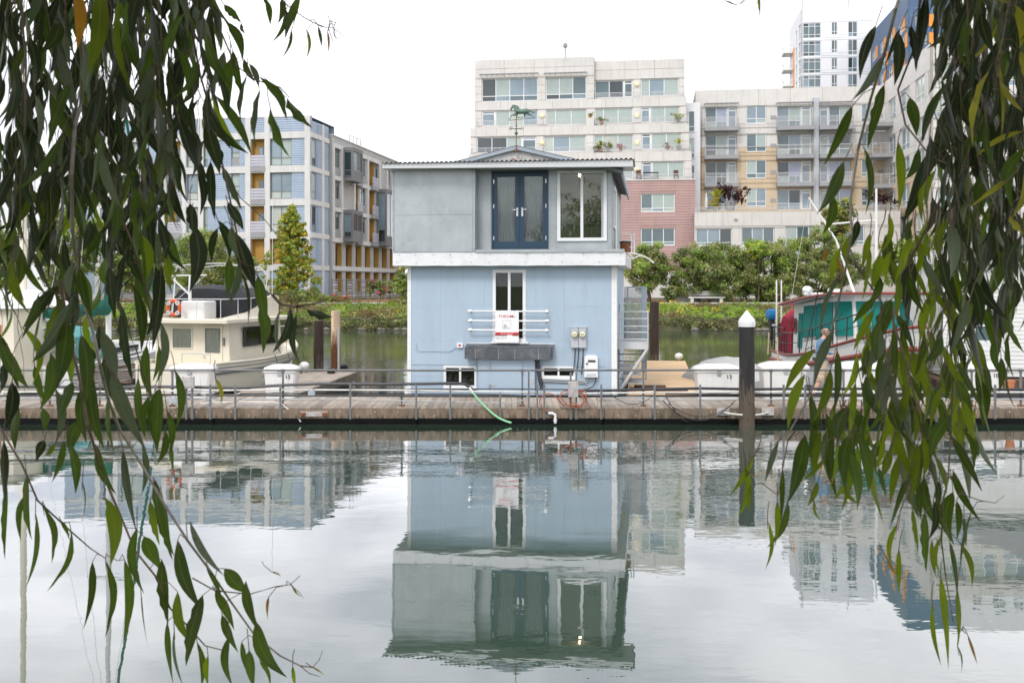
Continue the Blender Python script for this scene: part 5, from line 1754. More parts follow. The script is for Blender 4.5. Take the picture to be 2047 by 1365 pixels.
    def bay(a, b_, i0, i1):
        r0, r1 = gu(a), gu(b_)
        z1_, z0_ = floors[i0] + .1, floors[i1] - .1
        b = MB()
        b.box(r0, r1, -1.1, -.002, z0_, z0_ + .35); b.box(r0, r1, -1.1, -.002, z1_ - .35, z1_)
        for q in (r0, r1 - .16): b.box(q, q + .16, -1.1, -.94, z0_ + .35, z1_ - .35)
        b.box(r0, r0 + .1, -.2, -.002, z0_ + .35, z1_ - .35); b.box(r1 - .1, r1, -.2, -.002, z0_ + .35, z1_ - .35)
        b.box(r0 + .16, r1 - .16, -1.06, -.98, z0_ + .35, z0_ + 1.0)
        ob = b.build('bay_window', 'grey_siding', root, G.M)
        window(G, ob, (r0 + .17, r1 - .17, z0_ + 1.0, z1_ - .36), 2, 1, y=-1.05, fw=.08, fmat='frame_grey', panes=['pane_teal', 'pane_sky', 'pane_dark'], rnd=rb, fd=.06)
        nb_ = G.sub(r0, -.2, 90) if False else None
        Ff = G.sub(r0, -.01, 90)                          # the bay's near cheek, facing the creek
        window(Ff, ob, (.15, .95, z0_ + .4, z1_ - .4), 1, 2, rratios=[1, 3], y=.02, fw=.08, fmat='frame_grey', panes=['pane_dark', 'pane_sky'], rnd=rb, fd=.05)
    bay(684, 704, 0, 1); bay(684, 704, 2, 3); bay(753, 771, 1, 3)
    shell(G, root, 0.01, L2, .03, 10, zg, z_t, 'concrete_grey')
    piece('parapet_cap', 'concrete_frame', root, G.M, 0, L2, -.05, .3, z_t, z_t + .1)
    railing(G, root, gu(706), gu(728), z_t + .1, .8, 3, .4, mat='frame_grey', post=1.2)
    # lower parapet notch
    return fr, root, S, G
lfr, lroot, LS, LG = blue_block()
# a plain grey block further back on the left
p = W(330, HY, 120)
fr = Frame(p.x - 20, p.y, GA)
t = thing('apartment_block', 'distant pale apartment block glimpsed through the left hanging branches', 'building', fr.M)
hs = [(a, a + 2.2, z, z + 1.7) for a in (2, 6, 10, 14, 18, 22) for z in (4, 7, 10, 13)]
wall(fr, t, 0, 26, 1.9, 16.5, hs, 'white_panel', depth=.2)
shell(fr, t, 0, 26, 0, 12, 1.9, 16.5, 'white_panel')
for h in hs: window(fr, t, h, 2, 1, y=.05, panes=['pane_teal', 'pane_blind'], fmat='frame_grey', rnd=rb)

# ---- court fence with planters in front of the grey wing
gf = LG.sub(0, -2.6, 0)
t = thing('court_fence', 'grey metal court fence with slatted gates below the grey wing', 'fence', gf.M)
zg = 1.95
u0, u1 = gf.u(664), gf.u(800)
b = MB()
b.box(u0, u1, -.03, .03, zg + 1.75, zg + 1.82)
nb = 16
for i in range(nb + 1):
    u = u0 + (u1 - u0) * i / nb; b.box(u - .04, u + .04, -.04, .04, zg, zg + 1.9)
b.build('fence_frame', 'frame_grey', t, gf.M)
for i in range(nb):
    u = u0 + (u1 - u0) * i / nb
    for q in range(7 if i % 3 == 0 else 3):
        piece('slat', 'slat_lilac' if q % 2 else 'slab_grey', t, gf.M, u + .06, u + (u1 - u0) / nb - .06, -.02, .02, zg + .08 + q * .24, zg + .22 + q * .24)
# ---------------------------------------------------------------- boat and dock materials
mt('gel_cream', (0.74, 0.68, 0.55), .3, .04, 1, coat=.3)
mt('gel_white', (0.74, 0.74, 0.73), .3, .05, 1, coat=.3, streak=.06)
mt('trim_red', (0.23, 0.045, 0.035), .45, .15, 4)
mt('canvas_black', (0.018, 0.019, 0.023), .75, .2, 3, bump=.02, bscale=5)
mt('canvas_teal', (0.0, 0.155, 0.135), .8, .12, 2, bump=.01, bscale=6)
mt('canvas_green', (0.005, 0.11, 0.075), .8, .15, 3, bump=.015, bscale=7)
mt('canvas_pale_teal', (0.10, 0.30, 0.31), .8, .15, 2, bump=.015, bscale=6)
mt('canvas_red', (0.27, 0.008, 0.03), .75, .12, 3, bump=.02, bscale=6)
mt('canvas_blue', (0.01, 0.16, 0.36), .6, .25, 12, bump=.02, bscale=14)
mt('tarp_grey', (0.40, 0.40, 0.395), .75, .08, 2, bump=.03, bscale=4)
mt('rub_grey', (0.16, 0.165, 0.17), .5, .1, 3)
mt('orange_ring', (0.62, 0.10, 0.03), .5, .08, 3)
mt('drape', (0.74, 0.70, 0.62), .85, .1, 4)
mt('rope', (0.55, 0.45, 0.30), .9, .15, 20)
mt('wood_brown', (0.10, 0.055, 0.035), .6, .2, 6)
mt('clapboard', (0.74, 0.74, 0.72), .6, .05, 1, streak=.05)
mt('terracotta', (0.50, 0.19, 0.09), .8, .1, 4)
mt('skin', (0.56, 0.33, 0.235), .55, .06, 12)
mt('hair', (0.24, 0.16, 0.115), .8, .2, 30)
mt('shirt', (0.11, 0.22, 0.36), .8, .2, 6, dirt=(.42, .52, .60), dirt_amt=.75, dscale=14)
mt('khaki', (0.50, 0.40, 0.28), .85, .08, 6)

def interp(t, ks):
    for (a, x), (b_, y) in zip(ks[:-1], ks[1:]):
        if t <= b_: return x + (y - x) * (t - a) / max(1e-6, b_ - a)
    return ks[-1][1]
def smooth_i(t, ks):
    e = .04
    return sum(interp(min(1, max(0, t + d)), ks) for d in (-2 * e, -e, 0, e, 2 * e)) / 5

def hull_parts(root, L, B, sheer, rake=1.0, mat='gel_white', deck='gel_white', beamk=None, n=26, keel=-.5, rub=None, cap=None):
    beamk = beamk or [(0, .86), (.3, 1.0), (.6, .93), (.8, .66), (.93, .28), (1, .02)]
    Mw = WM[root]
    rows = []
    edge = {1: [], -1: []}
    for i in range(n + 1):
        t = i / n
        hb, zs = B / 2 * smooth_i(t, beamk) if i < n else .01, smooth_i(t, sheer)
        fl = .015 + .5 * t ** 3
        sec = []
        for kz, ky in ((1, 1.0), (.72, 1 - fl * .22), (.42, 1 - fl * .5), (.12, 1 - fl * .8), (-.3, .72 - fl * .3), (-1, .02)):
            z = zs * kz if kz >= 0 else keel * -kz
            x = L * t - rake * (t ** 4) * (1 - max(0, kz)) * (1 if kz >= 0 else 1.25)
            sec.append((x, hb * ky, z))
        rows.append([(x, y, z) for x, y, z in sec] + [(x, -y, z) for x, y, z in sec[::-1]])
        for s in (1, -1): edge[s].append(Vector((sec[0][0], s * sec[0][1], sec[0][2])))
    b = MB()
    b.loft(rows, closed=False)
    b.poly(rows[0][::-1])
    b.build('hull', mat, root, Mw, smooth=True)
    b = MB()
    b.loft([[edge[1][i] - Vector((0, 0, .10)), edge[-1][i] - Vector((0, 0, .10))] for i in range(n + 1)], closed=False)
    b.build('deck', deck, root, Mw)
    for s in (1, -1):
        if cap:
            b = MB(); b.tube([p + Vector((0, 0, .02)) for p in edge[s]], .05, 6); b.build('cap_rail', cap, root, Mw, smooth=True)
        if rub:
            b = MB(); b.tube([Vector((r[1 if s > 0 else -2][0], r[1 if s > 0 else -2][1] + s * .02, r[1][2])) for r in rows], rub[1], 8); b.build('rub_rail', rub[0], root, Mw, smooth=True)
    return edge

def boat_frame(x, y, heading_deg):
    """local x forward, y to port; heading measured clockwise from away-from-camera"""
    return Matrix.Translation((x, y, 0)) @ Matrix.Rotation(R(90 - heading_deg), 4, 'Z')

def curtained(root, Mw, plane, a0, a1, z0, z1, frame='rub_grey', inward=1):
    """window on a cabin side: frame, drape and clear pane. plane = ('x', x0) or ('y', y0)"""
    ax, c = plane
    def bx3(b, p, q, d0, d1, za, zb_):
        if ax == 'x': b.box(c + d0, c + d1, p, q, za, zb_)
        else: b.box(p, q, c + d0, c + d1, za, zb_)
    s = inward
    b = MB(); fw = .03
    bx3(b, a0, a1, -.03 * s, -.002 * s, z0, z0 + fw); bx3(b, a0, a1, -.03 * s, -.002 * s, z1 - fw, z1); bx3(b, a0, a0 + fw, -.03 * s, -.002 * s, z0 + fw, z1 - fw); bx3(b, a1 - fw, a1, -.03 * s, -.002 * s, z0 + fw, z1 - fw)
    w = b.build('window', frame, root, Mw)
    b = MB()
    n = 30
    row = []
    for i in range(n + 1):
        a = a0 + fw + (a1 - a0 - 2 * fw) * i / n
        d = (-.011 + .008 * math.sin(i * 1.9)) * s
        row.append((c + d, a) if ax == 'x' else (a, c + d))
    b.loft([[(x, y, z0 + fw) for x, y in row], [(x, y, z1 - fw) for x, y in row]], closed=False)
    b.build('drape', 'drape', w, Mw, smooth=True)
    b = MB(); bx3(b, a0 + fw, a1 - fw, -.024 * s, -.020 * s, z0 + fw, z1 - fw); b.build('pane', 'glass_clear', w, Mw)
    return w

# ---------------------------------------------------------------- finger docks
def finger(x0, y0, deg, length, width, zt, label, mat, nb):
    Mw = Matrix.Translation((x0, y0, 0)) @ Matrix.Rotation(-R(deg), 4, 'Z')
    t = thing('finger_dock', label, 'dock', Mw)
    step = length / nb
    for i in range(nb): piece('plank', mat, t, Mw, 0, width, i * step + .006, (i + 1) * step - .006, zt - .04, zt + random.uniform(-.004, .004))
    for x in (0, width - .08): piece('beam', 'beam', t, Mw, x, x + .08, 0.0, length, zt - .27, zt - .045)
    piece('beam', 'beam', t, Mw, .081, width - .081, length - .08, length, zt - .27, zt - .045)
    b = MB(); b.bbox(.12, width - .12, .1, length - .1, -.25, zt - .275, .03); b.build('float', 'float_black', t, Mw)
    return t, Mw
fing_r, Mfr = finger(3.15, 27.12, 8, 12.4, 1.95, .43, 'fresh tan wooden finger dock beside the houseboat stair', 'plank_fresh', 84)
fing_l, Mfl = finger(-7.75, 27.12, 5, 7.4, 1.75, .42, 'weathered finger dock with box 15 left of the houseboat', 'plank', 50)
for (lx, ly), lab in (((1.2, 1.0), 'dark timber offcut lying on the fresh finger dock, nearer one'), ((.6, 1.9), 'dark timber offcut on the fresh finger dock, farther one')):
    b = MB(); b.bbox(-.45, .45, -.07, .07, 0, .09, .01)
    tag(b.build('timber_offcut', 'wood_brown', None, Mfr @ Matrix.Translation((lx, ly, .436)) @ Matrix.Rotation(.15, 4, 'Z')), lab, 'timber')
def float_ball(px, py, Y, r, label):
    b = MB(); prof = [(.01, -r)] + [(r * 1.25 * math.sin(math.pi * i / 10) * (1 + .04 * (i % 2)), -r * math.cos(math.pi * i / 10)) for i in range(1, 10)] + [(.01, r)]
    p = W(px, py, Y)
    t = thing('mooring_buoy', label, 'buoy', Matrix.Translation((p.x, p.y, p.z - r)))
    b.lathe(prof, (0, 0, r), 14); b.build('ball', 'gel_white', t, smooth=True)
    b = MB(); b.tube([(0, 0, -.35), (0, 0, .02)], .05, 8); b.build('stem', 'pipe_grey', t)
float_ball(608, 731, 34.0, .14, 'ribbed white buoy at the far end of the left finger dock')
float_ball(1357, 712, 39.2, .13, 'white mooring buoy at the far end of the fresh finger dock')
for px, py, Y, lab in ((662, 744, 33.8, 'black rubber fender on the left finger dock corner'), (688, 735, 35.4, 'black rubber bumper beside the tan pole')):
    p = W(px, py, Y); b = MB(); b.lathe([(.05, -.14), (.13, -.10), (.14, .08), (.08, .14)], tuple(p), 12)
    tag(b.build('dock_bumper', 'plastic_black', smooth=True), lab, 'bumper')
b = MB(); p = W(677, 655, 35.0); b.tube([(p.x, p.y, .2), (p.x, p.y, pz(655, 35.0))], .04, 8)
tag(b.build('steel_post', 'pipe_grey', smooth=True), 'thin grey steel post standing close to the tan rusty pole', 'post')

# ---------------------------------------------------------------- dock boxes
def dock_box(x0, x1, y0, Y, label, number=None, cover=None, yb=None):
    w = (x1 - x0) * Y / F
    p = W((x0 + x1) / 2, HY, Y)
    zt = pz(y0, Y); h = zt - DZ - .002
    dp = .62
    Mw = Matrix.Translation((p.x, p.y, DZ + .002))
    t = thing('dock_box', label, 'dock box', Mw, 'white dock boxes along the walkway')
    b = MB()
    def rr(hw, hd, z, r=.05): return [(sx * (hw - (r if k == 0 else 0)), sy * (hd - (0 if k == 0 else r)), z) for sx, sy, k in ((-1, -1, 0), (1, -1, 0), (1, -1, 1), (1, 1, 1), (1, 1, 0), (-1, 1, 0), (-1, 1, 1), (-1, -1, 1))]
    hw = w / 2
    b.loft([rr(hw * .86, dp / 2 * .86, 0), rr(hw * .90, dp / 2 * .92, h * .5), rr(hw * .96, dp / 2 * .96, h * .80)], caps=True)
    b.build('bin', 'gel_white', t, smooth=True)
    b = MB(); b.loft([rr(hw * 1.03, dp / 2 * 1.06, h * .79), rr(hw * 1.03, dp / 2 * 1.06, h * .86), rr(hw * .92, dp / 2 * .94, h * .93), rr(hw * .55, dp / 2 * .55, h * 1.0)], caps=True)
    b.build('lid', 'gel_white', t, smooth=True)
    b = MB(); b.box(-hw * .5, hw * .5, -dp / 2 * .975, -dp / 2 * .90, h * .20, h * .60); b.build('moulded_panel', 'gel_white', t)
    b = MB(); b.box(-.05, .05, -dp / 2 * 1.09, -dp / 2 * 1.0, h * .70, h * .83); b.build('hasp', 'steel', t)
    if number:
        text_mesh(number, .15, 'ink', t, Mw @ Matrix.Translation((hw * .32, -dp / 2 * .985, h * .60)), ext=.004)
    return t
dock_box(531, 597, 728, 26.7, 'white dock box numbered 15', '15')
dock_box(345, 428, 726, 26.6, 'white dock box behind the rusty outlet box, partly behind hanging leaves')
dock_box(1387, 1478, 727, 26.5, 'white dock box numbered 13, left of the capped pile', '13')
dock_box(1518, 1612, 722, 26.6, 'white dock box right of the capped pile, in front of the walking man')
dock_box(1672, 1762, 722, 26.7, 'white dock box below the teal covered boat cabin')
dock_box(1925, 2000, 724, 26.7, 'white dock box at the far right in front of the clapboard home', '10')
# covered dinghy behind box 13
Mw = boat_frame(7.35, 29.6, -20)
t = thing('covered_dinghy', 'small boat under a pale grey tarpaulin behind box 13', 'boat', Mw)
hull_parts(t, 3.9, 1.75, [(0, .38), (.7, .42), (1, .55)], .5, 'gel_white', n=14)
b = MB()
rows = []
for i in range(15):
    f = i / 14
    x = -.1 + 3.7 * f
    hb = .95 * (1 - .55 * max(0, f - .5) ** 1.3) * (1 if f < .95 else .8)
    top = .40 + .78 * math.sin(math.pi * min(1, max(0, f * .92 + .06))) ** .8
    rows.append([(x, hb * math.cos(math.pi * j / 12) * (1 + .02 * math.sin(j * 3 + i)), .30 + (top - .30) * math.sin(math.pi * j / 12) ** .7 + .02 * math.sin(i * 2.2 + j)) for j in range(13)])
b.loft(rows, closed=False); b.poly(rows[0]); b.poly(rows[-1][::-1])
b.build('tarpaulin', 'tarp_grey', t, smooth=True)
b = MB(); b.tube([(0, -.9, .36), (2, -.88, .38), (3.4, -.5, .45)], .05, 6); b.tube([(0, .9, .36), (2, .88, .38), (3.4, .5, .45)], .05, 6); b.build('teal_strake', 'canvas_pale_teal', t)

# ---------------------------------------------------------------- cream trawler on the left
Mt_ = boat_frame(-10.5, 31.0, 15)
tr = thing('motor_boat', 'cream cabin cruiser with black canvas flybridge cover and life ring', 'boat', Mt_)
ed = hull_parts(tr, 7.7, 3.25, [(0, .98), (.3, .95), (.6, 1.0), (1, 1.28)], .7, 'gel_cream', 'gel_cream', rub=('rub_grey', .045), cap='gel_cream')
b = MB()
for off in (.30,):
    b.tube([p + Vector((0, -.015 if p.y < 0 else .015, -.12)) for p in ed[-1]], .012, 5)
b.build('pinstripe', 'rub_grey', tr)
x0, x1, hw, z0, z1 = .95, 4.6, 1.36, .85, 2.22
b = MB()                                               # cabin with raked, rounded front
def cab(z, f): return [(x0, -hw * f, z), (x1 - .25, -hw * f, z), (x1 + .25 - .35 * (z - z0), -hw * f * .55, z), (x1 + .25 - .35 * (z - z0), hw * f * .55, z), (x1 - .25, hw * f, z), (x0, hw * f, z)]
b.loft([cab(z0, 1.0), cab(z1, .95)], caps=True); b.build('cabin', 'gel_cream', tr)
# forward trunk
b = MB(); b.loft([[(x1 + .1, -1.0, .9), (6.3, -.55, 1.05), (6.3, .55, 1.05), (x1 + .1, 1.0, .9)], [(x1 + .1, -.9, 1.45), (6.0, -.4, 1.38), (6.0, .4, 1.38), (x1 + .1, .9, 1.45)]], caps=True); b.build('trunk_cabin', 'gel_cream', tr)
curtained(tr, Mt_, ('x', x0 - .001), -.02, .72, 1.38, 2.05, frame='gel_cream')
# aft door
b = MB(); b.box(x0 - .03, x0 - .003, -1.10, -.42, .78, 2.14); dd = b.build('cabin_door', 'gel_cream', tr)
w_ = curtained(tr, Mt_, ('x', x0 - .031), -1.02, -.50, 1.28, 2.04)
b = MB(); b.lathe([(.02, .0), (.03, .03)], (0, 0, 0), 8); b.v = [(x0 - .05 - z, -.47 + x, 1.15 + y) for x, y, z in b.v]; b.build('knob', 'steel', dd, Mt_)
b = MB(); b.box(x0 - .05, x0 - .003, -1.18, -1.13, 1.5, 1.75); b.build('grab_handle', 'rub_grey', tr)
# side windows
for a0, a1 in ((1.75, 2.85), (2.95, 3.95)):
    curtained(tr, Mt_, ('y', -hw - .004), a0, a1, 1.42, 2.06, frame='iron')
    w2_ = curtained(tr, Mt_, ('y', hw + .004), a0, a1, 1.42, 2.06, frame='iron', inward=-1)
# roof slab and flybridge coaming
b = MB(); b.bbox(.35, 4.75, -1.60, 1.60, 2.225, 2.36, .03); b.build('roof', 'gel_cream', tr)
b = MB()
rows = []
for x, h in ((.5, .04), (1.2, .10), (2.0, .16), (2.8, .34), (3.4, .62), (3.9, .72), (4.25, .70)):
    rows.append([(x, -1.52 + .05 * x, 2.362), (x, -1.46 + .05 * x, 2.362 + h), (x, -1.38 + .05 * x, 2.362 + h), (x, -1.40 + .05 * x, 2.362)])
b.loft(rows, caps=True)
b.v2 = list(b.v)
b.raw([(x, -y, z) for x, y, z in b.v2], [f[::-1] for f in b.f])
b.box(4.18, 4.30, -1.27, 1.27, 2.362, 3.03)
b.build('flybridge_coaming', 'gel_cream', tr, smooth=True)
b = MB()                                               # black cover, sagging between its bows
rows = []
for i in range(9):
    x = 1.6 + i * .31
    zt_ = 3.30 + .12 * math.sin(i * .8) - .02 * (i % 2)
    rows.append([(x, -1.28, 2.40), (x, -1.24, 3.0), (x, -.9, zt_ - .06), (x, -.3, zt_), (x, .3, zt_), (x, .9, zt_ - .06), (x, 1.24, 2.85), (x, 1.28, 2.40)])
b.loft(rows, closed=False); b.poly(rows[0]); b.poly(rows[-1][::-1]); b.build('canvas_cover', 'canvas_black', tr, smooth=True)
b = MB(); b.bbox(.75, 1.5, -.55, .30, 2.362, 2.92, .04); b.build('locker', 'gel_white', tr)
b = MB()
rz = 2.98
ra = [(.55, -1.42, rz), (.55, 1.42, rz)]
b.tube([(3.2, -1.40, rz + .05), (2, -1.44, rz), (.6, -1.44, rz), (.5, -1.3, rz), (.5, 1.3, rz), (.6, 1.44, rz), (3.2, 1.40, rz)], .018, 6)
for x, y in ((.5, -1.3), (.5, -.45), (.5, .45), (.5, 1.3), (1.3, -1.44), (2.1, -1.44), (2.9, -1.42), (1.3, 1.44)): b.tube([(x, y, 2.36), (x, y, rz)], .014, 6)
b.build('flybridge_rail', 'rail_metal', tr, smooth=True)
b = MB(); b.loft([[((.22 + .062 * math.cos(c_)) * math.cos(a), (.22 + .062 * math.cos(c_)) * math.sin(a), .062 * math.sin(c_)) for a in [2 * math.pi * i / 24 for i in range(24)]] for c_ in [2 * math.pi * i / 10 for i in range(11)]])
b.v = [(.44 + z * .7, .34 + x, 2.70 + y) for x, y, z in b.v]
lr = thing('life_ring', 'orange and white life ring hung on the flybridge rail of the cream cruiser', 'life ring', Mt_ @ Matrix.Translation((.44, .34, 2.42)))
b.build('ring', 'orange_ring', lr, Mt_, smooth=True)
b = MB()
for a in (R(45), R(135), R(225), R(315)):
    for q in range(3):
        aa = a + (q - 1) * .13
        b.box(.40 - .012, .475, .34 + .22 * math.cos(aa) - .045, .34 + .22 * math.cos(aa) + .045, 2.70 + .22 * math.sin(aa) - .045, 2.70 + .22 * math.sin(aa) + .045)
b.build('ring_band', 'gel_white', lr, Mt_)
b = MB(); b.tube([(.9, .05, 2.36), (.9, .05, 3.3), (.9, .05, 3.75)], [.06, .05, .03], 8); b.tube([(.9, .05, 3.1), (.75, .55, 3.6)], .03, 6); b.tube([(.9, -.55, 3.74), (.9, .65, 3.72)], .025, 6); b.tube([(.75, .6, 2.4), (.85, .55, 3.72)], .02, 6); b.tube([(.9, -.5, 3.72), (.6, .3, 2.98)], .006, 4)
b.build('signal_mast', 'gel_white', tr, smooth=True)
b = MB()
for x, zt_ in ((2.0, 4.05), (3.2, 4.0)):
    b.tube([(3.0, -1.42, 2.95), (x, -1.44, 3.7), (x, -1.2, zt_), (x, -.5, zt_ + .08), (x, .5, zt_ + .08), (x, 1.2, zt_), (x, 1.44, 3.7), (3.0, 1.42, 2.95)], .018, 6)
b.build('bimini_frame', 'rail_metal', tr, smooth=True)
b = MB(); b.tube([(3.6, -1.4, 3.0), (3.62, -1.4, 6.4)], [.014, .006], 5); b.build('antenna', 'gel_white', tr)
b = MB()
pr = [(4.9, -1.25, 1.62), (5.9, -.95, 1.72), (6.9, -.5, 1.82), (7.5, 0, 1.85), (6.9, .5, 1.82), (5.9, .95, 1.72)]
b.tube(pr, .016, 6)
for x, y, z in pr: b.tube([(x, y, 1.05), (x, y, z)], .013, 5)
b.build('bow_rail', 'rail_metal', tr, smooth=True)
b = MB()
for x in (3.4, 4.3, 5.4): b.tube([(x, -1.62, 1.05), (x - .05, -1.72, .8), (x - .6, -1.85, .55), (x - 1.6, -2.0, .45)], .011, 5)
b.tube([(.2, -1.3, 1.0), (0, -1.35, .85), (-.3, -1.2, .6), (-.6, -.9, .45)], .014, 5)
b.build('mooring_line', 'black_hose', tr, smooth=True)
b = MB(); b.tube([(.1, -1.0, 1.05), (-.05, -.95, .7), (-.25, -1.3, .45), (.0, -1.2, 1.0), (-.1, -.6, .8)], .014, 5); b.build('stern_line', 'rope', tr, smooth=True)
for x in (-.12, ):
    p = Mt_ @ Vector((-.15, -1.0, .3))
    b = MB(); b.lathe([(.02, .58), (.05, .52), (.12, .45), (.12, .1), (.05, .02)], (p.x, p.y, p.z - .1), 12)
    tag(b.build('boat_fender', 'plastic_black', smooth=True), 'black fender hanging at the stern of the cream cruiser', 'fender')
b = MB(); b.tube([(.08, -1.2, 1.0), (.08, -1.2, 1.28), (.08, -.6, 1.30), (.08, -.2, 1.30), (.08, -.2, 1.0)], .016, 6); b.build('stern_rail', 'rail_metal', tr, smooth=True)

# ---------------------------------------------------------------- white trawler on the right, bow towards us
Mr = boat_frame(11.0, 36.8, 176)
tw = thing('motor_boat', 'white trawler with dark red trim and teal window covers, behind the walking man', 'boat', Mr)
ed = hull_parts(tw, 8.7, 3.3, [(0, .98), (.25, .95), (.5, 1.2), (.75, 1.7), (1, 2.3)], 1.0, 'gel_white', 'gel_white', rub=('trim_red', .075), cap='trim_red', keel=-.7)
b = MB()                                               # cabin
x0, x1, hw = 1.7, 5.9, 1.25
def zr_(x): return 2.72 + (x - x0) * .095
b.loft([[(x0, -hw, .8), (x0, hw, .8), (x0, hw * .95, zr_(x0)), (x0, -hw * .95, zr_(x0))], [(x1 - .5, -hw, .9), (x1 - .5, hw, .9), (x1 - .7, hw * .95, zr_(x1 - .7)), (x1 - .7, -hw * .95, zr_(x1 - .7))], [(x1, -hw * .6, 1.0), (x1, hw * .6, 1.0), (x1 - .25, hw * .55, zr_(x1) - .02), (x1 - .25, -hw * .55, zr_(x1) - .02)]], caps=True)
b.build('cabin', 'gel_white', tw)
b = MB(); b.loft([[(x, -1.55, z), (x, 1.55, z), (x, 1.5, z + .09), (x, -1.5, z + .09)] for x, z in ((x0 - .5, zr_(x0 - .5)), (4.0, zr_(4.0) + .04), (x1 + .15, zr_(x1)))], caps=True); b.build('roof', 'gel_white', tw)
b = MB()
for s in (-1, 1): b.tube([(x0 - .5, s * 1.55, zr_(x0 - .5) + .05), (4.0, s * 1.56, zr_(4.0) + .09), (x1 + .15, s * 1.52, zr_(x1) + .05)], .05, 6)
b.tube([(x0 - .5, -1.55, zr_(x0 - .5) + .05), (x0 - .5, 1.55, zr_(x0 - .5) + .05)], .05, 6); b.tube([(x1 + .15, -1.52, zr_(x1) + .05), (x1 + .15, 1.52, zr_(x1) + .05)], .05, 6); b.build('roof_trim', 'trim_red', tw)
for y0, y1 in ((-.66, -.24), (-.2, .2), (.24, .66)):
    b = MB(); b.loft([[(x1 + .012 - .06, y0, 1.85), (x1 + .012 - .06, y1, 1.85), (x1 - .20, y1, zr_(x1) - .2), (x1 - .20, y0, zr_(x1) - .2)], [(x1 + .03 - .06, y0, 1.85), (x1 + .03 - .06, y1, 1.85), (x1 - .18, y1, zr_(x1) - .2), (x1 - .18, y0, zr_(x1) - .2)]], caps=True); b.build('window_cover', 'canvas_teal', tw)
for s in (-1, 1):
    b = MB(); b.loft([[(x1 - .44, s * hw * .97, 1.82), (x1 - .06, s * hw * .64, 1.85), (x1 - .30, s * hw * .60, zr_(x1) - .2), (x1 - .64, s * hw * .93, zr_(x1) - .22)], [(x1 - .40, s * hw * 1.0, 1.82), (x1 - .02, s * hw * .66, 1.85), (x1 - .26, s * hw * .62, zr_(x1) - .2), (x1 - .60, s * hw * .96, zr_(x1) - .22)]], caps=True); b.build('window_cover', 'canvas_teal', tw)
for s in (-1, 1):
    for k_, (a0, a1) in enumerate(((2.75, 3.9), (3.94, 5.25))):
        b = MB(); yy = s * hw
        b.loft([[(a0, yy * 1.004, 1.62), (a1, yy * 1.004, 1.72 + (a1 - a0) * .03), (a1, yy * .965, zr_(a1) - .16), (a0, yy * .965, zr_(a0) - .12)], [(a0, yy * 1.03, 1.62), (a1, yy * 1.03, 1.72 + (a1 - a0) * .03), (a1, yy * .99, zr_(a1) - .16), (a0, yy * .99, zr_(a0) - .12)]], caps=True)
        b.build('window_cover', 'canvas_teal', tw)
    b = MB(); b.loft([[(2.25, s * hw * 1.005, 1.25), (2.6, s * hw * 1.005, 1.25), (2.6, s * hw * .962, 2.45), (2.25, s * hw * .962, 2.45)], [(2.25, s * hw * 1.03, 1.25), (2.6, s * hw * 1.03, 1.25), (2.6, s * hw * .985, 2.45), (2.25, s * hw * .985, 2.45)]], caps=True); b.build('window_cover', 'canvas_teal', tw)
    b = MB(); b.lathe([(.17, 0), (.17, .03), (.12, .03), (.12, 0)], (0, 0, 0), 16); b.v = [(1.95 + x, s * (hw * .99 + z), 2.0 + y * 1.6) for x, y, z in b.v]; pt = b.build('porthole', 'trim_red', tw)
    b = MB(); b.lathe([(.115, .005), (.115, .012)], (0, 0, 0), 16); b.v = [(1.95 + x, s * (hw * .99 + z), 2.0 + y * 1.6) for x, y, z in b.v]; b.build('pane', 'pane_dark', pt, Mr)
# side deck stanchions, black
b = MB()
st_ = []
for i in range(9):
    t = .16 + i * .085
    p = ed[-1][int(t * 26)]
    st_.append(p)
for p in st_: b.tube([p, p + Vector((0, .03, .78))], .02, 6)
b.tube([p + Vector((0, .03, .78)) for p in st_], .022, 6); b.tube([p + Vector((0, .02, .42)) for p in st_], .012, 5)
b.build('deck_rail', 'iron', tw, smooth=True)
b = MB()
for zz in (1.35, 1.65, 1.9): b.tube([(1.5, -1.48, zz), (.15, -1.38, zz), (.1, 0, zz), (.15, 1.38, zz), (1.5, 1.48, zz)], .022, 6)
for x, y in ((1.5, -1.48), (.8, -1.43), (.15, -1.38), (.1, 0), (.15, 1.38)): b.tube([(x, y, .9), (x, y, 1.92)], .022, 6)
b.build('stern_rail', 'iron', tw, smooth=True)
b = MB(); rows = []
for i in range(7):
    x = .15 + i * .20
    h = 2.55 - .06 * abs(i - 2) - (.18 if i in (0, 6) else 0)
    rows.append([(x, -1.2, 1.0), (x, -1.15, h - .25), (x, -.85, h), (x, .85, h), (x, 1.15, h - .25), (x, 1.2, 1.0)])
b.loft(rows, closed=False); b.poly(rows[0]); b.poly(rows[-1][::-1]); b.build('cockpit_cover', 'canvas_red', tw, smooth=True)
b = MB()
for x, y in ((.3, -1.35), (.1, -1.1)): b.tube([(x, y, 1.0), (x, y, 3.6)], [.035, .025], 6)
b.build('rod_holder', 'gel_white', tw)
b = MB(); b.tube([(4.4, -.1, zr_(4.4)), (4.2, -.7, 4.9), (3.9, -1.5, 6.3)], [.045, .035, .025], 8); b.tube([(5.0, .3, zr_(5)), (5.0, .3, 6.5)], [.05, .035], 8); b.tube([(3.9, -1.5, 6.3), (1.4, -1.2, 2.9)], .008, 4); b.tube([(4.1, -1.0, 5.4), (5.0, .3, 5.5)], .03, 6)
b.build('boom_mast', 'gel_white', tw, smooth=True)
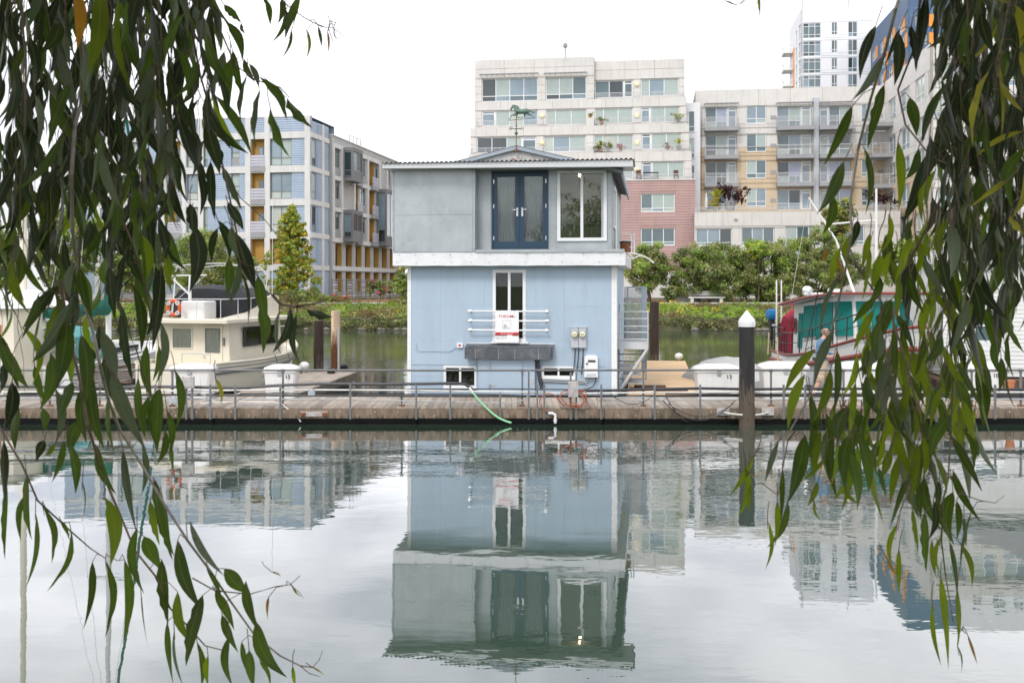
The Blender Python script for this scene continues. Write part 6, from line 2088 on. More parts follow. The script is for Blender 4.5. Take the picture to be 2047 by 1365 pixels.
b = MB(); b.lathe([(.06, -.1), (.17, -.02), (.17, .08), (.14, .09)], (0, 0, 0), 14); b.v = [(3.0 - z, -1.2 + x, zr_(3) + .38 + y) for x, y, z in b.v]; b.tube([(3, -1.2, zr_(3) + .05), (3, -1.2, zr_(3) + .3)], .02, 6); b.build('searchlight', 'steel', tw, smooth=True)
b = MB()
for x in (3.2, 4.6): b.bbox(x, x + .35, -1.15, -.85, zr_(x) + .1, zr_(x) + .30, .02)
b.build('deck_gear', 'gel_white', tw)
b = MB(); b.tube([(2.0, -1.9, 1.6), (2.1, -1.93, 1.1), (2.15, -1.92, .6)], .03, 6); b.tube([(.5, -1.7, 1.7), (.55, -1.75, .9)], .025, 6); b.build('mooring_line', 'rope', tw, smooth=True)
piece('scupper', 'ink', tw, Mr, 4.6, 4.8, -1.64, -1.55, 1.0, 1.1)
# spare outboard on the stern rail
om = thing('outboard_motor', 'black outboard motor with a blue cover clamped on the trawler stern rail', 'outboard motor', Mr @ Matrix.Translation((-.30, -1.35, 1.42)) @ Matrix.Scale(.92, 4))
b = MB(); b.loft([[(x * s, y * s, z) for x, y in ((-.26, -.14), (.2, -.16), (.24, 0), (.2, .16), (-.26, .14))] for s, z in ((.75, .78), (1.0, .86), (1.05, 1.0), (.9, 1.14), (.5, 1.2))], caps=True); b.build('cover', 'canvas_blue', om, smooth=True)
b = MB(); b.loft([[(x * s + o, y * s, z) for x, y in ((-.18, -.10), (.14, -.11), (.16, 0), (.14, .11), (-.18, .10))] for s, z, o in ((.95, .77, 0), (.8, .6, .02), (.45, .5, .02), (.4, .1, .04), (.42, -.05, .04))], caps=True); b.box(-.25, .2, -.10, .10, .04, .08); b.loft([[(.28 - .0, 0, .0), (.05, .03, .0), (-.08, 0, 0), (.05, -.03, 0)], [(.16, 0, -.3), (.06, .02, -.3), (-.02, 0, -.3), (.06, -.02, -.3)]], caps=True); b.build('leg', 'plastic_black', om)
b = MB(); b.tube([(.2, 0, .55), (.5, 0, .55)], .05, 6); b.build('clamp_bracket', 'meter_grey', om)
b = MB(); rows = [[(.26 * (1 + .03 * (j % 2)) * math.cos(2 * math.pi * j / 24), .26 * (1 + .03 * (j % 2)) * math.sin(2 * math.pi * j / 24), z) for j in range(24)] for z in (0, .9)]
b.loft(rows, caps=True)
tag(b.build('black_barrel', 'plastic_black', None, Matrix.Translation((X_at(1880, 27.6), 26.75, DZ)), smooth=False), 'ribbed black barrel standing on the dock under the trawler bow', 'barrel')

# ---------------------------------------------------------------- sailboat and pilothouse boat behind the left leaves
Ms_ = boat_frame(-15.1, 31.5, 6)
sb = thing('sail_boat', 'white sailboat with green sail cover and pale teal dodger behind the left branches', 'boat', Ms_)
hull_parts(sb, 9.0, 2.9, [(0, .85), (.5, .88), (1, 1.15)], 1.0, 'gel_white', rub=('canvas_green', .03), cap='gel_white')
b = MB(); b.loft([[(2.0, -.95, .8), (6.6, -.5, .95), (6.6, .5, .95), (2.0, .95, .8)], [(2.1, -.8, 1.35), (6.2, -.4, 1.3), (6.2, .4, 1.3), (2.1, .8, 1.35)]], caps=True); b.build('coach_roof', 'gel_white', sb)
for i in range(3): b = MB(); b.box(2.6 + i * 1.1, 3.3 + i * 1.1, -.93 + i * .12, -.86 + i * .12, 1.02, 1.22); b.build('cabin_port', 'pane_dark', sb)
b = MB(); b.tube([(4.6, 0, 1.2), (4.6, 0, 13.5)], [.10, .075], 10); b.build('mast', 'gel_white', sb, smooth=True)
b = MB(); b.tube([(4.5, 0, 2.45), (.6, -.05, 2.30)], .055, 8); b.build('boom', 'gel_white', sb, smooth=True)
b = MB(); rows = []
for i in range(13):
    f = i / 12; x = 4.5 - 3.9 * f; r_ = .24 - .10 * f + .02 * math.sin(i * 2.3)
    rows.append([(x, r_ * .75 * math.cos(a), 2.62 - .16 * f + r_ * 1.25 * math.sin(a)) for a in [2 * math.pi * j / 10 for j in range(10)]])
b.loft(rows, caps=True); b.tube([(4.6, 0, 2.5), (4.62, 0, 3.6)], [.2, .12], 8); b.build('sail_cover', 'canvas_green', sb, smooth=True)
b = MB(); b.loft([[(x, -1.05, .95), (x, -1.0, 1.75), (x, -.6, zt_), (x, .6, zt_), (x, 1.0, 1.75), (x, 1.05, .95)] for x, zt_ in ((.6, 2.0), (1.4, 2.08), (2.2, 2.0), (2.6, 1.7))], closed=False); b.build('dodger', 'canvas_pale_teal', sb, smooth=True)
b = MB(); b.tube([(8.8, 0, 1.2), (4.65, 0, 13.3)], [.06, .05], 8); b.build('furled_jib', 'canvas_green', sb, smooth=True)
b = MB()
for y in (-1.3, 1.3): b.tube([(4.5, y, .9), (4.6, y * .6, 7.2), (4.6, 0, 13.2)], .008, 4)
b.tube([(4.6, -.8, 7.2), (4.6, .8, 7.2)], .03, 6); b.tube([(.1, 0, 1.0), (4.6, 0, 13.4)], .008, 4)
for x in (.3, 1.5, 3, 5, 7): b.tube([(x, -1.35, .9), (x, -1.35, 1.5)], .014, 5)
b.tube([(.3, -1.35, 1.5), (3, -1.4, 1.5), (7, -.9, 1.6)], .008, 4)
b.build('rigging', 'rail_metal', sb)
# pilothouse boat at the far left
Mp = boat_frame(-16.6, 30.0, 8)
pb = thing('pilot_boat', 'cream pilothouse boat with tan window frame at the far left behind leaves', 'boat', Mp)
hull_parts(pb, 9, 3.2, [(0, .9), (.5, .9), (1, 1.3)], .8, 'gel_cream')
b = MB(); b.loft([[(.8, -1.2, .85), (4, -1.2, .85), (4, 1.2, .85), (.8, 1.2, .85)], [(.8, -1.15, 2.7), (3.8, -1.15, 2.7), (3.8, 1.15, 2.7), (.8, 1.15, 2.7)]], caps=True); b.build('pilothouse', 'gel_cream', pb)
b = MB(); b.loft([[(.6, -1.3, 2.70), (4, -1.3, 2.70), (4, 1.3, 2.70), (.6, 1.3, 2.70)], [(.8, -.2, 3.25), (3.8, -.2, 3.25), (3.8, .2, 3.25), (.8, .2, 3.25)]], caps=True); b.build('roof', 'gel_white', pb)
b = MB(); b.box(.76, .799, -.75, .05, 1.25, 2.2); b.build('window_surround', 'terracotta', pb)
curtained(pb, Mp, ('x', .759), -.68, -.02, 1.32, 2.13, frame='gel_white')
b = MB(); b.tube([(3.0, 0, 3.2), (3.0, 0, 11.5)], [.11, .08], 10); b.build('mast', 'gel_cream', pb, smooth=True)
b = MB(); b.tube([(.1, -1.2, .9), (.1, -1.2, 1.5), (.1, 0, 1.55), (.1, 1.2, 1.5)], .02, 6); b.build('stern_rail', 'canvas_blue', pb)
# folding slatted chairs behind the rail
for i, (px, lab) in enumerate(((200, 'brown slatted folding chair on the dock, nearer the left edge'), (243, 'brown slatted folding chair nearer the cream cruiser'))):
    p = W(px, HY, 26.4)
    t = thing('folding_chair', lab, 'chair', Matrix.Translation((p.x, p.y, DZ)))
    b = MB()
    for s in (-.24, .24):
        b.tube([(s, -.25, 0), (s, .25, .85)], .018, 5); b.tube([(s, .25, 0), (s, -.2, .45)], .018, 5)
    b.build('frame', 'wood_brown', t)
    for q in range(5): piece('seat_slat', 'wood_brown', t, WM[t], -.25, .25, -.25 + q * .09, -.18 + q * .09, .43, .45)
    for q in range(7):
        b = MB(); z = .48 + q * .055; b.loft([[(-.25, .03 + (z - .45) * .6, z), (-.25, .05 + (z - .45) * .6, z), (-.25, .05 + (z - .45) * .6, z + .035), (-.25, .03 + (z - .45) * .6, z + .035)], [(.25, .03 + (z - .45) * .6, z + .06), (.25, .05 + (z - .45) * .6, z + .06), (.25, .05 + (z - .45) * .6, z + .095), (.25, .03 + (z - .45) * .6, z + .095)]], caps=True)
        b.build('back_slat', 'wood_brown', t)

# ---------------------------------------------------------------- white clapboard floating home at the right
fh = Frame(X_at(1885, 31.5), 31.5, GA)
t = thing('floating_home', 'white clapboard floating home at the far right behind the branches', 'houseboat', fh.M)
hs = [(.9, 1.7, 1.6, 2.7), (3.0, 4.2, 1.5, 2.7)]
wall(fh, t, 0, 7, .55, 4.1, hs, 'clapboard', depth=.15)
siding(fh, t, 0, 7, .7, 4.1, [(h[0] - .1, h[1] + .1, h[2] - .1, h[3] + .1) for h in hs], 'clapboard', .13, d=.02)
for h in hs: window(fh, t, h, 1, 2, y=.0, fw=.08, panes=['pane_teal'])
shell(fh, t, 0, 7, 0, 6, .55, 4.1, 'clapboard')
b = MB(); b.prism([(-.3, 4.08), (7.3, 4.08), (3.5, 5.5)], -.3, 6.3); b.build('roof', 'slab_grey', t)
b = MB(); b.bbox(-.3, 7.3, -.4, 6.4, -.3, .5, .03); b.build('float_hull', 'wood_brown', t)
# planter trough and pot at the right edge
p = W(2030, HY, 26.3)
t = thing('planter_trough', 'dark trough with terracotta pots and dry plants at the right edge of the dock', 'planter', Matrix.Translation((p.x, p.y, DZ)))
b = MB(); b.bbox(-.45, .6, -.2, .2, 0, .22, .02); b.build('trough', 'rub_grey', t)
b = MB(); b.lathe([(.09, .221), (.13, .46), (.14, .5), (.11, .5)], (-.15, 0, 0), 12); b.build('pot', 'terracotta', t, smooth=True)

# ---------------------------------------------------------------- walking man on the dock
def man():
    Y = 26.0
    px = 1643
    p = W(px, HY, Y)
    t = thing('person', 'bald bearded man in blue patterned shirt and khaki shorts walking along the dock', 'person', Matrix.Translation((p.x, p.y, DZ + .002)) @ Matrix.Scale(1.07, 4))
    Mw = WM[t]
    # x = walking direction (to the right), y = depth, z up; 1.80 m tall
    V, E, RAD = [], [], []
    def chain(pts, start=None):
        prev = start
        for x, y, z, rx, ry in pts:
            V.append((x, y, z)); RAD.append((rx, ry)); i = len(V) - 1
            if prev is not None: E.append((prev, i))
            prev = i
        return prev
    pelvis = chain([(0, 0, .93, .15, .145)])
    waist = chain([(.00, 0, 1.06, .145, .14), (.01, 0, 1.20, .155, .15), (.02, 0, 1.34, .16, .155), (.03, 0, 1.46, .115, .12)], pelvis)
    neck = chain([(.05, 0, 1.53, .062, .062), (.075, 0, 1.585, .062, .062)], waist)
    head = chain([(.085, 0, 1.64, .085, .08), (.085, 0, 1.71, .098, .088), (.075, 0, 1.76, .075, .07)], neck)
    # near arm (towards the camera, -y), bent, holding the phone in front
    sh = chain([(.02, -.13, 1.43, .07, .07), (.0, -.205, 1.41, .066, .066), (-.02, -.235, 1.28, .052, .052), (-.03, -.25, 1.13, .044, .044), (.07, -.24, 1.08, .042, .042), (.19, -.20, 1.10, .032, .032), (.25, -.18, 1.12, .03, .026)], waist)
    sh2 = chain([(.02, .13, 1.43, .07, .07), (.03, .205, 1.41, .066, .066), (.05, .235, 1.27, .052, .052), (.08, .245, 1.12, .044, .044), (.17, .20, 1.08, .04, .04), (.27, .12, 1.12, .032, .032), (.32, .08, 1.13, .03, .026)], waist)
    # legs mid-stride
    l1 = chain([(-.02, -.09, .86, .105, .10), (-.06, -.10, .66, .085, .082), (-.09, -.105, .50, .064, .062), (-.17, -.105, .33, .058, .055), (-.26, -.105, .14, .040, .038), (-.29, -.105, .07, .042, .042)], pelvis)
    chain([(-.22, -.105, .04, .04, .035), (-.15, -.105, .035, .035, .03)], l1)
    l2 = chain([(.02, .09, .86, .105, .10), (.10, .10, .66, .085, .082), (.17, .10, .49, .064, .062), (.20, .10, .32, .058, .055), (.22, .10, .14, .040, .038), (.22, .10, .07, .042, .042)], pelvis)
    chain([(.30, .10, .04, .04, .035), (.37, .10, .035, .035, .03)], l2)
    me = bpy.data.meshes.new('body')
    me.from_pydata(V, E, [])
    o = link('body', me, t, Mw)
    sk = o.modifiers.new('skin', 'SKIN'); sk.use_smooth_shade = True
    for i, d in enumerate(me.skin_vertices[0].data):
        d.radius = RAD[i]; d.use_root = (i == 0)
    ss = o.modifiers.new('sub', 'SUBSURF'); ss.levels = 2; ss.render_levels = 2
    bpy.context.view_layer.update()
    dg = bpy.context.evaluated_depsgraph_get()
    m2 = bpy.data.meshes.new_from_object(o.evaluated_get(dg))
    o.modifiers.clear()
    o.data = m2
    m2.materials.clear()
    m2.materials.append(MAT['skin']); m2.materials.append(MAT['shirt']); m2.materials.append(MAT['khaki'])
    idx = []
    for f in m2.polygons:
        c = f.center
        arm = abs(c.y) > .175
        if .98 < c.z < 1.50 and not arm: k = 1
        elif arm and c.z > 1.22: k = 1
        elif .50 < c.z <= .98 and not (abs(c.y) > .19 and c.z > .9) and not (c.x > .16 and c.z > .95): k = 2
        else: k = 0
        idx.append(k)
    m2.polygons.foreach_set('material_index', idx)
    # clothes as looser shells round the body: grown copies of the covered faces
    for nm, k, g in (('shirt', 1, .016), ('shorts', 2, .020)):
        b = MB()
        vmap = {}
        for f in m2.polygons:
            if idx[f.index] != k: continue
            ids = []
            for vi in f.vertices:
                if vi not in vmap:
                    v = m2.vertices[vi]
                    gg = g + (.018 if nm == 'shorts' and v.co.z < .62 else 0) + .004 * math.sin(v.co.z * 40 + v.co.x * 25)
                    b.v.append(tuple(v.co + v.normal * gg)); vmap[vi] = len(b.v) - 1
                ids.append(vmap[vi])
            b.f.append(tuple(ids)); b.m.append(0)
        b.build(nm, 'shirt' if k == 1 else 'khaki', t, smooth=True)
    # face: nose, brow, eyes, ears, beard (profile to the right)
    b = MB(); b.loft([[(.165, -.016, 1.665), (.165, .016, 1.665), (.17, .0, 1.70)], [(.208, -.012, 1.655), (.208, .012, 1.655), (.182, .0, 1.69)]], caps=True); b.build('nose', 'skin', t, smooth=True)
    for s in (-1, 1):
        b = MB(); b.lathe([(.004, -.012), (.012, 0), (.004, .012)], (.172, s * .034, 1.695), 8); b.build('eye', 'ink', t, smooth=True)
        b = MB(); b.loft([[(.07, s * .088, 1.65), (.10, s * .088, 1.66), (.10, s * .088, 1.715), (.06, s * .088, 1.71)], [(.065, s * .108, 1.66), (.09, s * .104, 1.67), (.09, s * .104, 1.71), (.055, s * .110, 1.71)]], caps=True); b.build('ear', 'skin', t, smooth=True)
    b = MB()
    rows = []
    for i in range(9):
        a = math.pi * (i / 8 - .5) * 1.15
        cx, cy = .085 + .096 * math.cos(a), .089 * math.sin(a)
        rows.append([(cx, cy, 1.665), (cx + .012 * math.cos(a), cy + .012 * math.sin(a), 1.64), (cx + .004 * math.cos(a), cy, 1.585), (cx - .02 * math.cos(a), cy * .8, 1.575)])
    b.loft(rows, closed=False); b.build('beard', 'hair', t, smooth=True)
    b = MB()
    rows = []
    for i in range(13):
        a = math.pi * (.28 + 1.44 * i / 12)
        cx, cy = .080 + .098 * math.cos(a), .095 * math.sin(a)
        rows.append([(cx, cy, 1.64), (cx * 1.0 + .006 * math.cos(a), cy * 1.05, 1.69), (.08 + .088 * math.cos(a), cy * .95, 1.735)])
    b.loft(rows, closed=False); b.build('hair', 'hair', t, smooth=True)
    # hands: palm and five separate fingers closing on the phone
    def hand(wrist, fwd, side):
        b = MB()
        w = Vector(wrist); f = Vector(fwd).normalized(); s = Vector((0, 0, 1)); n_ = f.cross(s).normalized()
        b.tube([w, w + f * .04, w + f * .085], [.026, .036, .034], 8)
        for k_, (o_, L_) in enumerate(((.030, .072), (.010, .080), (-.010, .074), (-.029, .058))):
            p0 = w + f * .08 + s * o_
            b.tube([p0, p0 + f * L_ * .45 + n_ * side * .012, p0 + f * L_ * .7 + n_ * side * .034, p0 + f * L_ * .62 + n_ * side * .055], [.0095, .009, .008, .006], 6)
        p0 = w + f * .03 + s * .03
        b.tube([p0, p0 + s * .022 + f * .02 + n_ * side * .015, p0 + s * .022 + f * .05 + n_ * side * .03], [.011, .010, .007], 6)
        return b.build('hand', 'skin', t, smooth=True)
    hand((.25, -.18, 1.12), (1, .25, .12), 1)
    hand((.32, .08, 1.13), (1, -.35, .1), -1)
    b = MB(); b.bbox(-.036, .036, -.005, .005, -.07, .07, .003)
    ph = b.build('phone', 'plastic_white', None, Mw @ Matrix.Translation((.375, -.085, 1.165)) @ Matrix.Rotation(R(-50), 4, 'Y') @ Matrix.Rotation(R(70), 4, 'Z'))
    tag(ph, 'white phone held in the hands of the walking man', 'phone')
    # shoes
    for x, y in ((-.23, -.105), (.29, .10)):
        b = MB(); b.loft([[(x - .11, y - .042, 0), (x + .12, y - .045, 0), (x + .165, y, 0), (x + .12, y + .045, 0), (x - .11, y + .042, 0)], [(x - .11, y - .04, .05), (x + .12, y - .042, .04), (x + .16, y, .035), (x + .12, y + .042, .04), (x - .11, y + .04, .05)], [(x - .10, y - .03, .10), (x + .02, y - .03, .085), (x + .05, y, .08), (x + .02, y + .03, .085), (x - .10, y + .03, .10)]], caps=True)
        b.build('shoe', 'rub_grey', t, smooth=True)
man()
# ---------------------------------------------------------------- planting
for nm, c, tc in (('leaf_bright', (.24, .34, .06), None), ('leaf_mid', (.20, .27, .075), None), ('leaf_olive', (.31, .31, .13), None), ('leaf_dark', (.10, .135, .05), None),
                  ('leaf_gold', (.58, .42, .03), (.6, .45, .02)), ('leaf_lime', (.36, .36, .05), (.42, .44, .04)), ('leaf_dry', (.22, .16, .08), None), ('leaf_purple', (.05, .018, .022), None),
                  ('flower_yellow', (.75, .55, .02), None), ('flower_red', (.65, .06, .02), None), ('flower_pink', (.60, .10, .25), None), ('leaf_succulent', (.13, .12, .07), None)):
    MAT[nm] = leafmat(nm, c, .3, .5, .4, .8, tc, .1)
mt('bark', (0.10, 0.075, 0.055), .9, .3, 8, bump=.02, bscale=14, stretch=(1, 1, .3))
mt('bark_pale', (0.30, 0.25, 0.2), .8, .25, 8, bump=.01, bscale=14, stretch=(1, 1, .3))

def limbs(b, base, tips, r0, seed):
    rg = random.Random(seed)
    for tip in tips:
        m1 = base.lerp(tip, .4) + Vector((rg.uniform(-.2, .2), rg.uniform(-.2, .2), rg.uniform(.0, .3)))
        b.tube([base, m1, tip], [r0, r0 * .6, r0 * .15], 6)

def tree(name, label, px, py_base, Y, crown_px, n_clump, n_leaf, size, mats, weights, trunk_r=.12, forks=5, cat='tree', group=None, seed=1, shape='round', clump=.5, trunk_mat='bark', zbase=None):
    """crown_px = (x0, x1, y0, y1) outline box in the photo at depth Y"""
    rg = random.Random(seed)
    x0, x1, y0, y1 = crown_px
    c0, c1 = W(x0, y1, Y), W(x1, y0, Y)
    cx, cz = (c0.x + c1.x) / 2, (c0.z + c1.z) / 2
    rx, rz = (c1.x - c0.x) / 2, (c1.z - c0.z) / 2
    p = W(px, py_base, Y)
    zb = zbase if zbase is not None else 1.85
    root = thing(name, label, cat, Matrix.Translation((p.x, Y, zb)), group)
    cl = []
    while len(cl) < n_clump:
        v = Vector((rg.uniform(-1, 1), rg.uniform(-1, 1), rg.uniform(-1, 1)))
        if shape == 'cone':
            f = (v.z + 1) / 2
            w = (1 - f) ** .62 * (.62 + .38 * min(1, f / .3)) * (.92 + .08 * math.sin(f * 37))
            r_ = math.hypot(v.x, v.y)
            if r_ > 1: continue
            az = math.atan2(v.y, v.x)
            w *= .80 + .28 * math.sin(3 * az + f * 11) + rg.uniform(-.12, .12)
            cl.append((cx + v.x * rx * w, Y + v.y * rx * w, cz + v.z * rz + rg.gauss(0, .12)))
        else:
            if v.length > 1 or v.length < .35: continue
            bump_ = 1 + .14 * math.sin(v.x * 7 + seed) * math.cos(v.z * 6 + seed * 2)
            cl.append((cx + v.x * rx * bump_, Y + v.y * rx * .8, cz + v.z * rz * bump_))
    q = leaf_cloud(cl, n_leaf, (clump, clump, clump * .7), size, .5)
    mi = np.repeat(np.array(rg.choices(range(len(mats)), weights, k=len(cl))), n_leaf)
    fl = rng.random(len(mi)) < .22
    mi[fl] = rng.integers(0, len(mats), fl.sum())
    quads_obj('crown', q, None, root, I4, mats=mats, midx=mi)
    b = MB()
    base = Vector((p.x, Y, zb - .1))
    fork = Vector((p.x + (cx - p.x) * .3, Y, zb + max(.4, (cz - rz - zb) * .9 + .3)))
    if shape == 'cone':
        b.tube([base, base.lerp(Vector((cx, Y, cz)), .5), Vector((cx, Y, cz + rz * .85))], [trunk_r, trunk_r * .7, trunk_r * .1], 8)
        for i in range(14):
            f = .1 + .06 * i; zz = cz - rz + 2 * rz * f; a = i * 2.4; w = (1 - f) ** .75 * rx * .9
            b.tube([(cx, Y, zz), (cx + w * math.cos(a), Y + w * math.sin(a), zz + .35 * w)], [trunk_r * .3, .01], 5)
    else:
        b.tube([base, base.lerp(fork, .5) + Vector((rg.uniform(-.1, .1), 0, 0)), fork], [trunk_r * 1.15, trunk_r, trunk_r * .85], 8)
        limbs(b, fork, [Vector(rg.choice(cl)) for _ in range(forks)], trunk_r * .6, seed)
    b.build('trunk', trunk_mat, root, I4, smooth=True)
    return root

GR = ['leaf_mid', 'leaf_dark', 'leaf_olive', 'leaf_bright']
# right bank: rounded shrubby trees
tree('round_tree', 'bushy green tree right behind the houseboat stair, with a bare dark trunk', 1297, 600, 83.0, (1244, 1342, 486, 588), 130, 115, .19, GR, [4, 2, 5, 3], .16, 6, seed=2, clump=.55)
tree('round_tree', 'broad green multi-stemmed tree above the white bench', 1440, 600, 83.5, (1338, 1512, 484, 606), 260, 125, .19, GR, [4, 2, 5, 3], .17, 9, seed=3, clump=.6)
tree('round_tree', 'dense green tree right of the broad bench tree', 1545, 600, 84.5, (1458, 1612, 478, 606), 240, 125, .19, GR, [4, 2, 5, 3], .17, 8, seed=4, clump=.6)
tree('round_tree', 'tall dense tree behind the outboard motor', 1632, 600, 85.0, (1560, 1722, 462, 606), 240, 125, .19, GR, [4, 2, 5, 3], .17, 8, seed=5, clump=.6)
tree('slim_tree', 'slim autumn tinted tree in front of the balconies at right', 1677, 560, 92.0, (1645, 1708, 388, 500), 90, 60, .28, ['leaf_olive', 'leaf_mid', 'leaf_dry', 'leaf_lime'], [4, 4, 2, 2], .1, 6, seed=6, clump=.45)
tree('round_tree', 'green tree at the far right behind the trawler', 1850, 600, 84.0, (1745, 1960, 470, 595), 170, 70, .32, GR, [4, 3, 3, 2], .17, 8, seed=7, clump=.65)
tree('young_tree', 'light green sapling rising over the bench tree crowns', 1515, 560, 82.5, (1494, 1540, 478, 520), 22, 40, .28, ['leaf_lime', 'leaf_bright'], [2, 3], .06, 4, seed=8, clump=.35)
tree('shrub', 'dark rounded shrub on the mulch left of the bench', 1338, 590, 82.0, (1320, 1358, 570, 597), 40, 60, .18, ['leaf_dark', 'leaf_olive'], [3, 2], .05, 5, cat='shrub', seed=9, clump=.3)
# left bank
tree('ginkgo_tree', 'golden green ginkgo tree with a pointed crown in front of the blue block', 585, 585, 82.0, (502, 664, 414, 598), 460, 34, .24, ['leaf_gold', 'leaf_lime', 'leaf_bright'], [1.5, 5, 4], .10, 6, seed=10, shape='cone', clump=.30, trunk_mat='bark_pale')
tree('round_tree', 'feathery grey green tree behind the cream cruiser', 430, 600, 82.0, (340, 505, 458, 606), 230, 110, .18, ['leaf_olive', 'leaf_mid', 'leaf_bright'], [5, 3, 2], .15, 8, seed=11, clump=.6)
tree('round_tree', 'green tree at left behind the sailboat mast', 280, 600, 84.0, (215, 350, 480, 590), 130, 70, .3, GR, [4, 3, 3, 2], .15, 7, seed=12, clump=.6)
tree('round_tree', 'tall green tree at the far left bank', 130, 600, 85.0, (70, 210, 400, 590), 160, 70, .32, GR, [4, 3, 3, 2], .16, 8, seed=13, clump=.7)
tree('round_tree', 'dark green tree at the left picture edge on the far bank', -20, 600, 84.0, (-110, 60, 430, 590), 130, 70, .32, GR, [4, 3, 3, 2], .16, 7, seed=14, clump=.7)
tree('shrub', 'low spreading juniper mound under the ginkgo tree', 590, 600, 80.9, (530, 662, 580, 612), 110, 70, .18, ['leaf_dark', 'leaf_mid', 'leaf_olive'], [3, 3, 2], .05, 6, cat='shrub', seed=15, clump=.35)
tree('shrub', 'bright green clipped shrub right of the juniper mound', 640, 600, 80.6, (618, 660, 587, 612), 45, 70, .16, ['leaf_bright', 'leaf_lime'], [3, 1], .04, 4, cat='shrub', seed=16, clump=.3)
tree('flowering_shrub', 'low shrub covered in red flowers by the court fence', 680, 605, 82.6, (658, 700, 590, 612), 40, 60, .17, ['leaf_mid', 'flower_red', 'leaf_dark'], [3, 3, 2], .04, 4, cat='shrub', seed=17, clump=.28)
tree('shrub', 'dry golden shrub on the bank beside the houseboat wall', 790, 612, 79.0, (772, 812, 598, 622), 36, 50, .2, ['leaf_dry', 'leaf_olive', 'leaf_lime'], [2, 3, 1], .04, 5, cat='shrub', seed=18, clump=.3)
tree('shrub', 'tall green shrub at the corner behind the houseboat wall', 806, 600, 86.0, (792, 824, 525, 600), 40, 60, .26, GR, [4, 3, 3, 2], .06, 5, cat='shrub', seed=19, clump=.45)
for i, (px, lab) in enumerate(((742, 'pot of pink flowers behind the court fence, leftmost'), (760, 'pot of pink flowers behind the court fence, middle'), (778, 'pot of pink flowers behind the court fence, nearest the houseboat'))):
    tree('potted_plant', lab, px, 600, 92.0, (px - 8, px + 8, 558, 590), 16, 40, .2, ['leaf_mid', 'flower_pink', 'leaf_bright'], [4, 2, 2], .04, 4, cat='plant', seed=30 + i, clump=.3)
# bank cover: tufts over the slope
def bank_cover():
    cs, ms = [], []
    for _ in range(5200):
        x = rng.uniform(-48, 48)
        f = rng.random()
        dy = .2 + 5.0 * f
        z = np.interp(dy, [.25, 1.1, 2.6, 4.2, 5.6], [.35, .75, 1.15, 1.55, 1.75])
        cs.append((x, bank_edge(x) + dy, z + rng.uniform(.0, .22)))
        patch = math.sin(x * .35 + dy * 1.1) + math.sin(x * .83 + 2 - dy * .7) + rng.normal() * .5
        right = x > 0
        if dy < 1.0: k = 5 if patch > -.4 else 3
        elif patch > 1.0: k = 1 if not right else 0
        elif patch > -.3: k = 0
        elif patch > -1.2: k = 2
        else: k = 4
        ms.append(k)
    q = leaf_cloud(cs, 14, (.34, .34, .24), .26, .30, .7)
    quads_obj('ground_cover', q, None, None, I4, mats=['leaf_bright', 'leaf_mid', 'leaf_olive', 'leaf_dark', 'leaf_dry', 'leaf_succulent'], midx=np.repeat(ms, 14))['kind'] = 'stuff'
    o = bpy.data.objects['ground_cover']; o['label'] = 'green and brown low plants covering the far creek bank'; o['category'] = 'ground cover'
    cs = []
    for _ in range(46):
        x = rng.choice([rng.uniform(10, 18), rng.uniform(10, 16), rng.uniform(22, 27), rng.uniform(-30, -8)])
        dy = rng.uniform(1.8, 5)
        z = np.interp(dy, [.25, 1.1, 2.6, 4.2, 5.6], [.35, .75, 1.15, 1.55, 1.75])
        cs.append((x, bank_edge(x) + dy - .3, z + .32))
    q = leaf_cloud(cs, 9, (.35, .3, .16), .11, .9, .9)
    o = quads_obj('yellow_flowers', q, 'flower_yellow'); o['kind'] = 'stuff'; o['label'] = 'scattered yellow daisies on the far bank'; o['category'] = 'flowers'
    # shrubby edge overhanging the water
    cs, ms = [], []
    for i in range(1500):
        x = rng.uniform(-48, 48)
        cs.append((x, bank_edge(x) + rng.uniform(-.25, .6), .42 + rng.uniform(-.15, .25) + .12 * math.sin(x * .7)))
        ms.append(int(rng.choice([0, 1, 2], p=[.45, .3, .25])))
    q = leaf_cloud(cs, 18, (.38, .3, .22), .16, .45, .7)
    o = quads_obj('shore_plants', q, None, None, I4, mats=['leaf_succulent', 'leaf_olive', 'leaf_mid'], midx=np.repeat(ms, 18)); o['kind'] = 'stuff'; o['label'] = 'reddish olive salt plants along the waterline'; o['category'] = 'shore plants'
    # taller weeds along the path
    cs = []
    for i in range(170):
        x = rng.uniform(-34, -8)
        cs.append((x, 78.4 + rng.uniform(-.8, .6), 1.95 + rng.uniform(0, .35)))
    q = leaf_cloud(cs, 16, (.3, .25, .4), .22, .16, .9)
    o = quads_obj('dry_weeds', q, 'leaf_dry'); o['kind'] = 'stuff'; o['label'] = 'dry upright weeds along the creek path'; o['category'] = 'weeds'
bank_cover()
b = MB()
for i in range(120):
    x = rng.uniform(-46, 46); s = rng.uniform(.12, .3)
    c = Vector((x, bank_edge(x) - .1 + rng.uniform(-.2, .15), .05))
    b.lathe([(s * .6, -s * .5), (s * 1.1, 0), (s * .8, s * .5), (s * .2, s * .7)], tuple(c), 6)
tag(b.build('shore_rocks', 'rock'), 'small dark rocks at the far waterline', 'rocks', kind='stuff')
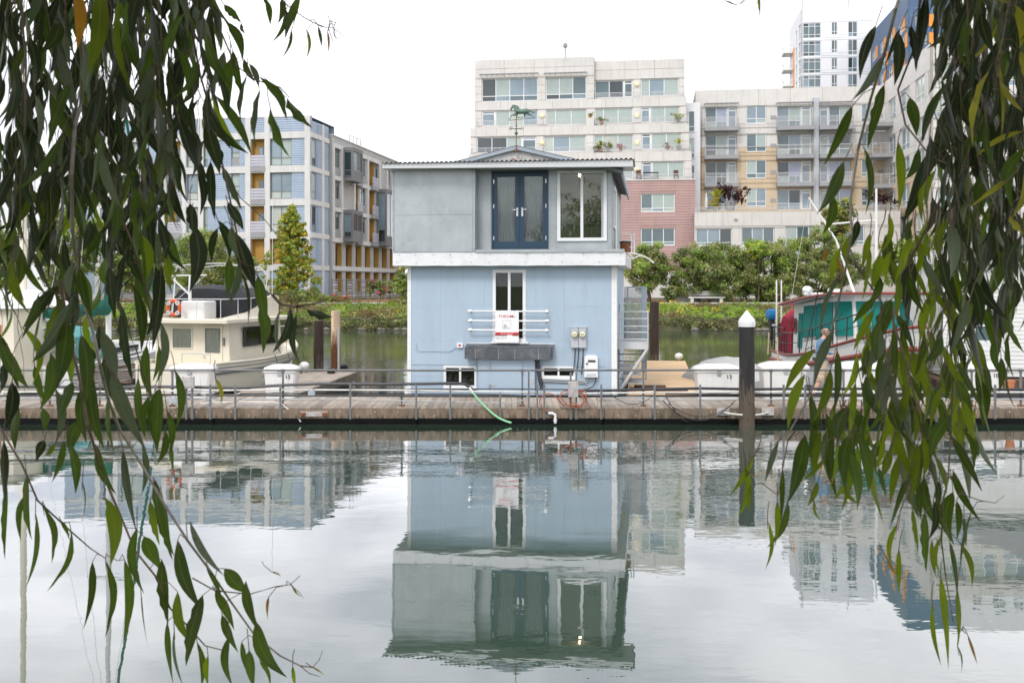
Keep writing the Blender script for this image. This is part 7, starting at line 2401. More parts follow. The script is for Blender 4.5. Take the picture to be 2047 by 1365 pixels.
# bench, low wall, path post
bp_ = W(1572 * 0 + 1412, 588, 81.9)
t = thing('park_bench', 'pale concrete bench on the creek path under the broad tree', 'bench', Matrix.Translation((bp_.x, bp_.y, 1.872)))
b = MB(); b.bbox(-1.5, 1.5, -.25, .25, .35, .47, .02); b.build('seat', 'path_concrete', t)
b = MB(); b.bbox(-1.5, 1.5, .2, .3, .55, .95, .02); b.build('backrest', 'path_concrete', t)
for x in (-1.2, 1.2):
    b = MB(); b.box(x - .12, x + .12, -.2, .2, 0, .349); b.box(x - .05, x + .05, .21, .29, .475, .55); b.build('leg', 'path_concrete', t)
b = MB(); p = W(1355, 590, 82.9); q = W(1450, 590, 83.1)
b.loft([[(p.x, p.y, 1.85), (p.x, p.y, 2.5), (p.x, p.y + .3, 2.5), (p.x, p.y + .3, 1.85)], [(q.x, q.y, 1.85), (q.x, q.y, 2.5), (q.x, q.y + .3, 2.5), (q.x, q.y + .3, 1.85)]], caps=True)
tag(b.build('garden_wall', 'path_concrete'), 'low pale concrete wall behind the bench', 'wall')
# terrace plants on the buildings
def pot_plant(fr, px, py, v, kind, label, s=1.0, seed=1):
    u, z = fr.uz(px, py, v)
    p = fr.M @ Vector((u, v, 0))
    t = thing('potted_plant', label, 'plant', Matrix.Translation((p.x, p.y, z)))
    b = MB(); b.lathe([(.22 * s, 0), (.32 * s, .45 * s), (.34 * s, .5 * s), (.28 * s, .5 * s)], (0, 0, 0), 10); b.build('pot', 'terracotta' if seed % 2 else 'slab_grey', t)
    if kind == 'palm':
        b = MB()
        for i in range(16):
            a = i * 2.4; e = .35 + .6 * (i % 4) / 4
            d = Vector((math.cos(a) * math.cos(e), math.sin(a) * math.cos(e), math.sin(e)))
            L_ = 1.3 * s; c0 = Vector((0, 0, .8 * s)); sd = d.cross(Vector((0, 0, 1))).normalized() * .07 * s
            m_ = c0 + d * L_ * .55 + Vector((0, 0, .12)); e_ = c0 + d * L_ - Vector((0, 0, .25 * s))
            b.poly([c0 - sd, c0 + sd, m_ + sd, m_ - sd]); b.poly([m_ - sd, m_ + sd, e_])
        b.tube([(0, 0, .4 * s), (0, 0, .85 * s)], .07 * s, 6)
        b.build('fronds', 'leaf_lime', t)
    else:
        mats = {'pink': ['leaf_mid', 'flower_pink'], 'green': ['leaf_mid', 'leaf_olive'], 'purple': ['leaf_purple', 'leaf_purple'], 'lime': ['leaf_lime', 'leaf_gold']}[kind]
        cl = [(rng.normal() * .35 * s, rng.normal() * .25 * s, .75 * s + rng.normal() * .22 * s) for _ in range(14)]
        q = leaf_cloud(cl, 30, .28 * s, .2 * s, .5)
        quads_obj('foliage', q, None, t, None, mats=mats, midx=rng.integers(0, 2, len(q) // 4))
    return t
pot_plant(cfr, 1201, 304, .55, 'palm', 'spiky palm in a pot on the left of the third terrace', .75, 1)
pot_plant(cfr, 1194, 303, .5, 'green', 'white flowering bush beside the left terrace palm', .65, 2)
pot_plant(cfr, 1216, 303, .55, 'green', 'dark planter with a low bush on the third terrace', .8, 4)
pot_plant(cfr, 1241, 302, .55, 'pink', 'pink flowering pot plant on the third terrace', .65, 3)
pot_plant(cfr, 1335, 300, .55, 'pink', 'red flowering pot plant left of the right terrace palm', .6, 5)
pot_plant(cfr, 1357, 299, .55, 'palm', 'spiky palm in a pot on the right of the third terrace', .75, 6)
pot_plant(cfr, 1203, 249, 1.75, 'green', 'low bowl plant on the second terrace', .7, 7)
pot_plant(cfr, 1356, 244, 1.75, 'green', 'stacked bowl plant at the right end of the second terrace', .8, 8)
pot_plant(cfr, 1180, 237, 1.75, 'green', 'succulent on the terrace pier', .5, 9)
pot_plant(bfr, 1432, 420, -7.6, 'palm', 'small palm in front of the lowest balcony bay', 1.5, 10)
pot_plant(bfr, 1460, 421, -7.6, 'purple', 'large dark purple bush on the podium terrace', 2.0, 14)
pot_plant(bfr, 1430, 423, -7.9, 'lime', 'yellow green bush beside the purple bush', 1.0, 12)
pot_plant(bfr, 1755, 420, -7.6, 'purple', 'dark purple bush at the right of the podium terrace', 1.6, 16)
# terrace table and chairs on the lowest cream terrace
for px, lab in ((1277, 'dark wooden chair on the lowest cream terrace, left of its table'), (1352, 'dark wooden chair on the lowest cream terrace, right of its table')):
    u, z = cfr.uz(px, 359, -.4); p = cfr.M @ Vector((u, -.4, 0))
    t = thing('terrace_chair', lab, 'chair', Matrix.Translation((p.x, p.y, z)))
    b = MB(); b.box(-.25, .25, -.25, .25, .42, .47); b.build('seat', 'wood_brown', t)
    b = MB(); b.box(-.25, .25, .2, .25, .48, 1.0); b.build('backrest', 'wood_brown', t)
    for sx in (-.22, .22):
        for sy in (-.22, .22): piece('leg', 'wood_brown', t, WM[t], sx - .025, sx + .025, sy - .025, sy + .025, 0, .419)
u, z = cfr.uz(1301, 359, -.4); p = cfr.M @ Vector((u, -.4, 0))
t = thing('terrace_table', 'dark table on the lowest cream terrace', 'table', Matrix.Translation((p.x, p.y, z)))
b = MB(); b.box(-.8, .8, -.4, .4, .68, .73); b.build('table_top', 'iron', t)
for sx in (-.7, .7): piece('leg', 'iron', t, WM[t], sx - .03, sx + .03, -.03, .03, 0, .679)
u, z = bfr.uz(1412, 423, -7.6); p = bfr.M @ Vector((u, -7.6, 0))
t = thing('closed_parasol', 'closed white parasol on the podium terrace', 'parasol', Matrix.Translation((p.x, p.y, z)))
b = MB(); b.lathe([(.05, .3), (.2, .5), (.15, 1.4), (.04, 1.9)], (0, 0, 0), 10); b.build('canopy', 'gel_white', t, smooth=True)
b = MB(); b.tube([(0, 0, 0), (0, 0, 2.0)], .03, 6); b.build('pole', 'slab_grey', t)
# ---------------------------------------------------------------- hanging eucalyptus branches close to the camera
MAT['euc_dark'] = leafmat('euc_dark', (.030, .040, .024), .14, .5, .30, 9, (.06, .11, .012), .45, True, spec=.3)
MAT['euc_mid'] = leafmat('euc_mid', (.050, .078, .022), .30, .5, .30, 9, (.13, .22, .014), .35, True, spec=.28)
MAT['euc_bright'] = leafmat('euc_bright', (.095, .14, .014), .45, .5, .25, 9, (.28, .38, .012), .25, True, spec=.28)
MAT['euc_grey'] = leafmat('euc_grey', (.135, .165, .115), .14, .55, .22, 9, (.14, .20, .05), .3, True, spec=.3)
MAT['euc_yellow'] = leafmat('euc_yellow', (.36, .34, .05), .30, .5, .25, 12, (.50, .45, .03), .15, True, spec=.3)
MAT['euc_orange'] = leafmat('euc_orange', (.46, .21, .025), .25, .5, .30, 14, (.55, .26, .02), .15, True, spec=.3)
mt('twig', (0.17, 0.115, 0.085), .7, .25, 25)
mt('twig_pale', (0.33, 0.29, 0.26), .7, .25, 20, dirt=(.12, .08, .06), dirt_amt=.6, dscale=12)

def leaf_mesh(name, bend, fold, curl, bite=0, seed=0, tw=0.0, nseg=9):
    """unit leaf hanging along -z from the origin, width 1 at its widest; sickle bend in x, curl in y, shallow V fold"""
    rg = random.Random(seed)
    vs_, fs_ = [], []
    for i in range(nseg + 1):
        t = i / nseg
        w = (math.sin(math.pi * t ** .80) ** .95) * .48 * (1 - .22 * t) if 0 < t < 1 else .0
        w = max(w, .02 if t < .5 else .004)
        cx = bend * (math.sin(math.pi * t) * .8 - .6 * t * t)
        cy = curl * math.sin(math.pi * t * .9) + .1 * curl * math.sin(5 * t + seed)
        wl_, wr_ = w, w
        if bite and rg.random() < bite: wl_ *= rg.uniform(.45, .9)
        if bite and rg.random() < bite: wr_ *= rg.uniform(.45, .9)
        wave = .06 * math.sin(t * 9 + seed)
        # three columns across: left edge, midrib, right edge (x in leaf widths, scaled later)
        cs_, sn_ = math.cos(tw * (t - .3)), math.sin(tw * (t - .3))
        for o_, d_ in ((-wl_, fold * w + wave * w), (0, 0), (wr_, fold * w - wave * w)):
            vs_.append((cx, cy, -t, o_ * cs_ - d_ * sn_, o_ * sn_ + d_ * cs_))
    for i in range(nseg):
        a = i * 3
        fs_ += [(a, a + 1, a + 4, a + 3), (a + 1, a + 2, a + 5, a + 4)]
    return vs_, fs_
SHAPES = [leaf_mesh('l', b_, f_, c_, bt, k, tw_) for k, (b_, f_, c_, bt, tw_) in enumerate([(.06, .25, .03, 0, .5), (-.07, .3, .05, 0, -.6), (.12, .2, -.04, .15, .3), (-.13, .25, .04, 0, .9), (.02, .35, .08, 0, -.9), (-.03, .15, -.06, .15, 0), (.10, .3, .05, .5, .4), (-.10, .3, -.03, .5, -.4), (.2, .3, .10, 0, 1.3), (-.2, .3, .08, .2, -1.4)])]
_lm = {}
def leaf_data(k, asp, mat):
    """shared leaf meshes, by shape, rounded width/length and colour"""
    a = max(.04, round(asp / .04) * .04)
    key = (k, a, mat)
    if key not in _lm:
        vs_, fs_ = SHAPES[k]
        me = bpy.data.meshes.new('leaf')
        me.from_pydata([(cx + o * a, cy + d * a, z) for cx, cy, z, o, d in vs_], [], fs_)
        me.materials.append(MAT[mat])
        me.attributes.new('rib', 'FLOAT', 'POINT').data.foreach_set('value', [0, 1, 0] * (len(vs_) // 3))
        me.polygons.foreach_set('use_smooth', [True] * len(fs_))
        _lm[key] = me
    return _lm[key]

def hang_leaf(base, tip, width, yaw, k, mat):
    """transform of a leaf from base to tip (world points)"""
    d = tip - base
    L = d.length
    z = -d.normalized()
    x = Vector((math.cos(yaw), math.sin(yaw), 0))
    y = z.cross(x).normalized()
    x = y.cross(z)
    Mx = Matrix(((x.x, y.x, z.x, base.x), (x.y, y.y, z.y, base.y), (x.z, y.z, z.z, base.z), (0, 0, 0, 1)))
    return Mx @ Matrix.Scale(L, 4), width / L

def bough(name, label, trunk_pts, stems, leaves, twigs, seed, canopy):
    rg = random.Random(seed)
    root = thing(name, label, 'tree', Matrix.Translation(Vector(trunk_pts[0][0])))
    b = MB(); b.tube([p for p, r in trunk_pts], [r for p, r in trunk_pts], 12); b.build('trunk', 'bark_pale', root, I4, smooth=True)
    top = Vector(trunk_pts[-1][0])
    # stems in photo pixels at a depth, thickness in px
    sw = []
    sb_ = MB()
    tb_ = MB()
    for pts, Y, r0, r1, mat_ in stems:
        P = []
        for i, (px, py) in enumerate(pts):
            P.append(W(px, py, Y + .10 * math.sin(i * 1.3 + pts[0][0])))
        if pts[0][1] < 30:                               # runs on above the picture to the limb
            p0 = P[0]
            up_ = [top.lerp(p0, f) + Vector((0, 0, .25 * math.sin(math.pi * f))) for f in (.0, .35, .7)]
            P = up_ + P
        n = len(P)
        rs = [(r0 + (r1 - r0) * i / (n - 1)) * Y / F for i in range(n)]
        (sb_ if mat_ else tb_).tube(P, rs, 6)
        for a, c in zip(P[:-1], P[1:]):
            for q in range(4): sw.append(a.lerp(c, q / 4))
    items = []
    pet = MB()
    def add(base, tip, width, mat_, k, near=.06, yr=.5):
        yaw = rg.uniform(-yr, yr)
        Mx, asp = hang_leaf(base, tip, width / max(.75, math.cos(yaw)), yaw, k, mat_)
        items.append(((tip - base).length * width, k, asp, mat_, Mx))
        # stalk to the nearest stem
        best, bd = None, near
        for s_ in sw:
            dd = (s_ - base).length
            if dd < bd: best, bd = s_, dd
        dr = (tip - base).normalized()
        if best is None: best = base - dr * .03 + Vector((rg.uniform(-.01, .01), 0, .012))
        m_ = best.lerp(base, .6) - dr * .012
        pet.tube([best, m_, base, base + dr * .02], [.0009, .0009, .0010, .0006], 4)
    kinds = {'d': 'euc_dark', 'm': 'euc_mid', 'b': 'euc_bright', 'g': 'euc_grey', 'y': 'euc_yellow', 'o': 'euc_orange'}
    for q in leaves:
        bx, by, tx, ty, w_ = q[:5]
        kd = q[5] if len(q) > 5 else rg.choice('ddmm')
        Y = (q[6] if len(q) > 6 else 2.05) + rg.uniform(-.14, .16)
        dY = rg.uniform(-.03, .03)
        k = rg.choice((6, 7)) if (len(q) > 7 and q[7]) else rg.randrange(6)
        w2 = w_ * 1.0
        add(W(bx, by, Y), W(tx, ty, Y + dY), w2 * Y / F, kinds[kd], k)
    for x0, y0, x1, y1, Y, nl, lmin, lmax, mixk in twigs:
        n = 7
        P = [W(x0 + (x1 - x0) * i / n + rg.uniform(-7, 7), y0 + (y1 - y0) * i / n, Y + .05 * math.sin(i + x0)) for i in range(n + 1)]
        tb_.tube(P, [(2.4 - 1.6 * i / n) * .5 * Y / F for i in range(n + 1)], 5)
        if y0 < 30:
            tb_.tube([top, top.lerp(P[0], .5) + Vector((0, 0, .12)), P[0]], [.02, .008, 1.6 * Y / F], 5)
        for j in range(nl):
            f = (j + rg.random() * .6) / nl
            s_ = P[0].lerp(P[-1], f)
            side = 1 if j % 2 else -1
            L = rg.uniform(lmin, lmax)
            an = side * rg.uniform(.02, .42)
            base = s_ + Vector((side * rg.uniform(.004, .02), rg.uniform(-.06, .06), -.008))
            tip = base + Vector((math.sin(an) * L, rg.uniform(-.3, .3) * L, -math.cos(an) * L)) * (Y / F)
            w_ = L * rg.uniform(.14, .23) * Y / F
            add(base, tip, w_, kinds[rg.choice(mixk)], rg.randrange(10), .05, 1.15)
    items.sort(key=lambda q: -q[0])
    for _, k, asp, mat_, Mx in items[:300]:
        link('leaf', leaf_data(k, asp, mat_), root, Mx)
    rest = items[300:]
    # the smaller leaves, and the unseen crown added for shade, as one mass
    mb = MB()
    names = ['euc_dark', 'euc_mid', 'euc_bright', 'euc_grey', 'euc_yellow', 'euc_orange']
    for _, k, asp, mat_, Mx in rest:
        mb.mi = names.index(mat_)
        vs_, fs_ = SHAPES[k]
        mb.raw([Mx @ Vector((cx + o * asp, cy + d * asp, z)) for cx, cy, z, o, d in vs_], fs_)
    if rest:
        sl = mb.build('small_leaves', None, root, I4, smooth=True, mats=names)
        sl['kind'] = 'stuff'
        sl.data.attributes.new('rib', 'FLOAT', 'POINT').data.foreach_set('value', [0, 1, 0] * (len(sl.data.vertices) // 3))
    cc = []
    for _ in range(700):                                 # unseen crown behind the viewer, extended to shade the hanging leaves
        v = Vector((rg.gauss(0, .5), rg.gauss(0, .5), rg.gauss(0, .5)))
        c = (canopy[0] * 1.5 + v.x * 4.0, -2.6 + v.y * 3.6, 6.2 + v.z * 2.4)
        if c[1] < .6 and c[2] > 3.2: cc.append(c)
    for _ in range(260):  # unseen overhead clumps, added to darken the leaves below
        v = Vector((rg.uniform(-1, 1), rg.uniform(-1, 1), rg.uniform(-1, 1)))
        cc.append((canopy[0] + v.x * canopy[3], canopy[1] + v.y * canopy[4], canopy[2] + v.z * canopy[5]))
    q = leaf_cloud(cc, 20, .30, .24, .24, .9, droop=1.5)
    o = quads_obj('crown', q, None, root, I4, mats=names[:2], midx=rng.integers(0, 2, len(q) // 4))  # foliage added out of view to block sky and sun
    o['kind'] = 'stuff'
    if sb_.v: sb_.build('stem', 'twig_pale', root, I4, smooth=True)
    tb_.build('twigs', 'twig', root, I4, smooth=True)['kind'] = 'stuff'
    pet.build('leaf_stalks', 'twig', root, I4)['kind'] = 'stuff'
    return root, len(items)

LL = [
 (448,10,482,47,18,'m'),(482,47,495,72,8,'m'),(451,44,492,121,22,'m'),(428,47,441,108,18,'m'),(488,118,508,165,14,'m'),(498,128,519,175,14,'g'),(448,104,423,182,20,'g'),
 (461,118,455,219,26,'m'),(465,101,485,199,20,'m'),(493,152,478,253,16,'g',2.05,1),(520,155,578,236,25,'m',2.0,1),(520,179,507,300,20,'g',2.0,1),(540,216,574,317,26,'m',2.0,1),(574,197,621,258,27,'m',2.0,1),
 (423,189,480,301,16,'b',2.05,1),(431,192,507,308,22,'m'),
 (532,0,542,52,14,'m'),(562,-6,559,50,14,'m'),(572,24,547,88,10,'m'),(572,20,571,77,13,'g'),(599,-10,566,77,22,'m'),(583,60,567,120,8,'m'),(613,59,615,121,7,'b'),(636,52,643,94,8,'m'),(655,62,655,108,6,'o'),(657,58,671,100,2,'m'),(667,57,679,84,3,'o'),(528,-20,536,20,10,'m'),
 (357,236,397,357,32,'d'),(411,249,441,350,30,'d'),(414,216,463,301,20,'d'),(431,293,444,330,18,'d'),(445,333,482,421,18,'g'),(455,404,488,460,22,'d'),(394,337,407,431,18,'d'),(421,323,428,441,22,'d'),(380,407,392,480,26,'d'),
 (317,440,334,520,24,'d'),(384,447,389,585,36,'d'),(334,460,364,532,20,'m'),(435,457,420,527,16,'d'),(435,440,465,517,22,'d'),(462,453,475,521,20,'g'),(468,463,512,581,36,'d'),(458,517,452,598,24,'m'),(478,521,458,612,18,'g'),
 (515,551,532,662,30,'m'),(519,608,532,706,28,'m',2.05,1),(483,541,499,649,8,'d'),(558,622,556,709,13,'g',2.05,1),(580,615,549,706,28,'d',2.0,1),(593,629,596,733,15,'d'),(613,618,664,636,25,'d',2.0,1),
 (310,531,303,676,28,'d'),(320,642,320,770,18,'g'),(350,740,361,856,20,'m'),(317,777,310,900,26,'m'),(334,820,344,905,18,'m'),(431,757,446,807,10,'y'),(334,514,340,588,16,'b'),(330,500,352,560,14,'b'),
 (125,457,74,538,24,'g'),(158,534,182,649,26,'m'),(145,592,72,730,44,'m'),(145,527,135,598,20,'g'),(114,571,37,676,26,'d'),(77,588,50,659,22,'m'),(202,463,168,517,22,'m'),(165,517,192,544,12,'m'),(215,477,199,595,24,'d'),(242,450,215,497,24,'d'),
 (219,531,229,642,22,'d'),(229,541,219,595,16,'m'),(246,484,290,575,24,'d'),(249,507,236,622,24,'d'),(266,571,286,703,24,'m'),(242,625,263,763,24,'d'),(323,531,306,703,28,'d'),
 (135,639,111,783,40,'m'),(162,669,175,810,30,'m'),(202,662,236,770,30,'g'),(222,740,286,905,34,'g'),(182,743,202,900,28,'m'),(0,686,54,780,30,'m'),(24,763,13,858,32,'d'),(7,726,-2,790,20,'d'),(37,810,24,900,22,'m'),
 (101,706,88,820,28,'m'),(145,763,118,840,34,'m'),(111,777,118,891,18,'g'),(84,814,91,861,26,'m'),(158,840,135,905,30,'m'),(162,777,168,888,24,'m'),(215,793,229,905,16,'m'),(293,689,296,800,24,'m'),(317,689,310,763,16,'m'),(276,753,283,878,22,'m'),
 (320,777,312,905,24,'m'),(300,790,290,871,14,'m'),(64,500,98,585,16,'d'),(27,541,44,605,14,'b'),(20,531,25,635,6,'g'),(30,490,-5,530,16,'d'),(0,470,12,540,18,'b'),(60,455,62,540,22,'d'),(95,440,92,520,24,'d'),(180,440,168,500,24,'d'),(262,440,250,530,22,'d'),(285,470,300,560,20,'b'),(300,455,322,530,20,'g'),
 (7,880,3,1022,26,'d'),(14,969,7,1118,12,'m'),(53,948,64,1079,24,'m'),(71,1022,62,1175,14,'m'),(46,994,34,1079,16,'m'),(85,1011,110,1125,18,'m',2.05,1),(142,1058,101,1186,16,'m',2.05,1),(121,1040,139,1083,16,'m'),(185,1122,167,1260,18,'m'),(211,1120,220,1274,19,'m',2.05,1),(249,1118,252,1287,21,'m'),
 (135,880,153,987,26,'m'),(128,880,107,965,14,'m'),(89,880,69,923,22,'d'),(110,887,89,912,12,'b'),(165,960,160,1047,6,'g'),(194,891,224,990,22,'m'),(210,994,231,1129,32,'b'),(245,898,267,1072,22,'g'),(284,887,291,987,18,'g'),(309,958,348,1111,32,'m'),(341,887,345,948,12,'m'),(330,860,318,930,16,'m'),
 (274,1054,277,1189,20,'m'),(288,1072,320,1143,34,'m'),(323,1118,334,1246,24,'m'),(355,1079,391,1221,32,'m'),(334,1242,341,1370,16,'m'),(355,1182,377,1292,22,'b'),(405,1189,370,1330,30,'m'),(380,1043,444,1154,16,'g'),(412,1129,441,1235,16,'m'),(448,1136,494,1189,34,'m'),(490,1164,512,1264,22,'m'),(444,1228,473,1306,20,'m'),
 (512,1242,565,1360,30,'m'),(498,1299,505,1380,24,'m'),(508,1282,544,1331,10,'g'),(394,1282,405,1375,16,'m'),(416,1310,414,1372,12,'b'),(458,1271,458,1375,18,'m'),(483,1282,494,1353,14,'m'),(537,1193,533,1239,7,'o'),(585,1331,590,1372,9,'b'),(281,1175,291,1296,4,'g'),(348,1257,359,1375,8,'g'),(543,1142,564,1153,4,'y'),(583,1168,601,1193,4,'y'),(620,1330,650,1350,4,'y'),(328,1010,345,1120,24,'m'),(300,1000,318,1090,18,'b'),(430,1180,470,1260,20,'m'),(520,1320,540,1375,16,'m'),
 (152,-25,158,102,27,'o',1.75),(196,-30,182,152,34,'b',1.75),(237,-5,257,205,18,'b',1.75),(172,100,182,215,24,'g',1.8),(120,40,85,110,28,'d',1.9),(60,75,72,175,28,'d',1.9),(30,150,10,260,32,'d',1.9),(15,10,5,110,34,'d',1.9),(140,165,95,300,28,'m',1.85),(70,190,85,290,22,'g',1.9),(125,265,40,390,24,'m',1.85),(30,235,45,350,24,'d',1.9),(180,300,200,405,24,'d',1.9),(205,150,180,275,28,'d',1.9),(195,260,205,330,20,'m',1.9),(345,370,310,450,28,'d',1.9),(180,35,150,60,12,'b',1.75),(205,75,185,95,12,'y',1.75),
 (300,375,288,470,22,'m'),(270,375,262,440,20,'m'),(235,330,275,350,16,'m'),
]
LS_ = [
 ([(150,-10),(165,120),(162,209),(150,250),(143,350),(145,460),(153,520),(163,590),(185,660),(200,730),(217,800),(240,860),(287,935),(330,1010),(375,1080),(420,1140),(460,1200),(510,1270),(560,1310),(600,1330)], 2.05, 5.2, 1.6, 1),
 ([(600,1330),(625,1333),(638,1318),(645,1300)], 2.05, 1.4, .6, 0),
 ([(600,1330),(618,1345),(640,1352)], 2.05, 1.2, .5, 0),
 ([(120,560),(140,680),(160,760),(175,850),(200,930),(215,970),(245,1040),(270,1100),(310,1150),(340,1215),(375,1250),(410,1290),(450,1300)], 2.1, 3.4, 1.2, 0),
 ([(-30,800),(0,855),(45,930),(75,1000),(140,1060),(180,1095),(210,1115)], 2.05, 2.6, 1.0, 0),
 ([(300,-10),(313,125),(330,210),(345,300),(352,350)], 2.0, 3.0, 1.6, 0),
 ([(420,-10),(440,60),(470,130),(510,160),(560,175),(578,195)], 2.0, 2.6, 1.0, 0),
 ([(370,-10),(400,150),(420,220),(445,330),(460,400),(480,500),(500,560),(520,600)], 2.1, 3.0, 1.2, 0),
 ([(385,1155),(430,1180),(500,1187),(550,1172),(580,1168),(600,1150)], 2.05, 1.6, .7, 0),
 ([(580,1168),(600,1185),(606,1195)], 2.05, .9, .5, 0),
 ([(556,-10),(576,13),(610,37),(643,54),(667,57),(672,43)], 2.0, 1.8, .7, 0),
 ([(667,57),(690,75)], 2.0, .9, .5, 0),
 ([(230,400),(262,480),(280,540),(300,620),(310,680)], 2.1, 2.6, 1.0, 0),
 ([(545,590),(560,607),(590,613),(630,607),(650,600)], 2.0, 3.4, 1.6, 0),
 ([(215,1110),(235,1120),(249,1118)], 2.05, 1.0, .8, 0),
 ([(40,-10),(52,120),(50,260),(40,380),(42,480)], 1.95, 3.0, 1.4, 0),
 ([(270,690),(290,760),(300,830)], 2.05, 1.6, .8, 0),
 ([(440,330),(480,395),(530,440),(575,500),(600,520)], 2.3, 1.2, .6, 0),
]
rt = random.Random(21)
LT = []
for i in range(34):
    x = -25 + i * 13.2 + rt.uniform(-8, 8)
    yb_ = (430 if x < 330 else 330 - (x - 330) * 1.3) + rt.uniform(-90, 60)
    LT.append((x, -120, x + rt.uniform(-25, 30), yb_, rt.uniform(1.8, 2.9), int(6 + yb_ / 62), 80, 150, 'ddddddddmmg'))
for i in range(9):
    x = -10 + i * 38 + rt.uniform(-10, 10)
    LT.append((x, 330, x + rt.uniform(-20, 20), 580 + rt.uniform(-60, 230), rt.uniform(2.1, 2.9), 8, 75, 125, 'ddmmmbg'))
bough('eucalyptus_tree', 'eucalyptus with long drooping leaves framing the left of the view', [((-3.3, -2.2, 1.6), .32), ((-3.1, -1.9, 4.0), .26), ((-2.4, -.6, 5.6), .17), ((-1.5, 1.3, 6.0), .08)],
      LS_, LL, LT, 5, (-2.0, 1.2, 5.55, 1.9, 1.4, .55))

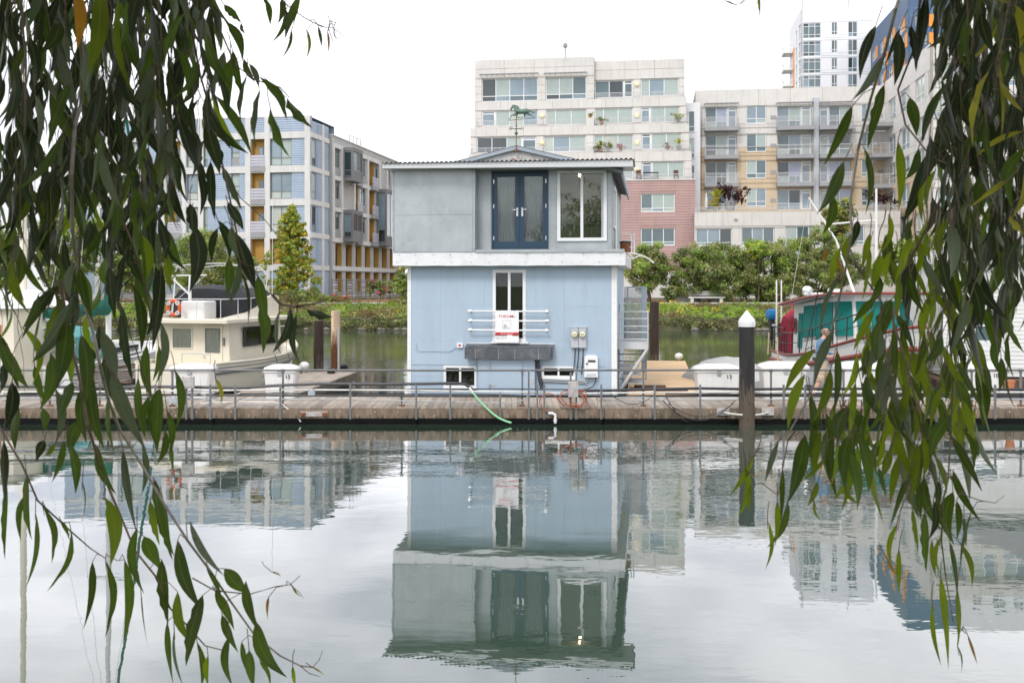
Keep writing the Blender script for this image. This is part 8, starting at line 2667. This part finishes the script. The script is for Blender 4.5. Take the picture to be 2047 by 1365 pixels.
RL = [
 (1751,51,1714,158,20,'d'),(1768,111,1701,202,20,'g'),(1704,212,1650,334,28,'m'),(1768,169,1731,297,24,'m'),(1687,324,1633,428,26,'m'),(1664,390,1650,470,20,'m'),(1728,297,1735,430,22,'m'),(1795,64,1792,172,24,'d'),(1799,57,1770,135,14,'d'),(1822,50,1829,145,26,'d'),(1852,-10,1836,135,30,'d'),(1879,-10,1864,64,16,'d'),
 (1819,195,1836,273,32,'m'),(1795,283,1802,421,22,'b'),(1866,286,1910,357,30,'d'),(1852,310,1809,448,30,'d'),(1836,297,1812,364,22,'m'),(1937,30,1903,138,24,'d'),(1950,40,1944,135,24,'d'),(1944,145,1883,219,22,'d'),(1917,216,1876,280,24,'d'),(1994,47,1932,135,8,'y'),(1977,142,1935,293,18,'y',1.9,1),(1996,125,2008,280,10,'y',1.9),(1997,155,2047,222,18,'y',1.9),(2045,263,1950,310,14,'y',1.85),(2014,361,1938,418,20,'y',1.85),(2028,10,2045,98,22,'y',1.85),(1950,-4,2021,3,12,'y',1.85),
 (1856,350,1842,445,16,'b'),(1870,340,1850,420,14,'b'),(2050,330,2030,440,20,'y',1.85),(2040,100,2060,190,20,'y',1.9),(2020,430,2045,470,18,'y',1.85,1),
 (1682,491,1663,569,18,'b'),(1657,495,1644,527,8,'o'),(1672,515,1690,548,7,'o'),(1679,556,1637,662,12,'g'),(1740,466,1724,537,16,'b'),(1760,508,1740,585,20,'b'),(1782,501,1773,575,18,'b'),(1821,475,1792,566,24,'b'),(1747,598,1705,650,28,'m'),(1782,598,1744,698,34,'m'),(1747,620,1705,700,18,'b'),(1818,540,1844,630,22,'m'),(1827,524,1805,620,30,'d'),(1847,514,1895,614,20,'g'),(1792,627,1831,701,20,'m'),(1882,669,1850,730,24,'m'),(1918,627,1902,698,20,'d'),(1915,669,1940,717,24,'m'),
 (1628,698,1563,785,20,'b'),(1608,749,1570,859,24,'b'),(1660,737,1631,843,20,'b'),(1673,698,1671,830,18,'m'),(1666,662,1621,769,20,'g'),(1618,785,1621,885,22,'m'),(1695,811,1670,885,30,'m'),(1741,700,1728,750,18,'m'),(1734,749,1760,836,28,'m'),(1721,762,1731,869,20,'m'),(1786,650,1792,782,18,'m'),(1776,724,1745,780,10,'g'),(1818,769,1798,859,18,'b'),(1834,804,1831,885,18,'b'),(1889,769,1856,856,16,'b'),(1911,756,1947,859,22,'m'),(1914,724,1960,820,18,'m'),(1889,820,1905,885,16,'m'),(1818,746,1853,817,12,'m'),(1969,724,1982,795,14,'m'),(2001,714,2000,785,16,'m'),(1943,714,1972,740,12,'b'),(1989,675,1998,753,18,'m'),(1892,714,1902,795,14,'g'),(2014,730,2027,820,6,'g'),
 (1700,470,1692,540,14,'b'),(1715,440,1700,500,18,'d'),(1735,540,1722,600,12,'b'),(1800,560,1790,640,18,'b'),(1810,640,1800,720,20,'m'),(1850,600,1840,690,18,'b'),(1770,700,1758,790,18,'m'),(1800,700,1812,790,16,'b'),(1860,760,1850,850,14,'b'),(1780,770,1772,860,20,'g'),(1806,790,1788,870,16,'g'),(1760,640,1750,720,22,'m'),(1735,690,1722,760,16,'m'),
 (1507,912,1461,994,14,'b'),(1490,933,1484,1033,16,'b'),(1497,944,1525,958,5,'o'),(1500,969,1497,1022,10,'b'),(1557,880,1531,965,14,'g'),(1564,933,1563,1050,12,'m'),(1554,1001,1550,1093,13,'b'),(1534,1040,1536,1139,10,'b'),(1610,870,1575,1008,30,'m'),(1575,1001,1539,1098,16,'m'),(1625,870,1625,930,10,'g'),(1650,915,1603,965,10,'b'),(1635,962,1616,1013,14,'b'),(1627,1001,1643,1045,8,'b'),(1667,870,1669,997,20,'m'),(1696,870,1685,980,24,'m'),(1689,976,1712,1008,12,'b'),(1699,919,1685,1026,12,'b'),(1703,870,1715,958,12,'m'),(1738,870,1742,944,12,'m'),(1763,870,1746,948,16,'b'),(1781,898,1763,955,20,'b'),(1795,912,1781,1011,18,'b'),(1756,933,1770,994,14,'m'),(1813,958,1781,1058,20,'m'),(1834,884,1824,1008,18,'b'),(1859,870,1838,1022,30,'m'),(1870,915,1895,990,18,'b'),(1905,983,1898,1090,30,'m'),(1898,1079,1918,1200,12,'m'),(1902,870,1966,983,18,'m'),(1945,870,1959,915,14,'m'),(1905,940,1959,1050,18,'m'),
 (1793,1047,1783,1143,16,'b'),(1797,1097,1795,1186,14,'b'),(1824,1015,1834,1107,12,'b'),(1849,1022,1849,1143,20,'m'),(1863,1079,1872,1153,13,'b'),(1880,1072,1877,1153,11,'b'),(1920,1086,1948,1175,14,'b'),(1941,1022,1923,1143,8,'g'),(1880,1150,1902,1338,20,'b'),(1863,1200,1886,1331,12,'b'),(1914,1175,1911,1296,16,'b'),(1914,1290,1923,1345,5,'m'),(1934,1267,1955,1328,6,'o'),(1774,1118,1802,1160,6,'o'),(1884,1011,1891,1065,16,'m'),(1927,1033,1929,1093,12,'m'),(1866,1000,1862,1080,14,'d'),(1845,960,1838,1040,16,'m'),(1912,1000,1916,1080,14,'m'),(1878,960,1872,1030,16,'m'),
 (1450,2,1484,10,7,'o'),(1516,-14,1518,36,8,'y'),(1655,880,1650,930,10,'m'),
]
RS_ = [
 ([(1800,-10),(1790,20),(1770,100),(1740,200),(1715,300),(1700,400),(1702,470),(1690,540),(1670,630),(1650,700),(1620,790),(1580,860),(1545,890),(1520,895)], 2.05, 4.2, 1.0, 1),
 ([(1700,500),(1708,525),(1760,600),(1770,640)], 2.05, 2.4, 1.2, 0),
 ([(1840,-10),(1830,90),(1795,180),(1810,250),(1850,300),(1875,320),(1900,330),(1960,335),(2010,360),(2060,400)], 2.0, 3.0, 1.0, 0),
 ([(1890,380),(1860,440),(1800,560),(1785,640),(1810,720),(1835,820),(1850,900),(1820,970),(1800,1020),(1795,1060)], 2.05, 3.0, 1.0, 0),
 ([(1930,-10),(1915,200),(1908,380),(1905,480),(1895,620),(1905,760),(1900,880),(1895,960),(1885,1000),(1882,1080),(1890,1150),(1905,1240),(1930,1265)], 2.1, 3.6, 1.0, 0),
 ([(1895,950),(1930,990),(1960,1000),(1990,1005),(2008,990)], 2.05, 1.3, .6, 0),
 ([(1590,860),(1575,880),(1560,960),(1553,1000)], 2.05, 1.8, .8, 0),
 ([(1520,895),(1500,905),(1495,930)], 2.05, 1.0, .7, 0),
 ([(2020,-10),(1998,110),(1985,150),(1990,190)], 1.9, 2.4, 1.2, 0),
 ([(2060,200),(2050,260),(2010,355),(1960,400)], 1.85, 2.0, 1.0, 0),
 ([(1700,860),(1690,920),(1660,960),(1640,965)], 2.1, 1.3, .7, 0),
 ([(1440,-12),(1480,8),(1500,-4)], 2.0, 1.0, .6, 0),
 ([(1640,560),(1610,700),(1600,760)], 2.1, 1.4, .7, 0),
]
RT = []
for i in range(19):
    x = 1893 + i * 9.5 + rt.uniform(-8, 8)
    yb_ = 330 + rt.uniform(-100, 330)
    RT.append((x, -120, x + rt.uniform(-25, 15), yb_, rt.uniform(1.8, 2.8), int(6 + yb_ / 60), 80, 140, 'ddddddmmg'))
for i in range(12):
    x = 1850 + i * 17 + rt.uniform(-8, 8)
    RT.append((x, 380, x + rt.uniform(-20, 15), 640 + rt.uniform(-60, 90), rt.uniform(2.1, 2.9), 6, 70, 120, 'dddmmmb'))
for i in range(14):
    x = 1650 + i * 22 + rt.uniform(-8, 8)
    RT.append((x, 640 if x > 1725 else 800, x + rt.uniform(-25, 10), 890 + rt.uniform(-50, 80), rt.uniform(2.0, 2.6), 8 if x > 1725 else 4, 75, 125, 'mmbbbbg'))
for i in range(5):
    x = 1775 + i * 30 + rt.uniform(-8, 8)
    RT.append((x, 420, x + rt.uniform(-20, 15), 560 + rt.uniform(-30, 60), rt.uniform(2.1, 2.6), 5, 60, 100, 'mbb'))
bough('eucalyptus_tree', 'eucalyptus with drooping leaves, some yellow, framing the right of the view', [((3.6, -2.2, 1.6), .34), ((3.3, -1.9, 4.0), .27), ((2.6, -.5, 5.6), .17), ((1.7, 1.3, 6.0), .08)],
      RS_, RL, RT, 9, (2.1, 1.2, 5.55, 1.8, 1.4, .55))
